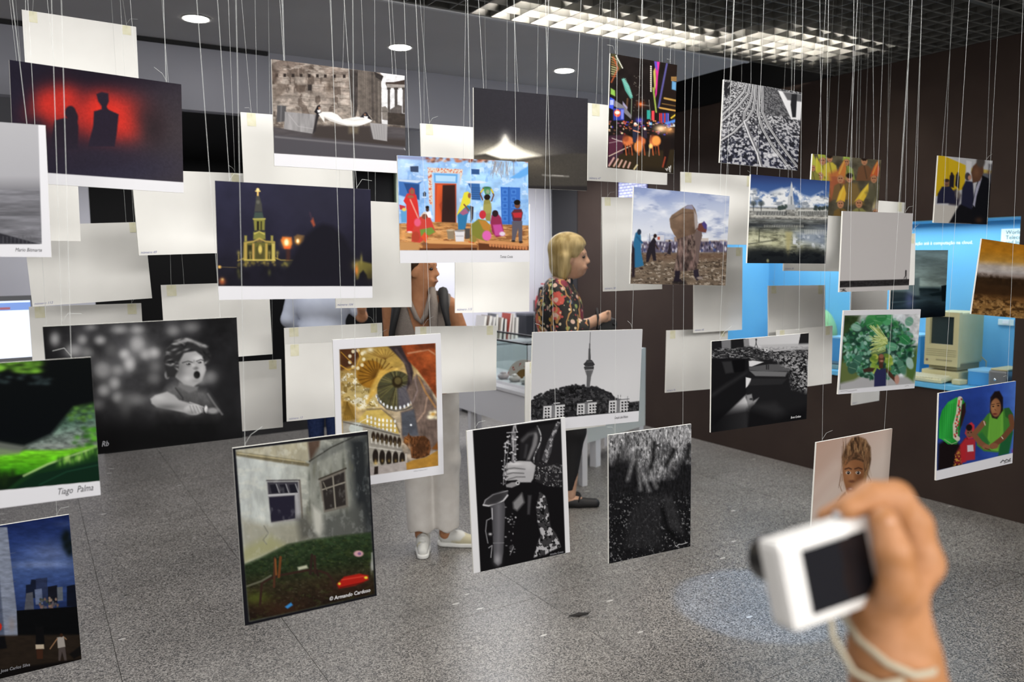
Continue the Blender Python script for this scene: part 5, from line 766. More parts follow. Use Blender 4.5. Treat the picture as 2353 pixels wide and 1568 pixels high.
@art('F21tower')
def _(c):
    c.fr('a3'); c.clip([(240,-30),(1195,-30),(1157,671),(252,751)],2); B=c.m
    c.grad((300,0),(600,600),[(0,'#b9babd'),(0.6,'#c3c3c6'),(1,'#cacacc')]); c.glow(1000,500,260,200,'#d2d2d4',.5)
    hill=[(240,590),(340,545),(370,515),(440,495),(520,495),(545,465),(640,455),(700,468),(760,475),(800,465),(850,500),(920,520),(950,560),(1000,575),(1080,600),(1160,590),(1160,680),(250,760)]
    c.poly(hill,'#242426',6); c.clip(mask=B*c.pm(hill,6)); c.spots(18,15,.55,'#4a4a4c',.8,3); c.spots(22,18,.6,'#0f0f10',.9,9); c.clip(mask=B)
    for i in range(60): x=rnd.uniform(270,950); y=np.interp(x,[250,370,540,640,760,860,950],[575,512,470,455,470,505,565]); c.ell(x,y+rnd.uniform(-4,10),11,9,'#252527',4,.9)
    G='#3b3b3d'; c.line([(748,15),(742,150)],4,G); c.line([(743,110),(739,245)],9,'#48484a'); c.poly([(733,150),(748,150),(752,245),(730,245)],'#4d4d4f',2); c.poly([(718,245),(760,245),(772,262),(708,262)],G,2); c.poly([(690,280),(708,262),(772,262),(786,285),(770,298),(704,298)],'#333335',2); c.poly([(694,300),(778,298),(776,325),(700,328)],'#474749',2); c.line([(696,312),(776,310)],5,'#2a2a2b'); c.poly([(702,330),(774,328),(756,375),(742,475),(714,475),(718,378)],'#6a6a6c',3); c.line([(728,335),(726,475)],5,'#3f3f41',.8); c.line([(744,335),(738,475)],4,'#48484a',.8)
    for k in range(5): c.line([(706+k*3,345+k*9),(770-k*3,343+k*9)],3,'#4a4a4c',.6)
    for x0,y0,x1,y1 in ((355,615,535,735),(638,595,803,705),(905,570,1072,690)):
        w=x1-x0; c.poly([(x0,y0+14),(x1,y0),(x1-8,y1-15),(x0-4,y1)],'#c9c9cb',2); c.poly([(x0+.38*w,y0+2),(x0+.55*w,y0),(x0+.54*w,y1-10),(x0+.37*w,y1-4)],'#77777a',2); c.line([(x0,y0+16),(x1,y0+2)],6,'#57575a')
        for r in range(4):
            for q in (.06,.2,.62,.78,.92): c.rect(x0+q*w,y0+32+r*24-q*12,x0+(q+.09)*w,y0+46+r*24-q*12,'#2b2b2d',2)
        for q in (.45,.58): c.line([(x0+q*w,y0),(x0+q*w,y0-30)],3,'#3a3a3c')
        c.line([(x0+.5*w,y0-6),(x0+.75*w,y0-10)],8,'#d6d6d8')
    c.line([(455,610),(455,510)],3,'#55555a'); c.line([(1058,590),(1060,550)],3,'#55555a'); c.clip()
@art('F22dome')
def _(c):
    c.fr('a2'); c.clip([(726,158),(1530,104),(1553,1131),(760,1245)],2); B=c.m
    c.grad((750,150),(1500,1100),[(0,'#7a5a2a'),(0.3,'#a8894a'),(0.6,'#b5a58a'),(1,'#8a8078')]); c.tex(60,50,.4,3)
    c.poly([(726,150),(880,150),(900,200),(840,290),(740,330)],'#4a2c1a',12); c.poly([(900,150),(1150,130),(1240,220),(1250,300),(1080,330),(900,300)],'#a88a44',14); 
    for k in range(9): c.line([(1110,240),(940+k*34,150+abs(k-4)*7)],6,'#6a4a20',.6,5)
    c.ell(985,365,118,118,'#8f6420',8)
    for k in range(16): a=math.pi*.86+k*math.pi*1.2/15; c.line([(1040,385),(1040+150*math.cos(a),385+150*math.sin(a))],9,'#4f3210',.75,5)
    c.clip(mask=B*(1-c.em(985,365,118,118,8))*c.pm([(740,350),(870,340),(1000,480),(1060,640),(900,660),(750,560)],20)); c.grad((760,400),(1000,640),[(0,'#a89058'),(1,'#c2b27a')]); c.spots(26,26,.56,'#e6e2d0',.8,5); c.spots(30,30,.6,'#6a5426',.7,15); c.clip(mask=B)
    c.poly([(1060,330),(1240,310),(1130,400),(1000,560),(950,620),(990,480)],'#bf9a48',12); c.line([(1210,320),(1080,400),(1010,500)],14,'#d8b868',.8,8)
    c.ell(1200,500,158,162,'#4a4630',6); c.clip(mask=B*c.em(1200,500,158,162,6)); 
    for k in range(36): a=k*2*math.pi/36; c.line([(1205,440),(1205+200*math.cos(a),450+200*math.sin(a))],6,rnd.choice(['#6d6a3c','#2c2a1c','#8a8450','#3f4630']),.7,5)
    c.poly([(1210,480),(1380,420),(1380,680),(1220,680)],'#5d5a6a',14,.75); c.ell(1210,430,44,50,'#2a2214',8); c.ell(1215,420,28,30,'#5a5030',6); c.clip(mask=B)
    for k in range(11): a=math.pi*(.93-.075*k*.95); x=1200+165*math.cos(a); y=520+128*math.sin(a); c.ell(x,y,9,15,'#eef2f6',4); 
    c.line([(1042,540),(1060,600),(1120,655),(1200,672),(1280,660),(1345,625)],10,'#3a3c40',.8,5)
    c.poly([(1130,130),(1250,120),(1320,250),(1345,350),(1330,480),(1290,500),(1300,380),(1270,270)],'#332a2c',8); c.line([(1200,160),(1290,290),(1330,440)],22,'#4f4444',.8,8); c.poly([(1240,120),(1530,100),(1540,560),(1480,470),(1380,330),(1300,250)],'#8a4020',8); c.clip(mask=B*c.pm([(1240,120),(1530,100),(1540,560),(1480,470),(1380,330),(1300,250)],8)); c.tex(60,60,.35,7); c.glow(1470,230,80,80,'#b0582c',.8); c.line([(1300,190),(1470,160),(1530,200)],10,'#d8b898',.6,8); c.poly([(1380,115),(1530,105),(1530,150),(1420,160)],'#5a2c1c',14,.8); c.clip(mask=B)
    c.poly([(1290,500),(1370,360),(1480,480),(1545,620),(1550,1000),(1400,1000),(1250,900),(1240,680),(1340,650)],'#6a5a52',10); c.clip(mask=B*c.pm([(1290,500),(1370,360),(1480,480),(1545,620),(1550,1000),(1400,1000),(1250,900),(1240,680),(1340,650)],10)); c.tex(30,110,.3,9); c.poly([(1240,690),(1350,660),(1390,880),(1250,880)],'#4d5058',10); c.line([(1390,390),(1450,520),(1530,640)],16,'#a87a48',.8,6); c.line([(1460,560),(1440,680),(1380,760)],14,'#a58a78',.8,6); c.line([(1350,380),(1380,500),(1340,600)],10,'#8a7a78',.8,6)
    c.ell(1325,790,9,9,'#eef2f8',4)
    for x in range(7): c.glow(1480+rnd.uniform(-20,60),700+rnd.uniform(-40,40),20,16,'#f8f0d0',.9)
    c.glow(1510,700,20,16,'#c89030',.8); c.clip(mask=B)
    c.poly([(755,590),(800,590),(850,640),(862,740),(760,760)],'#8a6c30',8); 
    for k in range(6): c.line([(790,600),(760+k*18,740)],6,'#5d4418',.6,5)
    c.poly([(870,760),(950,670),(1060,650),(1160,720),(1225,830),(1220,870),(1100,840),(900,780)],'#c2a85a',8); c.line([(960,660),(1080,655),(1180,740),(1230,850)],12,'#6a5c48',.8,6)
    for r in range(3):
        for k in range(8): c.ell(960+k*33,730+r*38+k*6-abs(k-3)*3,8,14,'#f0f4f4',3,.95)
    c.poly([(755,755),(900,770),(1230,870),(1250,1010),(1250,1130),(760,1245)],'#9a968c',6); c.tex(60,30,.12,4); c.ell(865,822,58,50,'#b9c0bc',5); c.line([(760,765),(960,810),(1230,880)],9,'#4f4a44',.9,5)
    for k in range(7): c.ell(1010+k*36,885+k*8,17,40,'#2c221a',4); c.rect(990+k*36,900+k*8,1002+k*36,945+k*8,'#c2beb6',3); c.ell(1012+k*36,905+k*8,8,20,'#7a6a4a',4,.6)
    c.line([(990,950),(1250,1000)],16,'#8d8880',.9,5); c.line([(980,975),(1250,1015)],10,'#c8c4bc',.9,5)
    for k in range(5): c.ell(1028+k*56,1055+k*6,25,62,'#241e1a',4); c.rect(1053+k*56,1010+k*5,1068+k*56,1110,'#b2aca2',3); c.glow(1030+k*56,1090,10,14,'#a88a4a',.6)
    c.poly([(970,1140),(1070,1130),(1290,1090),(1295,1170),(980,1215)],'#a8a09c',5); c.poly([(1020,1140),(1050,1135),(1050,1200),(1015,1205)],'#2a221e',4); c.glow(1030,1110,16,14,'#e8c880',.8)
    c.poly([(1285,1110),(1340,1085),(1450,1060),(1555,1000),(1560,1130),(1290,1165)],'#a87c34',6); c.tex(40,30,.12,5); c.poly([(1500,990),(1550,930),(1560,1000)],'#7a4a20',8)
    cat=[(1330,1065),(1320,1000),(1285,955),(1262,935),(1268,895),(1295,880),(1305,855),(1318,880),(1340,890),(1380,885),(1440,882),(1480,920),(1492,980),(1480,1040),(1440,1060),(1370,1075)]
    c.poly(cat,'#5d3a22',5); c.clip(mask=B*c.pm(cat,5)); c.tex(12,26,.7,6); c.glow(1410,980,50,70,'#3a2416',.7); c.glow(1290,920,26,26,'#b0743c',.8); c.glow(1310,980,16,30,'#c8a888',.7); c.clip(mask=B); c.line([(1280,905),(1300,915)],5,'#2a180c',.8)
    for k in range(9): a=k*.7; c.ell(840+60*math.cos(a)+30,250+75*math.sin(a)-10,14,15,'#e8e0c0',4,.85)
    c.line([(735,290),(800,330),(870,300),(900,220),(880,160)],9,'#c89a3c',.8); c.line([(740,180),(830,270)],8,'#b5852c',.8); c.glow(985,160,26,20,'#e8e4d0',.8); c.glow(935,180,20,16,'#e0dcc8',.8); c.clip()
@art('F23house')
def _(c):
    c.fr('px'); c.c[:] = hx('#17171c'); q=[(541,1034),(842,1000),(860,1365),(572,1428)]; c.clip(q,1.2); B=c.m
    c.grad((560,1040),(840,1100),[(0,'#a9aeac'),(0.3,'#b5bab6'),(0.5,'#a0a39b'),(0.7,'#83857d'),(1,'#3a3c3c')]); c.tex(40,60,.14,3)
    c.poly([(541,1034),(708,1012),(709,1058),(690,1065),(545,1042)],'#a5a08a',3); c.spots(14,10,.56,'#c9c8bc',.3,2); c.poly([(541,1037),(690,1058),(712,1066),(708,1072),(640,1063),(541,1047)],'#6d6650',2); c.line([(545,1041),(700,1062)],3,'#b5ab88',.8)
    c.poly([(706,1015),(735,1008),(732,1040),(712,1062)],'#4f3f35',3); c.poly([(712,1062),(730,1030),(810,1005),(842,1000),(850,1060),(820,1100),(715,1076)],'#6d6f6a',5); c.line([(710,1060),(760,1028),(812,1004)],3,'#33332f',.9); c.poly([(712,1070),(815,1020),(830,1180),(825,1260),(712,1240)],'#85877f',4); c.tex(12,30,.16,8)
    c.poly([(800,1010),(842,1000),(862,1365),(845,1290),(820,1240)],'#26292b',12); c.clip(mask=B*c.pm([(800,1010),(842,1000),(862,1365),(845,1290),(820,1240)],12)); c.spots(6,20,.58,'#3f4446',.6,5); c.clip(mask=B); 
    for i in range(26): x=rnd.uniform(690,810); y=rnd.uniform(1060,1180); c.glow(x,y,3,rnd.uniform(8,22),rnd.choice(['#4a4d46','#5d5d50','#6a6a60']),.6)
    # windows
    c.poly([(612,1106),(688,1106),(690,1195),(622,1202)],'#8f8e90',1.5); c.poly([(614,1108),(684,1107),(684,1132),(616,1136)],'#3a3840',1.2)
    for k in range(3): c.poly([(619+k*22,1114),(634+k*22,1112),(640+k*22,1132),(624+k*22,1134)],'#1c1b24',1); c.line([(634+k*22,1112),(641+k*22,1132)],1.6,'#a5a5a8')
    c.line([(616,1138),(682,1134)],3.5,'#b5b5b8'); c.poly([(617,1142),(676,1138),(678,1191),(622,1200)],'#22202e',1.2); c.line([(680,1136),(686,1194)],6,'#9d9da0'); c.line([(612,1104),(688,1103)],3,'#4a464a'); c.line([(688,1105),(694,1190)],4,'#5a5048',.7)
    c.poly([(732,1102),(792,1078),(800,1165),(744,1178)],'#6d6860',1.5); c.poly([(738,1106),(790,1084),(794,1160),(746,1172)],'#2c2826',1.5); c.line([(740,1125),(792,1108)],3,'#8a857a'); c.line([(764,1095),(770,1168)],3,'#8a857a'); c.line([(742,1108),(750,1126)],2,'#7a756a'); c.line([(732,1101),(794,1076)],3.5,'#3a352e')
    # lower walls, stains
    c.poly([(552,1190),(610,1205),(690,1200),(710,1180),(712,1240),(660,1258),(556,1290)],'#8d8a78',10,.7); c.poly([(680,1190),(705,1180),(716,1205),(728,1235),(690,1240)],'#4a4a46',9,.8); c.poly([(716,1160),(738,1180),(746,1215),(735,1232),(722,1220)],'#b5b5ac',5); c.poly([(745,1185),(830,1160),(850,1250),(740,1240)],'#4d4f4c',10,.85); c.poly([(553,1262),(620,1230),(660,1255),(600,1280),(556,1300)],'#98986a',10,.7); c.line([(606,1208),(616,1225),(604,1240),(612,1250)],2.5,'#6a6a62',.7); c.spots(10,14,.62,'#c9ccc8',.2,14,3,6)
    grass=[(556,1300),(600,1282),(660,1252),(720,1240),(800,1230),(850,1225),(862,1365),(572,1428)]
    c.poly(grass,'#26351c',5); c.clip(mask=B*c.pm(grass,4)); c.grad((700,1240),(720,1400),[(0,'#2a3a24'),(0.35,'#222e1c'),(0.6,'#2e2a1c'),(0.8,'#281f17'),(1,'#1e1612')]); c.tex(8,5,.4,5,3); c.spots(10,6,.62,'#3f4a24',.35,8); c.spots(6,4,.7,'#6a6a54',.3,19); c.glow(590,1375,30,14,'#4f5a22',.8); c.glow(650,1400,60,20,'#3a261a',.7); c.glow(800,1345,60,20,'#332017',.7); c.clip(mask=B)
    W='#4a2f22'; c.line([(597,1388),(601,1340),(618,1330),(640,1322),(705,1310),(735,1312),(752,1318),(765,1335),(768,1350)],5.5,'#33231d'); c.line([(563,1348),(600,1335),(622,1322)],4,'#6a6a5a',.8); c.line([(629,1348),(631,1282)],5,W); c.line([(640,1325),(644,1280)],5.5,'#6a3f22'); c.line([(632,1285),(634,1320)],4,'#7a4a28'); c.line([(712,1318),(716,1275)],6,'#2c211d'); c.line([(724,1316),(722,1278)],6,'#33241e'); c.line([(727,1310),(730,1322)],5,'#2a1d1a')
    c.poly([(683,1303),(704,1298),(707,1305),(685,1310)],'#b5b8a0',2); c.ell(823,1272,11,7,'#c89aa2',1.5); c.ell(825,1272,4,3.5,'#7a5a80',1.2)
    c.poly([(773,1342),(790,1325),(825,1318),(845,1322),(846,1332),(815,1345),(778,1352)],'#a82018',2); c.line([(785,1332),(835,1324)],3,'#d04030',.8); c.ell(779,1341,3,3,'#e0c040',1); c.ell(840,1327,4,3,'#e8d040',1); c.line([(780,1350),(835,1338)],3,'#5a1410',.8)
    c.poly([(654,1394),(668,1384),(672,1390),(660,1398)],'#3a86c8',1.5); c.poly([(852,1270),(856,1268),(858,1310),(854,1310)],'#c8c8c8',1.5,.6); c.glow(853,1300,3,14,'#d0d0d0',.6); c.clip()
@art('F24sax')
def _(c):
    c.fr('a3'); c.fr('px'); c.c[:] = hx('#dedee0'); c.poly([(1085,989),(1287,962),(1298,1271),(1103,1315)],'#121113',.9); c.clip([(1085,989),(1287,962),(1298,1271),(1103,1315)],.9); B=c.m
    c.fr('a3')
    # jacket folds and straps
    c.poly([(160,900),(230,840),(330,790),(420,780),(510,760),(520,1100),(420,1180),(300,1180),(230,1080),(150,1090)],'#1e1d1f',12); c.line([(180,920),(230,870),(310,850)],26,'#5d5c5e',.7,12); c.line([(215,960),(200,1060)],18,'#48474a',.7,10); c.poly([(280,860),(320,850),(300,960),(240,1085),(215,1085),(260,960)],'#8a898b',10,.8); c.line([(300,820),(330,930),(310,1080)],20,'#2a292b',.9,6)
    for i in range(26): t=i/25; c.ell(305+30*math.sin(t*5),800+t*300,6,7,rnd.choice(['#c8c8ca','#6a6a6c']),3,.8)
    c.poly([(470,760),(500,770),(440,900),(420,1020),(380,1110),(340,1080),(380,960)],'#4a494c',6); c.clip(mask=B*c.pm([(470,760),(500,770),(440,900),(420,1020),(380,1110),(340,1080),(380,960)],6)); c.spots(16,24,.55,'#a8a7aa',.8,4); c.clip(mask=B)
    # sleeve, hand
    c.poly([(270,1160),(300,1110),(350,1100),(420,1130),(520,1110),(520,1310),(380,1300),(290,1260)],'#232224',8); c.clip(mask=B*c.pm([(270,1160),(300,1110),(350,1100),(420,1130),(520,1110),(520,1310),(380,1300),(290,1260)],8)); c.spots(20,20,.6,'#6d6c6e',.7,6); c.spots(12,12,.66,'#c2c1c3',.7,16); c.clip(mask=B); c.line([(400,1170),(440,1130),(500,1160)],10,'#8d8c8e',.7,6)
    hand=[(270,1240),(290,1130),(250,1095),(160,1090),(100,1095),(50,1110),(25,1150),(60,1165),(20,1190),(15,1215),(60,1220),(30,1240),(60,1255),(130,1250),(160,1270),(250,1270)]
    c.poly(hand,'#a9a8aa',5); c.clip(mask=B*c.pm(hand,5)); c.line([(30,1160),(110,1150),(200,1160)],9,'#4d4c4e',.8,5); c.line([(20,1210),(100,1190),(190,1195)],9,'#4d4c4e',.8,5); c.line([(60,1245),(130,1225),(200,1225)],8,'#4d4c4e',.8,5); c.glow(120,1115,70,14,'#d8d7d9',.8); c.glow(90,1175,50,9,'#c8c7c9',.8); c.glow(230,1130,40,40,'#c2c1c3',.6); c.clip(mask=B)
    c.poly([(40,1290),(90,1270),(160,1265),(150,1290),(90,1315),(45,1310)],'#8a898b',5); c.ell(140,1275,16,16,'#c8c8ca',4); c.ell(140,1275,8,8,'#2a2a2c',3)
    # saxophone
    M='#77767a'; c.line([(118,790),(100,860),(95,960)],30,'#5a595c',1,4); c.line([(110,800),(95,900)],8,'#c9c8cb',.8); c.line([(108,860),(112,1000),(105,1090)],34,'#6a696c',1,4); c.line([(100,880),(104,1080)],7,'#d0cfd2',.8); c.line([(40,940),(30,1100),(20,1290)],8,'#8a898c',.9); c.line([(62,930),(52,1100),(38,1280)],5,'#6a696c',.9)
    for i in range(44): c.ell(rnd.uniform(25,140),rnd.uniform(880,1110),rnd.uniform(5,11),rnd.uniform(4,9),rnd.choice(['#dcdbde','#8f8e92','#39383a','#b5b4b8']),3,.9)
    for i in range(16): c.ell(rnd.uniform(0,45),rnd.uniform(1080,1300),6,5,rnd.choice(['#cfced2','#77767a']),3,.8)
    c.line([(50,855),(140,848)],8,'#a9a8ac',.9); c.line([(118,790),(135,850)],6,'#d8d7da',.9)
    c.fr('a7'); c.poly([(215,80),(225,40),(290,-10),(380,-40),(425,-40),(420,10),(370,60),(300,85),(240,88)],'#3f3e41',4); c.line([(218,80),(235,40),(300,-5),(420,-38)],9,'#8f8e92',.9); c.line([(218,82),(260,88),(330,75),(385,45),(420,0)],13,'#d2d1d4',.95,5); c.ell(320,25,70,34,'#29282a',14,.7,-.5)
    c.poly([(275,88),(390,50),(400,90),(395,250),(385,480),(370,570),(340,590),(305,560),(298,400),(290,200)],'#4a494d',5); c.line([(345,90),(345,300),(340,500)],40,'#6d6c71',.8,22); c.line([(290,110),(292,200)],9,'#b5b4b8',.9); c.line([(300,400),(390,398)],5,'#8d8c90',.8); c.glow(335,540,30,44,'#a5a4a8',.8)
    c.line([(285,190),(245,210),(236,300),(255,400)],8,'#8a898d',.9); c.ell(275,330,26,20,'#1a191b',4); c.glow(275,325,14,10,'#dcdbde',.9); c.line([(262,440),(290,420),(280,520)],7,'#a9a8ac',.9)
    for i in range(24): c.ell(rnd.uniform(400,490),rnd.uniform(90,500),rnd.uniform(4,9),rnd.uniform(4,8),rnd.choice(['#cfced1','#6a696c','#8f8e92']),3,.8)
    c.ell(455,440,22,22,'#3a393c',4); c.line([(440,500),(470,430)],5,'#a5a4a7',.8); c.poly([(465,60),(540,-20),(560,60),(500,130),(470,110)],'#9a999b',12,.8); c.poly([(590,0),(620,0),(605,160),(585,160)],'#4a494c',8,.8)
    tie=[(690,-30),(740,10),(760,120),(780,260),(830,330),(865,430),(780,470),(730,500),(640,520),(660,430),(700,330),(670,220),(660,100)]
    c.poly(tie,'#3a393b',6); c.clip(mask=B*c.pm(tie,6)); c.spots(26,32,.52,'#bcbbbe',.9,7,2); c.spots(18,22,.62,'#0f0f10',.9,17,2); c.clip()
@art('F25tree')
def _(c):
    c.fr('a3'); c.c[:] = hx('#1c1c1e'); n=c.n(40,90,3); 
    t=np.clip((1180-c.Y+(c.n(120,200,8)-.5)*700)/240,0,1); c._mix(t,'#8a8a8c'); c.tex(10,26,.5,4,3); c._mix(t*np.clip((c.n(14,34,12)-.54)*5,0,1)*.8,'#d0d0d2'); c._mix(t*np.clip((.40-c.n(18,30,15))*7,0,1)*.8,'#2c2c2e')
    for pts,w in (([(1170,1240),(1120,1100),(1140,1000)],26),([(1240,1200),(1270,1080),(1285,940)],36),([(980,1160),(985,1040)],30),([(1390,1120),(1420,1050),(1450,1000)],34),([(1560,1060),(1575,960)],40)): c.line(pts,w,'#161617',.85,14)
    for pts in ([(1110,1080),(1060,1250)],[(1190,1200),(1240,1340)],[(1250,1180),(1300,1310)],[(1330,1150),(1380,1180)],[(1150,1150),(1170,1330)]): c.line(pts,28,'#b5b5b7',.55,16)
    c.glow(1080,1040,60,60,'#c9c9cb',.4); c._mix(np.clip((c.Y-1330)/200,0,1)*.6,'#141416'); c.fr('a7'); c._mix(np.clip((c.n(12,14,31)-.62)*9,0,1)*np.clip((c.Y+50)/120,0,1)*.8,'#88888a')
    c.poly([(1400,440),(1440,150),(1560,0),(1700,0),(1720,200),(1700,440)],'#2c2c2e',30,.7); c.poly([(1710,0),(1790,0),(1860,200),(1900,330),(1760,280)],'#333335',24,.8); c.line([(1720,120),(1760,280),(1850,380)],30,'#0c0c0d',.8,16); c.tex(8,20,.4,9)
    c.line([(1825,420),(1835,430),(1850,412),(1880,410),(1925,395)],6,'#d8d8da',.9)
@art('F26refl')
def _(c):
    c.fr('a4'); o=2053  # readings continue from the crop to the left
    c.c[:] = hx('#141416'); X0=-o+0
    c.fr('a3'); c.grad((1770,100),(2580,100),[(0,'#1a1a1c'),(0.35,'#c9c9cb'),(1,'#d6d6d8')]); c.poly([(1760,85),(2045,60),(2050,140),(1760,170)],'#1c1c1e',3); c.poly([(1845,75),(1925,75),(1925,150),(1850,155)],'#77777a',3); c.poly([(2030,70),(2075,66),(2080,130),(2035,135)],'#8a8a8c',4)
    c.poly([(2510,20),(2590,10),(2590,115),(2490,120)],'#222224',2); 
    c.ell(2137,75,7,8,'#2a2a2c'); c.line([(2137,80),(2135,110)],7,'#333335'); c.line([(2136,108),(2122,145)],5,'#333335'); c.line([(2137,108),(2150,143)],5,'#333335')
    c.poly([(1760,165),(1930,160),(2080,130),(2160,150),(2220,185),(2580,140),(2590,260),(1760,240)],'#39393b',8); c.clip([(1760,150),(2590,130),(2590,260),(1760,250)],8); c.spots(14,7,.52,'#121214',.9,3); c.spots(20,6,.6,'#a9a9ab',.7,9); c.clip(); c.poly([(2160,120),(2580,105),(2580,160),(2240,170)],'#b5b5b7',6,.8); c.spots(12,6,.9,'#222222',0,3)
    c.poly([(1760,230),(2080,230),(2070,520),(1755,820)],'#151517',8); c.poly([(1930,250),(2045,240),(2040,340),(1950,350)],'#0c0c0e',4); c.poly([(1850,260),(1930,255),(1950,350),(1880,360)],'#3a3a3c',8,.7); c.line([(2060,350),(1900,450),(1770,540)],30,'#2e2e30',.7,14)
    c.poly([(2070,250),(2400,230),(2560,200),(2590,860),(2060,860),(2090,640),(2050,560)],'#1d1d1f',10); c.poly([(2075,255),(2110,250),(2200,262),(2100,300),(2078,300)],'#dedee0',3); c.poly([(2075,305),(2250,280),(2420,285),(2410,340),(2200,340),(2080,330)],'#58585a',4); c.poly([(2080,335),(2400,345),(2380,385),(2130,380)],'#7a7a7c',5,.9); c.poly([(2050,390),(2095,400),(2090,440),(2050,480)],'#e2e2e4',3); c.poly([(2100,400),(2400,400),(2350,450),(2070,460)],'#2a2a2c',6); c.poly([(2055,540),(2100,530),(2110,590),(2160,560),(2120,620),(2075,660),(2060,590)],'#8f8f91',6); c.ell(2095,573,14,9,'#3a3a3c',4); c.poly([(2070,660),(2110,620),(2300,600),(2400,700),(2300,850),(2080,860)],'#2b2b2d',26); c.rect(2220,285,2228,325,'#1c1c1e'); c.rect(2236,285,2243,325,'#1c1c1e')
    c.clip([(2250,220),(2590,170),(2580,520),(2440,480),(2420,330)],26); c.spots(16,12,.52,'#b0b0b2',.75,5); c.spots(12,9,.6,'#e8e8ea',.6,15); c.clip(); c.poly([(1760,700),(2060,640),(2300,720),(2570,640),(2580,840),(1750,880)],'#0e0e10',40,.85)
@art('F27sea')
def _(c):
    c.fr('r8'); c.grad((1550,700),(1550,1270),[(0,'#5f7378'),(0.25,'#8fa5a6'),(0.45,'#b5cfcc'),(0.54,'#d2ece6'),(0.58,'#5d7a80'),(0.62,'#33444c'),(0.75,'#4a616c'),(0.9,'#1d2a34'),(1,'#141c26')]); c.tex(110,26,.25,3)
    c.poly([(1440,940),(1452,940),(1452,1090),(1200,1120),(1200,980)],'#7d9496',8); c.poly([(1450,1030),(1620,1035),(1620,1052),(1450,1050)],'#2a3a40',5); c.poly([(1530,1080),(1680,1050),(1680,1090),(1560,1095)],'#22333a',5); c.poly([(1635,1010),(1690,1000),(1690,1140),(1640,1140)],'#1a262c',4); c.poly([(1180,1050),(1340,1060),(1450,1120),(1200,1190)],'#1f2c33',14,.8); c.glow(1370,1130,36,70,'#7a86c0',.7); c.line([(1220,1150),(1500,1130)],9,'#5d7680',.7,6)
# ------------------------------------------------------------------ hanging boards
WHITEB = noisy('foam_board','#e3e2de','#e8e7e3',6,2,0.7)
EDGE = mat('foam_edge','#f0efe8',0.8)
TAPE = noisy('yellowed_tape','#d9d6b8','#e2dfc8',40,2,0.35)
STRING = mat('nylon_thread','#c9ccca',0.25,spec=0.8)
INK = vcol_mat('print_ink',0.6,0.03)
PEN_D = mat('pen_black','#1d1d22',0.6); PEN_W = mat('pen_white','#e8e8ea',0.6); PEN_B = mat('pen_blue','#7c7fa8',0.6); PEN_G = mat('pencil_grey','#8a8a90',0.7)
BACKP = noisy('print_reverse','#3a3d42','#8a8880',14,3,0.45)
BT = 0.006
LABELS = {
'F1red':'dark hanging print of two silhouettes against a red glow','F2mist':'pale grey misty seascape print hanging at the left edge',
'F3green':'hanging print of a bright green mossy valley, signed below','F4city':'hanging print of a skyline under deep blue sky, lowest at left',
'F5boy':'black and white hanging print of a curly-haired boy pouting','F6rome':'hanging print of white sheets held before ancient ruins and columns',
'F7church':'night print of a lit church tower and glowing candle cups','F8india':'colourful hanging print of women in saris before a blue house',
'F9glow':'dark hanging print of a white glow over a hill','F10times':'portrait print of a neon-lit city street with police horses at night',
'F11rails':'black and white print of tram rails crossing cobblestones','F12bundle':'hanging print of a stooped figure carrying a huge sack on its back',
'F13cath':'hanging print of a white basilica with clouds mirrored in water','F14monks':'hanging print of seated monks in tall yellow hats',
'F15min':'almost blank pale print with a tiny walker on a black strip','F16meet':'small far print of people meeting in a yellow-walled room',
'F17orange':'tilted print of an orange sky above dark scrub, at right edge','F18leaves':'hanging print of a person carrying an enormous bundle of green leaves',
'F19sari':'hanging print of two women in green saris against a blue wall','F20girl':'portrait print of a wide-eyed child with tousled hair behind the held camera',
'F21tower':'black and white print of a tall needle tower above a wooded hill','F22dome':'portrait print of a cat under a golden church dome, white margin all round',
'F23house':'portrait print of a weathered white house and rusty bench frame, black border','F24sax':'black and white portrait print of hands playing a saxophone',
'F25tree':'black and white portrait print of gnarled tree bark and roots','F26refl':'black and white print of buildings mirrored in a dark puddle',
'F27sea':'grey seascape print hanging in front of the blue niche',
'B1':'blank white board back with two tape patches, topmost at left','B2':'blank white board back half hidden behind the ruins print',
'B3':'blank white board back between the red glow print and the church print','B4':'blank white board back left of centre above the boy print, tilted',
'B5':'narrow glimpse of white board back beside the grey seascape print','B6':'blank white board back just below the church tower print',
'B7':'blank white board back directly above the boy print, left part','B8':'blank white board back peeking out right of the boy print',
'B9':'blank white board back left of the dome print, upper of two overlapping','B10':'blank white board back right of the dome print in front of the woman',
'B11':'tall white board back between the church print and the blue house print','B12':'tall white board back below the blue house print',
'B13':'white board back peeking between the ruins print and the glow print','B14':'white board back behind the neon street print',
'B15':'white board back right of the sack carrier print','B16':'tall white board back left of the sack carrier print',
'B17':'tall white board back below right of the sack carrier print','B18':'white board back left of the puddle print, above the tree bark print',
'B19':'white board back above the puddle print against the blue niche','B20':'white board back behind the puddle print at its right edge',
'B21':'cream white board back behind the basilica print','B22':'white board back peeking out right of the monks print',
'B23':'small pale board back behind the tiny walker print','B24':'cream board back behind the needle tower print',
'B25':'greyish board back directly below the tiny walker print','B26':'small grey board back sticking out below the leaf bundle print',
'B27':'blank white board back left of the dome print, lower of two overlapping'}
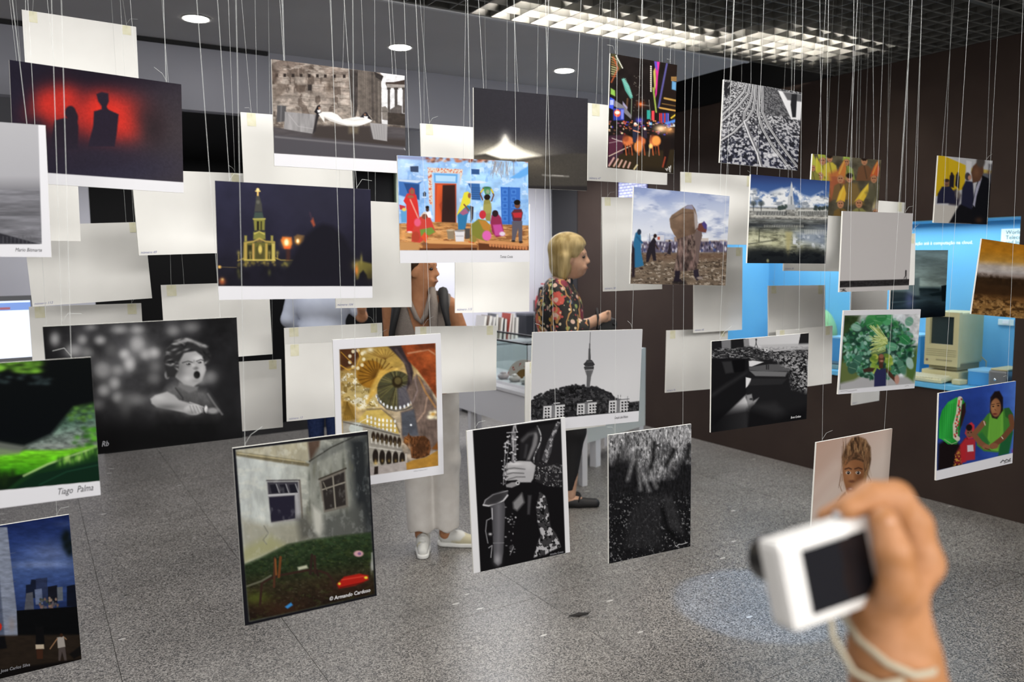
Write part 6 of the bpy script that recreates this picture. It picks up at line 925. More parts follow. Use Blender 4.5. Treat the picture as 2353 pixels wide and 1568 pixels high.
SIGN = {  # text, start of the line on the sheet as read, width in metres, height factor, pen, shear
'F2mist':('Mario Bitmarte',(35,578),.062,1.4,'D',.3),'F3green':('Tiago  Palma',(131,1137),.082,1.5,'D',.35),'F4city':('Jose Carlos Silva',(2,1545),.085,1.2,'G',.2),
'F5boy':('Rb',(233,1026),.014,1.3,'G',.3),'F8india':('Tomas Costa',(1147,593),.045,1.4,'D',.35),'F21tower':('Gonçalo Lobo Pinheiro',(1410,963),.062,2.2,'D',.3),
'F22dome':('Helena Valente 2017',(949,1084),.048,1.0,'G',.25),'F23house':('© Armando Cardoso',(756,1380),.100,1.1,'W',.15),'F24sax':('Amadeu Gomes',(1262,1276),.042,1.2,'G',.3),
'F26refl':('Bruno Cardoso',(1815,962),.048,1.6,'W',.3)}
BNUM = {'B3':'número 49','B4':'número 112','B11':'número 104','B12':'número 115','B14':'número 47','B16':'número 38','B17':'número 40','B18':'número 96','B9':'número 114','B27':'número 13','B21':'número 24','B26':'número 7'}
PENS = {'D':PEN_D,'W':PEN_W,'G':PEN_G,'B':PEN_B}
def sheet_mesh(sh, w, h, y):
    nu, nv = sh.nu, sh.nv; co = np.empty((nv*nu,3),np.float32)
    co[:,0] = ((sh.u-0.5)*w).ravel(); co[:,1] = y; co[:,2] = ((0.5-sh.v)*h).ravel()
    i = np.arange((nv-1)*(nu-1)); r, q = i//(nu-1), i%(nu-1); a = r*nu+q
    F = np.stack([a,a+nu,a+nu+1,a+1],1).astype(np.int32); n = len(F)
    me = bpy.data.meshes.new('print'); me.vertices.add(nv*nu); me.vertices.foreach_set('co', co.ravel())
    me.loops.add(n*4); me.loops.foreach_set('vertex_index', F.ravel()); me.polygons.add(n)
    me.polygons.foreach_set('loop_start', np.arange(0,n*4,4,dtype=np.int32)); me.update(calc_edges=True)
    at = me.color_attributes.new('ink','FLOAT_COLOR','POINT'); c = np.ones((nv*nu,4),np.float32); c[:,:3] = np.clip(sh.linear().reshape(-1,3)*0.78,0,1); at.data.foreach_set('color', c.ravel())
    return me
BOARD_MESH = {}
def board_mesh(w, h):
    k = (w,h)
    if k not in BOARD_MESH:
        bm = bmesh.new(); add_box(bm,(-w/2,-BT/2,-h/2),(w/2,BT/2,h/2)); me = bm_mesh(bm,'board')
        me.materials.append(WHITEB); me.materials.append(EDGE)
        for p in me.polygons: p.material_index = 0 if abs(p.normal.y) > 0.5 else 1
        BOARD_MESH[k] = me
    return BOARD_MESH[k]
def local_rot(yaw, tilt, roll): return Matrix.Rotation(yaw,3,'Z') @ Matrix.Rotation(tilt,3,'X') @ Matrix.Rotation(roll,3,'Y')
_rs = random.Random(11)
for key, ((w,h), (x,y,z,yaw,tilt,roll), quad) in POSES.items():
    front = key[0] == 'F'
    R3 = local_rot(yaw,tilt,roll); MW = Matrix.Translation((x,y,z)) @ R3.to_4x4(); MI = MW.inverted()
    root = empty('hanging_print',(x,y,z)); root.rotation_euler = R3.to_euler()
    tag(root, LABELS[key], 'photo print' if front else 'print back', 'photo boards hung facing the visitors' if front else 'photo boards hung facing away')
    link('foam_board', board_mesh(w,h), None, root)
    if front:
        sh = Sheet(quad); ART[key](sh); link('print', sheet_mesh(sh,w,h,-BT/2-0.0004), INK, root)
    else:
        link('print', sheet_mesh(type('Q',(),dict(nu=2,nv=2,u=np.array([[1.,0],[1,0]]),v=np.array([[0.,0],[1,1]]),linear=lambda s=None: np.ones((2,2,3))*.3))(),w*.96,h*.96,BT/2+0.0004), BACKP, root)
    by = BT/2+0.0003 if front else -BT/2-0.0006
    for s in (-1,1):
        tx, tw, th = s*w*0.41, _rs.uniform(0.028,0.036), _rs.uniform(0.034,0.046)
        bm = bmesh.new(); add_box(bm,(tx-tw/2,by-0.0003,h/2-th-0.001),(tx+tw/2,by+0.0003,h/2-0.001)); link('tape',bm_mesh(bm,'tape'),TAPE,root)
        p0 = Vector((tx,by,h/2-0.012)); p1 = Vector((tx,by*1.15,h/2+0.004)); wp = MW @ p1
        top = Vector((wp.x+_rs.uniform(-.05,.05), min(wp.y+_rs.uniform(-.03,.03),3.755), GRID_Z+0.02))
        mid = wp.lerp(top,0.5)+Vector((_rs.uniform(-.002,.002),0,0))
        tube('string',[p0,p1,MI@mid,MI@top],0.00042,STRING,root,n=5)
        if _rs.random() < 0.45:
            d = _rs.choice((-1,1)); L = _rs.uniform(.02,.045)
            tube('string_end',[p1,p1+Vector((d*L*.35,-.004,L*.55)),p1+Vector((d*L,-.008,L*_rs.uniform(.4,1.0)))],0.00042,STRING,root,n=5)
    if front and SIGN.get(key):
        s, (sx,sy), wid, hf, pen, shr = SIGN[key]
        t = np.linalg.solve(hom(quad), np.array([sx,sy,1.0])); u, v = t[0]/t[2], t[1]/t[2]; size = wid/(0.52*len(s))
        M = Matrix.Translation(((u-.5)*w,-BT/2-0.0009,(.5-v)*h)) @ Matrix.Rotation(math.pi/2,4,'X') @ Matrix.Diagonal((1,hf,1,1))
        text_mesh('signature',s,size,PENS[pen],root,M,shear=shr)
    if key in BNUM:
        M = Matrix.Translation((-.485*w,-BT/2-0.0012,-.478*h)) @ Matrix.Rotation(math.pi/2,4,'X')
        text_mesh('handwriting',BNUM[key],0.012,PEN_B,root,M,shear=.35)
# ------------------------------------------------------------------ people (continuous surfaces grown from smooth-blended limbs)
def cap_(P, a, b, ra, rb):
    a = np.array(a,np.float32); b = np.array(b,np.float32); d = b-a; t = np.clip(((P-a)@d)/max(float(d@d),1e-9),0,1)
    return np.linalg.norm(P-a-t[:,None]*d,axis=1)-(ra+(rb-ra)*t)
def ell_(P, c, r, rot=None):
    q = P-np.array(c,np.float32)
    if rot is not None: q = q@np.array(rot,np.float32)
    r = np.array(r,np.float32); k0 = np.linalg.norm(q/r,axis=1); k1 = np.linalg.norm(q/(r*r),axis=1)+1e-9
    return k0*(k0-1)/k1
def smin(a, b, k):
    h = np.clip(0.5+0.5*(b-a)/k,0,1); return b+(a-b)*h-k*h*(1-h)
def blend(P, prims, k=0.03):
    d = None
    for p in prims:
        kk = k
        if p[0] == 'c': v = cap_(P,*p[1:5]); kk = p[5] if len(p) > 5 else k
        else: v = ell_(P,p[1],p[2],p[3] if len(p) > 3 else None)
        d = v if d is None else smin(d,v,kk)
    return d
def nets(f, lo, hi, res):
    lo, hi = np.array(lo,float), np.array(hi,float); n = np.ceil((hi-lo)/res).astype(int)+1
    ax = [lo[i]+np.arange(n[i])*res for i in range(3)]
    G = np.stack(np.meshgrid(*ax,indexing='ij'),-1).reshape(-1,3).astype(np.float32)
    V = f(G).reshape(n).astype(np.float32); S = V < 0
    cs = np.zeros(n-1,np.int32); off = [(i,j,k) for i in (0,1) for j in (0,1) for k in (0,1)]
    sl = lambda A,o: A[o[0]:A.shape[0]-1+o[0], o[1]:A.shape[1]-1+o[1], o[2]:A.shape[2]-1+o[2]]
    for o in off: cs += sl(S,o)
    act = (cs > 0) & (cs < 8); idx = -np.ones(n-1,np.int64); idx[act] = np.arange(act.sum()); I = np.argwhere(act)
    acc = np.zeros((len(I),3)); cnt = np.zeros(len(I))
    for a in off:
        for d in range(3):
            if a[d]: continue
            b = list(a); b[d] = 1; va = V[tuple((I+a).T)]; vb = V[tuple((I+b).T)]; m = (va < 0) != (vb < 0)
            t = np.where(m, va/np.where(m,va-vb,1), 0); p = np.array(a,float)[None].repeat(len(I),0); p[:,d] += t
            acc[m] += p[m]; cnt[m] += 1
    verts = (I+acc/cnt[:,None])*res+lo; faces = []
    for d in range(3):
        u, v = (d+1)%3, (d+2)%3; A = np.take(S,range(n[d]-1),d); B = np.take(S,range(1,n[d]),d); E = np.argwhere(A != B)
        if not len(E): continue
        E = E[(E[:,u] > 0) & (E[:,v] > 0) & (E[:,u] < n[u]-1) & (E[:,v] < n[v]-1)]
        def q(du,dv): F = E.copy(); F[:,u] += du; F[:,v] += dv; return idx[tuple(F.T)]
        Q = np.stack([q(-1,-1),q(0,-1),q(0,0),q(-1,0)],1); flip = ~A[tuple(E.T)]; Q[flip] = Q[flip][:,::-1]; faces.append(Q[(Q >= 0).all(1)])
    return verts, np.concatenate(faces)
def sdf_mesh(name, f, lo, hi, res, m, parent):
    v, F = nets(f,lo,hi,res); me = bpy.data.meshes.new(name); n = len(F)
    me.vertices.add(len(v)); me.vertices.foreach_set('co', v.astype(np.float32).ravel()); me.loops.add(n*4); me.loops.foreach_set('vertex_index', F.astype(np.int32).ravel())
    me.polygons.add(n); me.polygons.foreach_set('loop_start', np.arange(0,n*4,4,dtype=np.int32)); me.update(calc_edges=True); me.validate()
    return link(name, me, m, parent, True)
def prims_mesh(name, prims, m, parent, res=0.009, k=0.03, cut=None, pad=0.02):
    pts = []
    for p in prims:
        if p[0] == 'c': r = max(p[3],p[4]); pts += [np.array(p[1])-r,np.array(p[1])+r,np.array(p[2])-r,np.array(p[2])+r]
        else: r = max(p[2]); pts += [np.array(p[1])-r,np.array(p[1])+r]
    lo, hi = np.min(pts,0)-pad, np.max(pts,0)+pad
    def f(P):
        d = blend(P,prims,k); return d if cut is None else np.maximum(d,cut(P))
    return sdf_mesh(name,f,lo,hi,res,m,parent)
SKIN1 = noisy('skin_tan','#b07a58','#bb8663',30,2,0.5); SKIN2 = noisy('skin_light','#c39a80','#cda58c',30,2,0.5); SKIN3 = noisy('skin_hand','#a8754c','#b88560',60,2,0.45)
EYEW = mat('eye_white','#d8d4ce',0.3); EYED = mat('eye_dark','#1e1512',0.25); LIP = mat('lips','#9a6653',0.5)
def head_prims(c, s=1.0, f=(1,0,0)):
    """profile head: f is the facing direction in the horizontal plane"""
    f = np.array(f,float); f /= np.linalg.norm(f); r = np.array([f[1],-f[0],0]); u = np.array([0,0,1.]); c = np.array(c,float)
    p = lambda a,b,z: tuple(c+s*(f*a+r*b+u*z)); Rm = np.stack([f,r,u],1)
    return [('e',p(-.012,0,.035),(.092*s,.074*s,.092*s),Rm),('e',p(.026,0,-.035),(.066*s,.058*s,.078*s),Rm),('c',p(.06,0,-.085),p(.03,0,-.095),.024*s,.03*s),
        ('c',p(.086,0,.014),p(.106,0,-.026),.007*s,.0098*s,.012),('c',p(.097,.010,-.031),p(.097,-.010,-.031),.0075*s,.0075*s,.01),('c',p(.085,.024,-.062),p(.085,-.024,-.062),.011*s,.011*s,.015),
        ('c',p(.072,.032,.026),p(.072,-.032,.026),.017*s,.017*s,.02),('e',p(-.002,.075,-.01),(.018*s,.009*s,.032*s),Rm),('e',p(-.002,-.075,-.01),(.018*s,.009*s,.032*s),Rm)], p
def face_parts(root, p, s=1.0):
    for sg in (-1,1):
        prims_mesh('eye',[('e',p(.078,sg*.031,.002),(.012*s,.013*s,.0085*s))],EYED,root,res=.0022)
        prims_mesh('eyebrow',[('c',p(.089,sg*.014,.024),p(.076,sg*.048,.026),.0042,.0032)],mat('brow_brown','#4a3324',0.8),root,res=.0022)
    prims_mesh('lips',[('c',p(.094,.018,-.064),p(.094,-.018,-.064),.0062,.0062)],LIP,root,res=.0022)
def hand_prims(w, d, s=1.0, curl=0.5):
    """relaxed hand hanging along direction d from wrist w"""
    w = np.array(w,float); d = np.array(d,float); d /= np.linalg.norm(d); side = np.array([0,1.,0]); n = np.cross(d,side); n /= np.linalg.norm(n); out = []
    out.append(('c',tuple(w),tuple(w+d*.07),.024*s,.032*s))
    for i,(o,L) in enumerate(((-.028,.07),(-.010,.08),(.010,.075),(.027,.058))):
        a = w+d*.078+side*o; b = a+d*L*.5+n*.012*curl; c = b+d*L*.45+n*.03*curl; out += [('c',tuple(a),tuple(b),.0095*s,.009*s,.008),('c',tuple(b),tuple(c),.009*s,.0075*s,.008)]
    a = w+d*.02-side*.026; b = a+d*.035-side*.022; out += [('c',tuple(a),tuple(b),.013*s,.011*s,.01),('c',tuple(b),tuple(b+d*.035-side*.004),.011*s,.008*s,.01)]
    return out
VIEW = -31.4
def person_root(x, y, label): return tag(empty('person',(x,y,0),(0,0,math.radians(VIEW))), label, 'person')
def shoe(name, parent, heel, toe, z0, m_up, m_sole, wid=.043, hgt=.075):
    heel, toe = np.array(heel,float), np.array(toe,float); L = toe-heel; q = lambda t,z: tuple(np.append(heel+L*t,z0+z))
    prims_mesh(name,[('c',q(.12,.05),q(.45,.05),wid*.85,wid*.82),('c',q(.45,.042),q(.88,.03),wid*.85,wid*.62),('c',q(.12,.06),q(.2,hgt),wid*.8,wid*.75)],m_up,parent,res=.006,k=.02,cut=lambda P:(z0+.014)-P[:,2])
    o = prims_mesh('sole',[('c',q(.1,.012),q(.5,.012),wid*.98,wid*.96),('c',q(.5,.012),q(.9,.012),wid*.97,wid*.74)],m_sole,parent,res=.006,k=.01,cut=lambda P:np.maximum(P[:,2]-(z0+.024),z0+.001-P[:,2]))
    return o
def woven(name, c1, c2, rough=.85): return noisy(name,c1,c2,160,2,rough,bump=.15)

# --- visitor in grey sleeveless top and white trousers, head turned to the right
W1 = person_root(1.872,3.92,'woman in grey sleeveless cowl top and white trousers standing behind the prints')
hp, hpos = head_prims((-.050,0,1.548),1.0,(1,-.28,0))
body = hp+[('c',(-.055,.01,1.50),(-.05,.015,1.385),.052,.056),('c',(-.17,.02,1.355),(.08,.02,1.355),.052,.052),('e',(-.05,.02,1.22),(.155,.10,.17)),('e',(-.03,.02,.98),(.15,.10,.14)),
  ('c',(-.215,.02,1.345),(-.215,.03,1.09),.046,.038),('c',(-.215,.03,1.09),(-.20,-.04,.86),.036,.026),('c',(.115,.02,1.345),(.205,.04,1.10),.046,.038),('c',(.205,.04,1.10),(.13,-.10,.95),.036,.026),
  ('c',(-.075,.01,.90),(-.075,.0,.48),.07,.048),('c',(-.075,.0,.48),(-.075,.02,.07),.046,.034),('c',(.06,.01,.90),(.07,.01,.48),.07,.048),('c',(.07,.01,.48),(.06,.03,.07),.046,.034)]
body += hand_prims((-.20,-.045,.855),(.02,-.2,-1))+hand_prims((.13,-.10,.95),(-.6,-.6,-.35))
prims_mesh('body',body,SKIN1,W1,res=.0085,k=.028); face_parts(W1,hpos)
prims_mesh('hair',[('e',hpos(-.030,0,.045),(.098,.086,.092)),('e',hpos(-.075,0,-.005),(.055,.062,.075)),('c',hpos(-.01,.075,.03),hpos(-.05,.06,-.05),.025,.02),('c',hpos(-.01,-.075,.03),hpos(-.05,-.06,-.05),.025,.02),('c',hpos(-.10,0,-.03),hpos(-.11,0,-.09),.03,.02)],noisy('hair_brown','#2c1e18','#46301f',60,2,.5,stretch=(1,1,.2)),W1,res=.007,k=.02,
   cut=lambda P: 0.0+((P-np.array(hpos(0,0,0)))@np.array([hpos(1,0,0)[i]-hpos(0,0,0)[i] for i in range(3)])-.052))
GREYTOP = woven('grey_linen','#847a74','#8d837c')
def neckcut(P):  # V neckline and armholes
    v = .028+(P[:,2]-1.19)*.33-np.abs(P[:,0]+.035); v = np.where((P[:,1] < .02) & (P[:,2] > 1.16), v, -1)
    return np.maximum(v, np.abs(P[:,0]+.05)-.165)
prims_mesh('top',[('c',(-.17,.02,1.36),(.08,.02,1.36),.062,.062),('e',(-.05,.02,1.22),(.175,.118,.19)),('e',(-.035,.02,1.0),(.168,.12,.17)),('c',(-.12,.02,1.38),(.03,.02,1.38),.05,.05)],GREYTOP,W1,res=.008,k=.03,cut=neckcut)
tube('cowl_collar',[(-.11,-.01,1.44),(-.098,-.075,1.38),(-.06,-.10,1.295),(-.035,-.103,1.27),(-.01,-.10,1.31),(.012,-.07,1.40),(.02,-.01,1.45),(-.03,.05,1.46),(-.09,.045,1.455),(-.11,-.01,1.44)],.014,GREYTOP,W1,n=10)
tube('cowl_fold',[(.018,-.03,1.445),(.03,-.085,1.36),(.03,-.105,1.24),(.01,-.112,1.14)],[.02,.026,.024,.012],GREYTOP,W1,n=10)
BPK = mat('backpack_black','#1d1d20',.7)
for xs,ln in ((-.145,-.02),(.068,.02)): tube('backpack_strap',[(xs,.12,1.36),(xs,.06,1.425),(xs+ln*.4,-.02,1.43),(xs+ln,-.085,1.36),(xs+ln*2.2,-.11,1.22),(xs+ln*3.2,-.07,1.05)],[.024,.027,.028,.026,.018,.014],BPK,W1,n=8)
prims_mesh('backpack',[('c',(-.12,.19,1.32),(.03,.19,1.32),.07,.07),('c',(-.12,.20,1.05),(.03,.20,1.05),.08,.08)],BPK,W1,res=.012,k=.08)
WTR = noisy('white_trousers','#d8d3cd','#e4e0db',12,3,.8,bump=.4)
prims_mesh('trousers',[('e',(-.01,.02,.93),(.155,.12,.12)),('c',(-.075,.01,.88),(-.085,.0,.50),.092,.075),('c',(-.085,.0,.50),(-.075,.01,.12),.075,.074),('c',(.06,.01,.88),(.075,.01,.50),.092,.075),('c',(.075,.01,.50),(.07,.02,.12),.074,.07)],WTR,W1,res=.009,k=.03,cut=lambda P:np.maximum(.105+.01*np.sin(P[:,0]*60)-P[:,2],P[:,2]-1.0))
SNK = noisy('sneaker_white','#d8d8d4','#c9c2a4',9,2,.5,lo=.52,hi=.6); SOLE = mat('rubber_white','#e6e6e2',.6)
shoe('sneaker',W1,(-.068,.07),(-.045,-.175),0,SNK,SOLE); shoe('sneaker',W1,(.03,.05),(.27,.01),0,SNK,SOLE)
for k in range(4): tube('lace',[(-.075,-.03-k*.028,.083-k*.008),(-.058,-.034-k*.028,.092-k*.009),(-.04,-.03-k*.028,.083-k*.008)],.0035,SOLE,W1,n=6)

# --- blonde visitor in profile with flowered blouse
def floral():
    m = mat('floral_blouse','#141212',.75); nt = m.node_tree; b = nt.nodes['Principled BSDF']; N = nt.nodes.new; K = nt.links.new; tc = N('ShaderNodeTexCoord'); prev = None
    base = N('ShaderNodeRGB'); base.outputs[0].default_value = (*srgb('#151313'),1); prev = base.outputs[0]
    for sc,thr,cols,seed in ((8,.40,['#c8564a','#7a2438','#d88a78'],1),(20,.30,['#c9a23c','#8a9a58','#40638a','#d0b0a0'],4),(34,.26,['#d8c8a8','#b5504a','#6a7a48'],9)):
        mp = N('ShaderNodeMapping'); mp.inputs['Location'].default_value = (seed,seed*.7,seed*.3); v = N('ShaderNodeTexVoronoi'); v.inputs['Scale'].default_value = sc
        nz = N('ShaderNodeTexNoise'); nz.inputs['Scale'].default_value = 45; ad = N('ShaderNodeMath'); ad.operation = 'MULTIPLY_ADD'; ad.inputs[1].default_value = .35; K(nz.outputs['Fac'],ad.inputs[0]); K(v.outputs['Distance'],ad.inputs[2]); K(tc.outputs['Object'],nz.inputs['Vector'])
        lt = N('ShaderNodeMath'); lt.operation = 'LESS_THAN'; lt.inputs[1].default_value = thr+.17; K(ad.outputs[0],lt.inputs[0]); K(tc.outputs['Object'],mp.inputs[0]); K(mp.outputs[0],v.inputs['Vector'])
        sp = N('ShaderNodeSeparateColor'); K(v.outputs['Color'],sp.inputs[0]); r = N('ShaderNodeValToRGB'); r.color_ramp.interpolation = 'CONSTANT'
        r.color_ramp.elements[0].color = (*srgb(cols[0]),1); r.color_ramp.elements[1].position = .99; r.color_ramp.elements[1].color = (*srgb(cols[-1]),1)
        for i,cc in enumerate(cols[1:]): e = r.color_ramp.elements.new((i+1)/len(cols)); e.color = (*srgb(cc),1)
        K(sp.outputs[0],r.inputs[0]); mx = N('ShaderNodeMix'); mx.data_type = 'RGBA'; K(lt.outputs[0],mx.inputs[0]); K(prev,mx.inputs[6]); K(r.outputs[0],mx.inputs[7]); prev = mx.outputs[2]
    wv = N('ShaderNodeTexWave'); wv.inputs['Scale'].default_value = 4; wv.inputs['Distortion'].default_value = 9; wv.inputs['Detail Scale'].default_value = 1.6; K(tc.outputs['Object'],wv.inputs['Vector'])
    gt = N('ShaderNodeMath'); gt.operation = 'GREATER_THAN'; gt.inputs[1].default_value = .965; K(wv.outputs['Fac'],gt.inputs[0]); mx = N('ShaderNodeMix'); mx.data_type = 'RGBA'; mx.inputs[7].default_value = (*srgb('#b58a52'),1); K(gt.outputs[0],mx.inputs[0]); K(prev,mx.inputs[6]); K(mx.outputs[2],b.inputs['Base Color'])
    return m
FLOR = floral()
W2 = person_root(2.985,4.17,'blonde woman in black flowered blouse seen in profile holding a small camera')
hp, hpos = head_prims((.006,0,1.605),1.06,(1,-.22,0))
body = hp+[('c',(-.02,.01,1.55),(-.06,.01,1.43),.056,.066),('c',(-.09,-.13,1.40),(-.09,.13,1.40),.058,.058),('e',(-.075,0,1.22),(.13,.17,.20)),('e',(-.06,0,.98),(.15,.18,.16)),
  ('c',(-.09,-.17,1.38),(-.02,-.21,1.14),.05,.042),('c',(-.02,-.21,1.14),(.145,-.17,1.215),.04,.028),('c',(-.09,.17,1.38),(-.02,.20,1.14),.05,.042),('c',(-.02,.20,1.14),(.15,.04,1.19),.04,.028),
  ('c',(-.02,-.08,.92),(.02,-.08,.50),.085,.058),('c',(.02,-.08,.50),(-.01,-.08,.08),.054,.036),('c',(-.05,.08,.92),(-.07,.08,.50),.085,.058),('c',(-.07,.08,.50),(-.12,.08,.08),.054,.036),
  ('c',(.145,-.17,1.215),(.195,-.15,1.232),.027,.027),('c',(.15,.04,1.19),(.205,-.03,1.20),.026,.026)]
for i,(o,L) in enumerate(((.030,.05),(.012,.055),(-.006,.052),(-.022,.042))):
    body += [('c',(.205,-.145,1.222+o*.7),(.236,-.125,1.236+o*.9),.0095,.009,.008),('c',(.236,-.125,1.236+o*.9),(.236,-.088,1.222+o*.8),.009,.0075,.008)]
body += [('c',(.185,-.16,1.25),(.225,-.15,1.27),.011,.009,.01)]
prims_mesh('body',body,SKIN2,W2,res=.0085,k=.028); face_parts(W2,hpos,1.05)
HB = noisy('hair_blonde','#8f7a4c','#cbb685',26,3,.45,stretch=(1,1,.15),bump=.3)
prims_mesh('hair',[('e',hpos(-.025,0,.055),(.125,.108,.105)),('e',hpos(-.055,0,-.03),(.085,.10,.12)),('c',hpos(-.03,.09,.0),hpos(-.035,.085,-.11),.034,.028),('c',hpos(-.03,-.09,.0),hpos(-.02,-.085,-.11),.036,.03),('c',hpos(.04,.05,.085),hpos(.03,-.07,.07),.04,.04)],HB,W2,res=.007,k=.03,
   cut=lambda P:np.maximum((P[:,0]-np.clip(.045+(P[:,2]-1.60)*.62,.012,.115)-.006*np.sin(P[:,2]*90+P[:,1]*40)), 1.478+.012*np.sin(P[:,1]*70)+.02*np.sin(P[:,0]*30)-P[:,2]))
prims_mesh('blouse',[('c',(-.09,-.13,1.41),(-.09,.13,1.41),.072,.072),('e',(-.07,0,1.24),(.155,.195,.22)),('e',(-.06,0,1.0),(.175,.20,.20)),('c',(-.09,-.17,1.38),(-.03,-.215,1.16),.076,.085),('c',(-.03,-.215,1.16),(.09,-.20,1.155),.072,.066),('c',(-.09,.17,1.38),(-.03,.21,1.16),.076,.085),('c',(-.03,.21,1.16),(.08,.14,1.16),.072,.066),('c',(-.07,0,1.42),(-.05,0,1.47),.07,.068)],FLOR,W2,res=.009,k=.035,cut=lambda P:np.maximum(np.maximum(.86-P[:,2],P[:,0]-.10),P[:,2]-1.475))
tube('cuff',[(.095,-.20+.064*math.sin(a),1.157+.064*math.cos(a)) for a in [k*math.pi/8 for k in range(17)]],.006,mat('cuff_black','#191718',.7),W2,n=6)
BTR = mat('black_trousers','#18171a',.8)
prims_mesh('trousers',[('e',(-.05,0,.92),(.16,.185,.12)),('c',(-.02,-.08,.88),(.02,-.08,.50),.10,.072),('c',(.02,-.08,.50),(-.02,-.08,.10),.070,.040),('c',(-.05,.08,.88),(-.07,.08,.50),.10,.072),('c',(-.07,.08,.50),(-.12,.08,.10),.070,.040)],BTR,W2,res=.01,k=.03,cut=lambda P:.115-P[:,2])
SHB = mat('shoe_black','#151416',.6)
for hx0,yy in ((-.075,-.08),(-.18,.08)):
    q = lambda t,z,hx0=hx0,yy=yy: (hx0+.25*t,yy,z)
    prims_mesh('shoe',[('c',q(.1,.035),q(.45,.026),.038,.038),('c',q(.45,.026),q(.9,.022),.038,.032)],SHB,W2,res=.006,k=.02,cut=lambda P,hx0=hx0,yy=yy:np.maximum(.002-P[:,2],.03-np.sqrt(((P[:,0]-hx0-.10)/1.6)**2+(P[:,1]-yy)**2+((P[:,2]-.075)*.8)**2)))
    prims_mesh('foot',[('c',q(.12,.05),q(.5,.035),.034,.032),('c',q(.12,.05),q(.14,.12),.034,.034)],SKIN2,W2,res=.007,k=.02)
    tube('shoe_strap',[(hx0+.115,yy-.036,.04),(hx0+.125,yy-.026,.068),(hx0+.13,yy,.078),(hx0+.125,yy+.026,.068),(hx0+.115,yy+.036,.04)],.006,SHB,W2,n=6)
# her little camera
cm = tag(empty('compact_camera',(0,0,0)),'small black compact camera held by the blonde woman','camera')
_m = Matrix.Translation((2.985,4.17,0)) @ Matrix.Rotation(math.radians(VIEW),4,'Z'); cm.location = (_m @ Vector((.225,-.105,1.185))); cm.rotation_euler = (0,0,math.radians(VIEW))
CBK = mat('camera_black','#1c1d20',.4); box('body',(-.05,-.02,-.035),(.05,.02,.035),CBK,cm,bevel=.006); lathe('lens',[(.022,0),(.022,.025),(.017,.027),(.0,.024)],mat('lens_black','#0c0c0e',.15),cm,20,M=Matrix.Translation((.03,0,0))@Matrix.Rotation(math.pi/2,4,'Y'))
tube('wrist_strap',[(-.045,-.022,.02),(-.075,-.05,.07),(-.075,-.085,.105),(-.07,-.11,.05),(-.075,-.10,-.02),(-.06,-.05,-.03),(-.045,-.022,.0)],.0075,mat('strap_black','#222024',.8),cm,n=8)
box('top_plate',(-.048,-.018,.035),(.03,.018,.041),mat('camera_grey','#6a7078',.35,.6),cm)

# --- man in pale blue shirt further back, seen from behind
M1 = person_root(2.07,6.42,'man in pale blue shirt and dark blue jeans standing far behind the prints')
hp, hpos = head_prims((.03,0,1.66),1.08,(0.3,1,0))
body = hp+[('c',(.03,.0,1.60),(.03,.0,1.46),.06,.065),('c',(-.14,.0,1.42),(.20,.0,1.42),.06,.06),('e',(.03,0,1.24),(.19,.12,.20)),('e',(.02,0,.98),(.165,.115,.16)),('c',(-.17,0,1.40),(-.25,.02,1.12),.055,.045),('c',(-.25,.02,1.12),(-.13,.12,1.02),.042,.03),('c',(.23,0,1.40),(.34,.02,1.14),.055,.045),('c',(.34,.02,1.14),(.36,-.06,1.22),.042,.03),('c',(.36,-.06,1.22),(.34,-.07,1.30),.03,.026),
  ('c',(-.07,0,.92),(-.06,0,.50),.09,.06),('c',(-.06,0,.50),(-.06,.0,.08),.056,.038),('c',(.10,0,.92),(.09,0,.50),.09,.06),('c',(.09,0,.50),(.09,.0,.08),.056,.038)]+hand_prims((-.13,.12,1.02),(1,.4,-.2))+hand_prims((.34,-.07,1.30),(-.3,-.1,1))
prims_mesh('body',body,SKIN1,M1,res=.011,k=.03)
prims_mesh('hair',[('e',hpos(-.035,0,.05),(.105,.09,.095)),('e',hpos(-.07,0,-.02),(.055,.07,.07))],noisy('hair_dark','#241c18','#3a2c22',60,2,.6),M1,res=.01,k=.02)
SHIRT = noisy('pale_blue_shirt','#c3c9d8','#ccd2e0',8,2,.8,bump=.3)
prims_mesh('shirt',[('c',(-.14,.0,1.43),(.20,.0,1.43),.072,.072),('e',(.03,0,1.24),(.215,.145,.22)),('e',(.02,0,1.02),(.195,.145,.2)),('c',(-.17,0,1.40),(-.255,.02,1.12),.075,.066),('c',(-.255,.02,1.12),(-.16,.10,1.04),.06,.05),('c',(.23,0,1.40),(.31,.02,1.20),.075,.07),('c',(.03,0,1.46),(.03,0,1.52),.07,.065)],SHIRT,M1,res=.011,k=.035,cut=lambda P:.87-P[:,2])
JEAN = noisy('blue_jeans','#1e2a4c','#2a3860',60,3,.85)
prims_mesh('trousers',[('e',(.02,0,.92),(.175,.125,.12)),('c',(-.07,0,.88),(-.065,0,.50),.102,.078),('c',(-.065,0,.50),(-.06,0,.09),.076,.062),('c',(.10,0,.88),(.095,0,.50),.102,.078),('c',(.095,0,.50),(.09,0,.09),.076,.062)],JEAN,M1,res=.011,k=.03,cut=lambda P:.06-P[:,2])
SHD = mat('shoe_dark','#221d1a',.6)
for xs in (-.06,.09): shoe('shoe',M1,(xs,-.08),(xs+.02,.18),0,SHD,SHD)

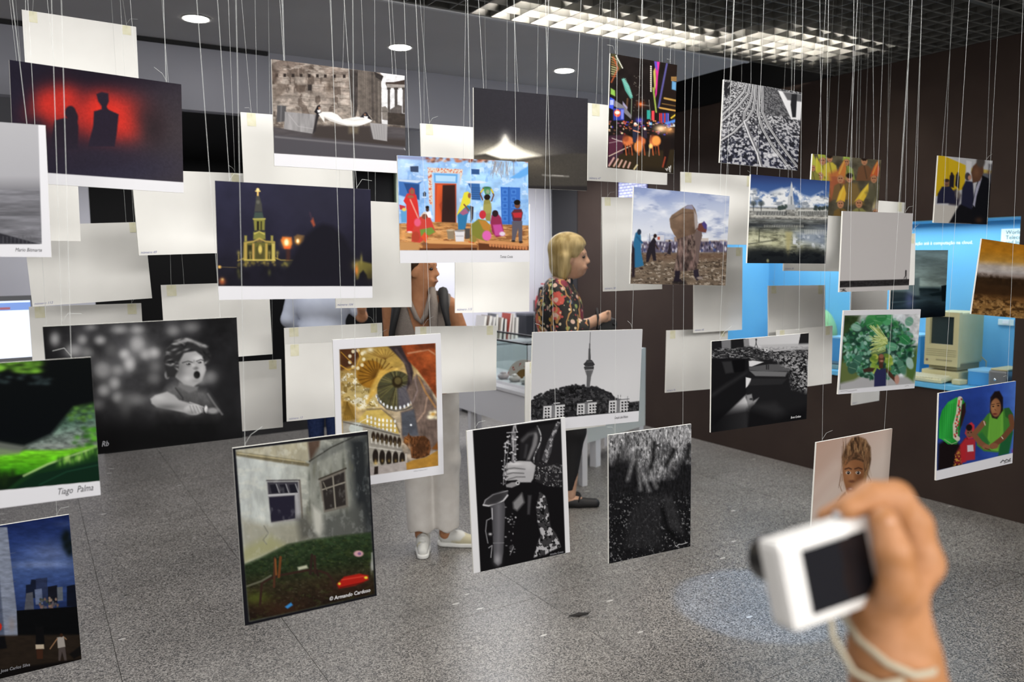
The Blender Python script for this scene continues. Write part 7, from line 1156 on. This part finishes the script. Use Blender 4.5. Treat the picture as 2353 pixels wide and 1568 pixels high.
# --- hand with a white compact camera in the foreground
_D = 0.58; _k = _D/F_PX
RC = Matrix(((_R.x,_U.x,-_fw.x),(_R.y,_U.y,-_fw.y),(_R.z,_U.z,-_fw.z)))
HO = Vector((0,0,EYE))+_fw*_D+_R*((2000-IMG_W/2)*_k)-_U*((1300-IMG_H/2)*_k)
def hp_(px,py,dz=0.0): return ((px-2000)*_k,(1300-py)*_k,-dz)
HD = tag(empty('person',HO), 'bare forearm and hand of a visitor holding up a white compact camera', 'person'); HD.rotation_euler = RC.to_euler()
K1 = .0005
def fg(pts, rs, k=.007): return [('c',hp_(*a),hp_(*b),ra,rb,k) for a,b,ra,rb in zip(pts,pts[1:],rs,rs[1:])]
hand = [('c',hp_(2110,1700,.02),hp_(2072,1520,.012),.040,.031),('c',hp_(2072,1520,.012),hp_(2066,1430,.014),.030,.0255),('c',hp_(2066,1430,.014),hp_(2082,1375,.022),.0255,.022),
  ('c',hp_(2090,1385,.030),hp_(2146,1300,.050),.019,.013),('c',hp_(2100,1390,.034),hp_(2150,1335,.056),.019,.013)]
hand += fg([(2046,1420,.004),(2056,1350,-.008),(2040,1262,-.010),(2026,1195,-.004)],[.0185,.0150,.0122,.0100],.005)
hand += fg([(2092,1378,.018),(2148,1312,.020),(2130,1222,.022),(2088,1160,.022),(2030,1156,.020),(1968,1180,.014)],[.0195,.0158,.0140,.0128,.0115,.0088],.006)
hand += fg([(2150,1290,.048),(2146,1210,.062),(2060,1205,.070),(1985,1235,.066)],[.0135,.0120,.0105,.0085],.006)
hand += fg([(2156,1318,.052),(2158,1258,.068),(2070,1265,.078),(1992,1290,.072)],[.0132,.0116,.0102,.0082],.006)
hand += fg([(2148,1350,.056),(2146,1312,.070),(2070,1325,.078),(2005,1345,.072)],[.0125,.0105,.0092,.0075],.006)
prims_mesh('body',hand,SKIN3,HD,res=.0022,k=.010)
prims_mesh('thumbnail',[('e',hp_(2027,1202,-.0128),(.0048,.0070,.0018))],mat('nail','#c08e6c',.5),HD,res=.0009)
CAMW = mat('camera_white','#e2e0dd',.3,spec=.6); SCR = mat('camera_screen','#17171b',.12)
_cy, _cr = math.radians(19), math.radians(11.0)
CMD = tag(empty('compact_camera',(0,0,0)),'white compact camera with dark screen held up in the foreground','camera')
_cc = Vector(hp_(1886,1318,.006)); CMD.location = HO+RC@_cc
RCM = RC @ Matrix.Rotation(_cr,3,'Z') @ Matrix.Rotation(_cy,3,'Y'); CMD.rotation_euler = RCM.to_euler()
box('body',(-.0385,-.0325,-.013),(.047,.0325,.013),CAMW,CMD,bevel=.006)
box('screen',(-.0205,-.0235,.0125),(.0375,.0235,.0140),SCR,CMD,bevel=.0006)
lathe('lens',[(.0215,0),(.0215,.006),(.019,.008),(.019,.034),(.017,.037),(.0,.033)],mat('lens_barrel','#141416',.3),CMD,28,M=Matrix.Translation((-.008,.004,-.012))@Matrix.Rotation(math.pi,4,'X'))
lathe('shutter_button',[(.006,0),(.006,.003),(.004,.004),(0,.004)],mat('button_grey','#b5b5b8',.3,.6),CMD,16,M=Matrix.Translation((.03,.0335,0))@Matrix.Rotation(-math.pi/2,4,'X'))
CORD = mat('cord_cream','#b9b09a',.8)
_ci = RCM.transposed()
def c2(px,py,dz): return _ci @ (HO+RC@Vector(hp_(px,py,dz))-CMD.location)
tube('wrist_cord',[c2(*p) for p in ((1920,1405,.012),(1920,1470,.005),(1945,1530,-.012),(1990,1545,-.022),(2030,1525,-.03))],.0022,CORD,CMD,n=8)
tube('wrist_cord',[c2(*p) for p in ((1968,1440,.024),(1978,1475,.002),(2010,1500,-.02),(2060,1518,-.0265),(2110,1520,-.02),(2150,1512,.0),(2165,1490,.022),(2120,1460,.046),(2030,1435,.048),(1975,1432,.034),(1968,1440,.024))],.0026,CORD,CMD,n=8)
# ------------------------------------------------------------------ exhibits in the blue niche
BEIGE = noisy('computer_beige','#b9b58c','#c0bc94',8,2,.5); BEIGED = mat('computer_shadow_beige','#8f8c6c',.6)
mc = tag(empty('vintage_computer',(5.13,2.99,0.772)),'beige vintage all-in-one computer with small dark screen in the blue niche','computer')
def face_frame(name, x0, x1, y0, y1, z0, z1, wy, wz0, wz1, m, parent):   # bezel with a window, front face at x0
    return boxes(name,[((x0,y0,z0),(x1,y1,wz0)),((x0,y0,wz1),(x1,y1,z1)),((x0,y0,wz0),(x1,wy[0],wz1)),((x0,wy[1],wz0),(x1,y1,wz1))],m,parent)
box('case',(.03,-.11,.115),(.30,.11,.452),BEIGE,mc,bevel=.012)
face_frame('front_bezel',0,.034,-.112,.112,.10,.455,(-.078,.082),.24,.425,BEIGE,mc)
box('screen',(.022,-.078,.24),(.03,.082,.425),mat('crt_glass','#2c3a3c',.15),mc)
box('screen_lip',(.004,-.078,.225),(.022,.082,.241),mat('bezel_light','#d8d6b4',.5),mc)
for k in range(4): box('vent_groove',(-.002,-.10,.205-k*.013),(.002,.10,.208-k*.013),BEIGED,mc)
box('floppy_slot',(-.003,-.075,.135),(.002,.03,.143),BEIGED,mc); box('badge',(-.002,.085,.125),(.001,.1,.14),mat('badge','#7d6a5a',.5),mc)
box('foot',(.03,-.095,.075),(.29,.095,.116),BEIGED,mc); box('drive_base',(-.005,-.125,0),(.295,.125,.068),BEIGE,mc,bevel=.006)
tube('cable',[(.28,-.10,.16),(.30,-.135,.12),(.29,-.14,.05),(.27,-.135,.006)],.004,BEIGE,mc)
kb = tag(empty('keyboard',(5.07,3.09,0.780),(0,math.radians(-6),0)),'pale beige keyboard in front of the vintage computer','keyboard')
box('case',(-.065,-.185,0),(.065,.185,.022),mat('keyboard_beige','#c5c4a0',.5),kb,bevel=.005)
KEY = mat('key_beige','#d4d2b4',.5)
bmk = bmesh.new(); add_box(bmk,(-.0085,-.0085,0),(.0085,.0085,.008)); mek = bm_mesh(bmk,'key'); mek.materials.append(KEY)
for r in range(5):
    for q in range(17):
        o = link('key',mek,None,kb); o.location = (-.046+r*.021,-.168+q*.021,.022)
ms = tag(empty('mouse',(5.09,2.835,.772)),'small boxy beige computer mouse beside the keyboard','mouse')
box('body',(-.045,-.028,0),(.045,.028,.03),BEIGE,ms,bevel=.007); box('button',(-.044,-.022,.029),(-.01,.022,.033),KEY,ms)
PLB = mat('plinth_blue','#3f8fca',.5)
for i,(x0,y0,x1,y1,h,lab) in enumerate(((5.12,2.66,5.30,2.80,.10,'low blue plinth beside the mouse'),(5.34,3.26,5.54,3.46,.27,'tall blue plinth behind the vintage computer'),(5.22,3.66,5.5,3.90,.22,'blue plinth behind the dark old keyboard'),(5.15,2.49,5.32,2.53,.08,'narrow blue plinth at the right end of the niche'))):
    e = tag(empty('plinth',((x0+x1)/2,(y0+y1)/2,.772)),lab,'plinth','blue plinths in the niche'); w,d = (x1-x0)/2,(y1-y0)/2
    box('body',(-w,-d,0),(w,d,h-.012),PLB,e); box('top',(-w-.002,-d-.002,h-.012),(w+.002,d+.002,h),mat('plinth_top','#8cc4e4',.4),e)
sq = tag(empty('old_device',(5.14,2.60,.772)),'squat grey metal device with round knob at right end of niche','device')
box('body',(-.06,-.055,0),(.06,.055,.115),mat('metal_grey','#8d8f90',.35,.7),sq,bevel=.012); box('top_cover',(-.05,-.05,.115),(.16,.05,.125),BEIGE,sq,bevel=.004)
lathe('knob',[(.008,0),(.008,.008),(.0,.009)],mat('chrome','#d8dade',.15,1),sq,14,M=Matrix.Translation((-.06,.01,.06))@Matrix.Rotation(-math.pi/2,4,'Y'))
ok = tag(empty('old_keyboard',(5.12,3.86,.772)),'dark grey-green old keyboard at the left of the niche','keyboard')
box('case',(-.07,-.15,0),(.07,.15,.03),mat('old_grey','#6a8a8c',.5),ok,bevel=.004); box('key_field',(-.055,-.14,.03),(.055,.14,.04),mat('old_dark','#3c5560',.5),ok)
gm = tag(empty('green_computer',(5.34,4.14,.772)),'rounded pale green computer shell at the left of the niche','computer')
prims_mesh('shell',[('e',(0,0,.26),(.16,.15,.17)),('e',(.05,0,.2),(.14,.13,.13))],mat('pale_green','#8fbf86',.3),gm,res=.012,k=.05); prims_mesh('stand',[('c',(0,0,.0),(0,0,.12),.07,.05)],mat('pale_green','#8fbf86',.3),gm,res=.012,cut=lambda P:-P[:,2])
WL = mat('lettering_white','#f2f6f8',.5)
def on_back(y, z, x=5.548): return Matrix(((0,0,-1,x),(-1,0,0,y),(0,1,0,z),(0,0,0,1)))
tl = text_mesh('wall_lettering','Da automação até à computação na cloud.',.0315,WL,None,on_back(3.045,1.672),align='RIGHT',bold=.0006); tag(tl,'white lettering line across the blue niche wall','lettering')
sg = tag(empty('wall_sign',(5.545,2.72,1.70)),'white sign with dark lettering high at the niche right end','sign')
box('panel',(-.004,-.14,-.055),(.004,.14,.065),mat('sign_white','#dff0ee',.4),sg)
SD = mat('sign_text','#3d6a68',.5)
for k,s in enumerate(('World','Telecom','and Info')): text_mesh('sign_text',s,.036,SD,sg,Matrix(((0,0,-1,-.006),(-1,0,0,.11),(0,1,0,.03-k*.033),(0,0,0,1))))
pl = tag(empty('wall_plate',(5.545,2.80,1.15)),'small pale plate on the blue wall right of the vintage computer','plate'); box('plate',(-.005,-.05,-.02),(.005,.05,.02),mat('sign_white','#dff0ee',.4),pl,bevel=.002); box('rocker',(-.007,-.02,-.01),(-.004,.02,.01),WL,pl)
# ------------------------------------------------------------------ shop furniture behind
WLAC = mat('white_lacquer','#dcdce0',.35)
ta = tag(empty('display_table',(3.09,5.22,0)),'long white display table with glass case behind the visitors','table')
box('top',(-.255,-.80,.675),(.255,.80,.70),WLAC,ta,bevel=.003); box('apron',(-.245,-.79,.45),(.245,.79,.675),WLAC,ta)
for sx in (-.21,.21):
    for sy in (-.76,0.1,.76): box('leg',(sx-.022,sy-.022,0),(sx+.022,sy+.022,.45),WLAC,ta)
tb_a = math.atan2(5.014-4.713,4.353-3.413)
tb = tag(empty('display_chest',(3.48,4.735,0),(0,0,tb_a)),'white panelled display chest on short legs beside the brown wall','table')
box('body',(0,.02,.21),(.915,.36,.84),WLAC,tb,bevel=.004); box('front_panel',(0,.0,.21),(.915,.02,.86),mat('white_pale','#d2d8d6',.4),tb,bevel=.003); box('top',(0,.02,.84),(.915,.36,.86),WLAC,tb)
for sx in (.235,.86,.04):
    for sy in (.03,.32): box('leg',(sx-.032,sy-.028,0),(sx+.032,sy+.028,.21),WLAC,tb)
gc = tag(empty('glass_case',(3.09,5.25,.70)),'low glass case with black top edge on the white table','display case')
GL = mat('clear_glass','#e6f2f0',.03,trans=1.0)
BLK = mat('black_frame','#151517',.4)
for lo,hi in (((-.17,-.66,.02),(-.164,.66,.31)),((.164,-.66,.02),(.17,.66,.31))): box('glass_pane',lo,hi,GL,gc)
box('base',(-.18,-.67,.0),(.18,.67,.02),WLAC,gc)
boxes('top_frame',[((-.178,-.67,.31),(-.16,.67,.322)),((.16,-.67,.31),(.178,.67,.322)),((-.178,-.67,.31),(.178,-.655,.322)),((-.178,.655,.31),(.178,.67,.322))],BLK,gc)
fn = tag(empty('folding_fan',(3.10,4.90,.722),(0,0,math.radians(-58))),'open paper folding fan with coloured flecks inside the glass case','fan')
PAPER = noisy('fan_paper','#e2d8d2','#c85a48',38,2,.8,lo=.58,hi=.64); WOODF = mat('fan_ribs','#8f6a34',.6)
for k in range(13):
    a0, a1 = math.radians(8+k*12.6), math.radians(8+(k+1)*12.6)
    def sect(name,r0,r1,m,dy):
        bm = bmesh.new(); vs = []
        for y in (dy,dy+.0015):
            vs.append([bm.verts.new((r*math.cos(a),y+(.003 if a == a0 else 0),r*math.sin(a)+.0)) for r,a in ((r0,a0),(r1,a0),(r1,a1),(r0,a1))])
        for i in range(4): bm.faces.new((vs[0][i],vs[0][(i+1)%4],vs[1][(i+1)%4],vs[1][i]))
        bm.faces.new(vs[0][::-1]); bm.faces.new(vs[1]); return link(name,bm_mesh(bm,name),m,fn)
    sect('fan_leaf',.06,.145,PAPER,0); sect('fan_rib',.006,.075,WOODF,-.003)
for i,(x,y,c,lab) in enumerate(((2.99,5.02,'#d8c8cc','pale pink trinket left of the folding fan'),(2.99,4.86,'#dcd2d0','pale round trinket before the folding fan'),(2.99,5.22,'#c8504c','red trinket at the far end of the glass case'),(3.0,4.72,'#e2dcd8','white trinket right of the folding fan'))):
    e = tag(empty('trinket',(x,y,.72)),lab,'ornament','trinkets in the glass case'); prims_mesh('bowl',[('e',(0,0,.02),(.045,.04,.024))],mat('trinket_%d'%i,c,.4),e,res=.006,cut=lambda P:.001-P[:,2]); prims_mesh('lid',[('e',(0,0,.04),(.025,.024,.016))],mat('trinket_%d'%i,c,.4),e,res=.004)
cb = tag(empty('low_cabinet',(4.32,7.25,0)),'low white cabinet carrying magazines against the white back wall','cabinet')
box('body',(-.45,-.17,.05),(.42,.17,.73),WLAC,cb); box('top',(-.46,-.18,.73),(.43,.18,.76),WLAC,cb); box('plinth',(-.43,-.15,0),(.40,.15,.05),BLK,cb)
for s in (-.225,.205): box('door',(s-.2,-.18,.08),(s+.2,-.17,.70),WLAC,cb)
_rb = random.Random(5); xx = 3.98
MAGL = ['pale upright magazine, first of the row on the low cabinet','brown upright magazine, second of the row on the low cabinet','white upright magazine, third of the row on the low cabinet','slate grey upright magazine, fourth of the row','tan upright magazine, middle of the row on the low cabinet','charcoal upright magazine right of the tan one','red upright magazine in the row on the low cabinet','cream upright magazine right of the red one','pale grey upright magazine, last before the dark box']
MAGC = ['#c9c5c0','#8f7f74','#dcdad6','#5d5f66','#b5a89a','#3c3c42','#a8483c','#d2cec6']
for i in range(9):
    t = _rb.uniform(.016,.03); hgt = _rb.uniform(.22,.28); c = MAGC[i%8]
    e = tag(empty('magazine',(xx,7.2,.762),(0,math.radians(_rb.uniform(3,10)),0)),MAGL[i],'magazine','magazines on the low cabinet')
    box('cover',(0,-.09,0),(t,.09,hgt),mat('mag_%d'%(i%8),c,.5),e); box('pages',(.002,-.092,.003),(t-.002,.088,hgt-.003),mat('paper','#e6e3da',.8),e); xx += t+.013+hgt*.06
e = tag(empty('dark_box',(4.60,7.2,.76)),'dark upright box at the end of the magazine row','box'); box('body',(-.09,-.1,0),(.09,.1,.24),mat('dark_box','#2c2e34',.5),e,bevel=.004); box('lid',(-.092,-.102,.24),(.092,.102,.262),mat('dark_box_lid','#5a5c64',.5),e)
ex = tag(empty('fire_extinguisher',(4.86,7.31,.72)),'red fire extinguisher on the white wall behind the blonde woman','fire extinguisher')
RED = mat('extinguisher_red','#b02428',.3)
lathe('cylinder',[(.075,0),(.082,.01),(.082,.42),(.07,.47),(.035,.50),(.0,.505)],RED,ex,28); lathe('neck',[(.028,.495),(.028,.535),(.0,.54)],mat('brass','#b5904a',.35,1),ex,16)
lathe('label_band',[(.0835,.16),(.0835,.30),(.0825,.305),(.0825,.155)],mat('label_blue','#8fa0c0',.5),ex,28); box('handle',(-.012,-.09,.55),(.012,.03,.575),BLK,ex,bevel=.004); box('lever',(-.01,-.10,.595),(.01,.02,.612),RED,ex,bevel=.004)
tube('hose',[(0,-.02,.54),(-.07,-.05,.56),(-.10,-.06,.45),(-.095,-.06,.22)],.011,BLK,ex); box('wall_bracket',(-.03,.06,.30),(.03,.139,.42),BLK,ex)
def poster_mat():
    m = mat('poster_blue','#2c2f7a',.5); nt = m.node_tree; N = nt.nodes.new; K = nt.links.new; tc = N('ShaderNodeTexCoord'); sp = N('ShaderNodeSeparateXYZ'); cb_ = N('ShaderNodeCombineXYZ'); b = N('ShaderNodeTexBrick')
    K(tc.outputs['Object'],sp.inputs[0]); K(sp.outputs[1],cb_.inputs[0]); K(sp.outputs[2],cb_.inputs[1]); K(cb_.outputs[0],b.inputs['Vector']); b.inputs['Scale'].default_value = 9; b.inputs['Color1'].default_value = (*srgb('#cfd4ea'),1); b.inputs['Color2'].default_value = (*srgb('#b2b9de'),1); b.inputs['Mortar'].default_value = (*srgb('#3a3a8a'),1); b.inputs['Mortar Size'].default_value = .03
    K(b.outputs[0],nt.nodes['Principled BSDF'].inputs['Base Color']); return m
po = tag(empty('wall_poster',(4.994,5.96,1.98)),'small blue and white patterned poster high on the brown wall','poster'); box('sheet',(-.004,-.20,0),(.004,.20,.42),poster_mat(),po); box('border',(-.002,-.21,-.01),(.0055,.21,.43),mat('poster_edge','#2c2f7a',.5),po)
# ------------------------------------------------------------------ monitor at the left
dk = tag(empty('desk',(-.75,5.05,0)),'pale desk under the flat monitor at the left edge','desk')
box('top',(-.8,-.4,.90),(.66,.35,.93),WLAC,dk)
for sx in (-.76,.35):
    for sy in (-.36,.31): box('leg',(sx-.025,sy-.025,0),(sx+.025,sy+.025,.90),WLAC,dk)
mo = tag(empty('flat_monitor',(-.24,4.92,.932),(0,0,math.radians(4))),'flat computer monitor showing a white page at the left edge','monitor')
MG = mat('monitor_grey','#8f9196',.4)
box('housing',(-.29,.0,.13),(.285,.045,.50),MG,mo,bevel=.004); box('front_frame',(-.29,-.012,.13),(.285,.0,.175),mat('monitor_frame','#77797e',.4),mo); box('top_frame',(-.29,-.012,.475),(.285,.0,.50),mat('monitor_frame','#77797e',.4),mo)
scr = box('screen',(-.28,-.006,.175),(.272,-.001,.475),mat('screen_lit','#dfe6f4',.3,emit='#dbe4f8',es=.9),mo)
box('page_banner',(-.28,-.0075,.425),(.272,-.0062,.465),mat('banner_lit','#7d9ad8',.3,emit='#7f9fe0',es=.7),scr); box('page_headline',(-.20,-.0085,.43),(.18,-.0076,.442),mat('headline_lit','#a86a78',.3,emit='#b0707c',es=.5),scr); box('page_column',(.10,-.0075,.18),(.24,-.0062,.415),mat('column_lit','#e8eefc',.3,emit='#eef3ff',es=.95),scr)
bmk = bmesh.new(); add_box(bmk,(-.006,-.003,-.003),(.006,0,.003)); meb = bm_mesh(bmk,'button'); meb.materials.append(BLK)
for k in range(5): o = link('button',meb,None,mo); o.location = (.12+k*.03,-.012,.15)
tube('neck',[(0,.03,.02),(0,.03,.2)],.03,BLK,mo); box('foot',(-.13,-.09,0),(.13,.11,.02),BLK,mo,bevel=.006)
# ------------------------------------------------------------------ dry leaf on the floor
lf = tag(empty('dry_leaf',(2.04,2.787,.002),(0,0,math.radians(-22))),'small dark curled leaf lying on the grey floor','leaf')
prims_mesh('blade',[('c',(-.045,0,.005),(0,.003,.007),.003,.009),('c',(0,.003,.007),(.04,0,.010),.009,.005)],mat('leaf_dark','#242120',.8),lf,res=.0025,k=.004); tube('stalk',[(.04,0,.01),(.055,.004,.016)],.0015,mat('leaf_dark','#242120',.8),lf,n=6)
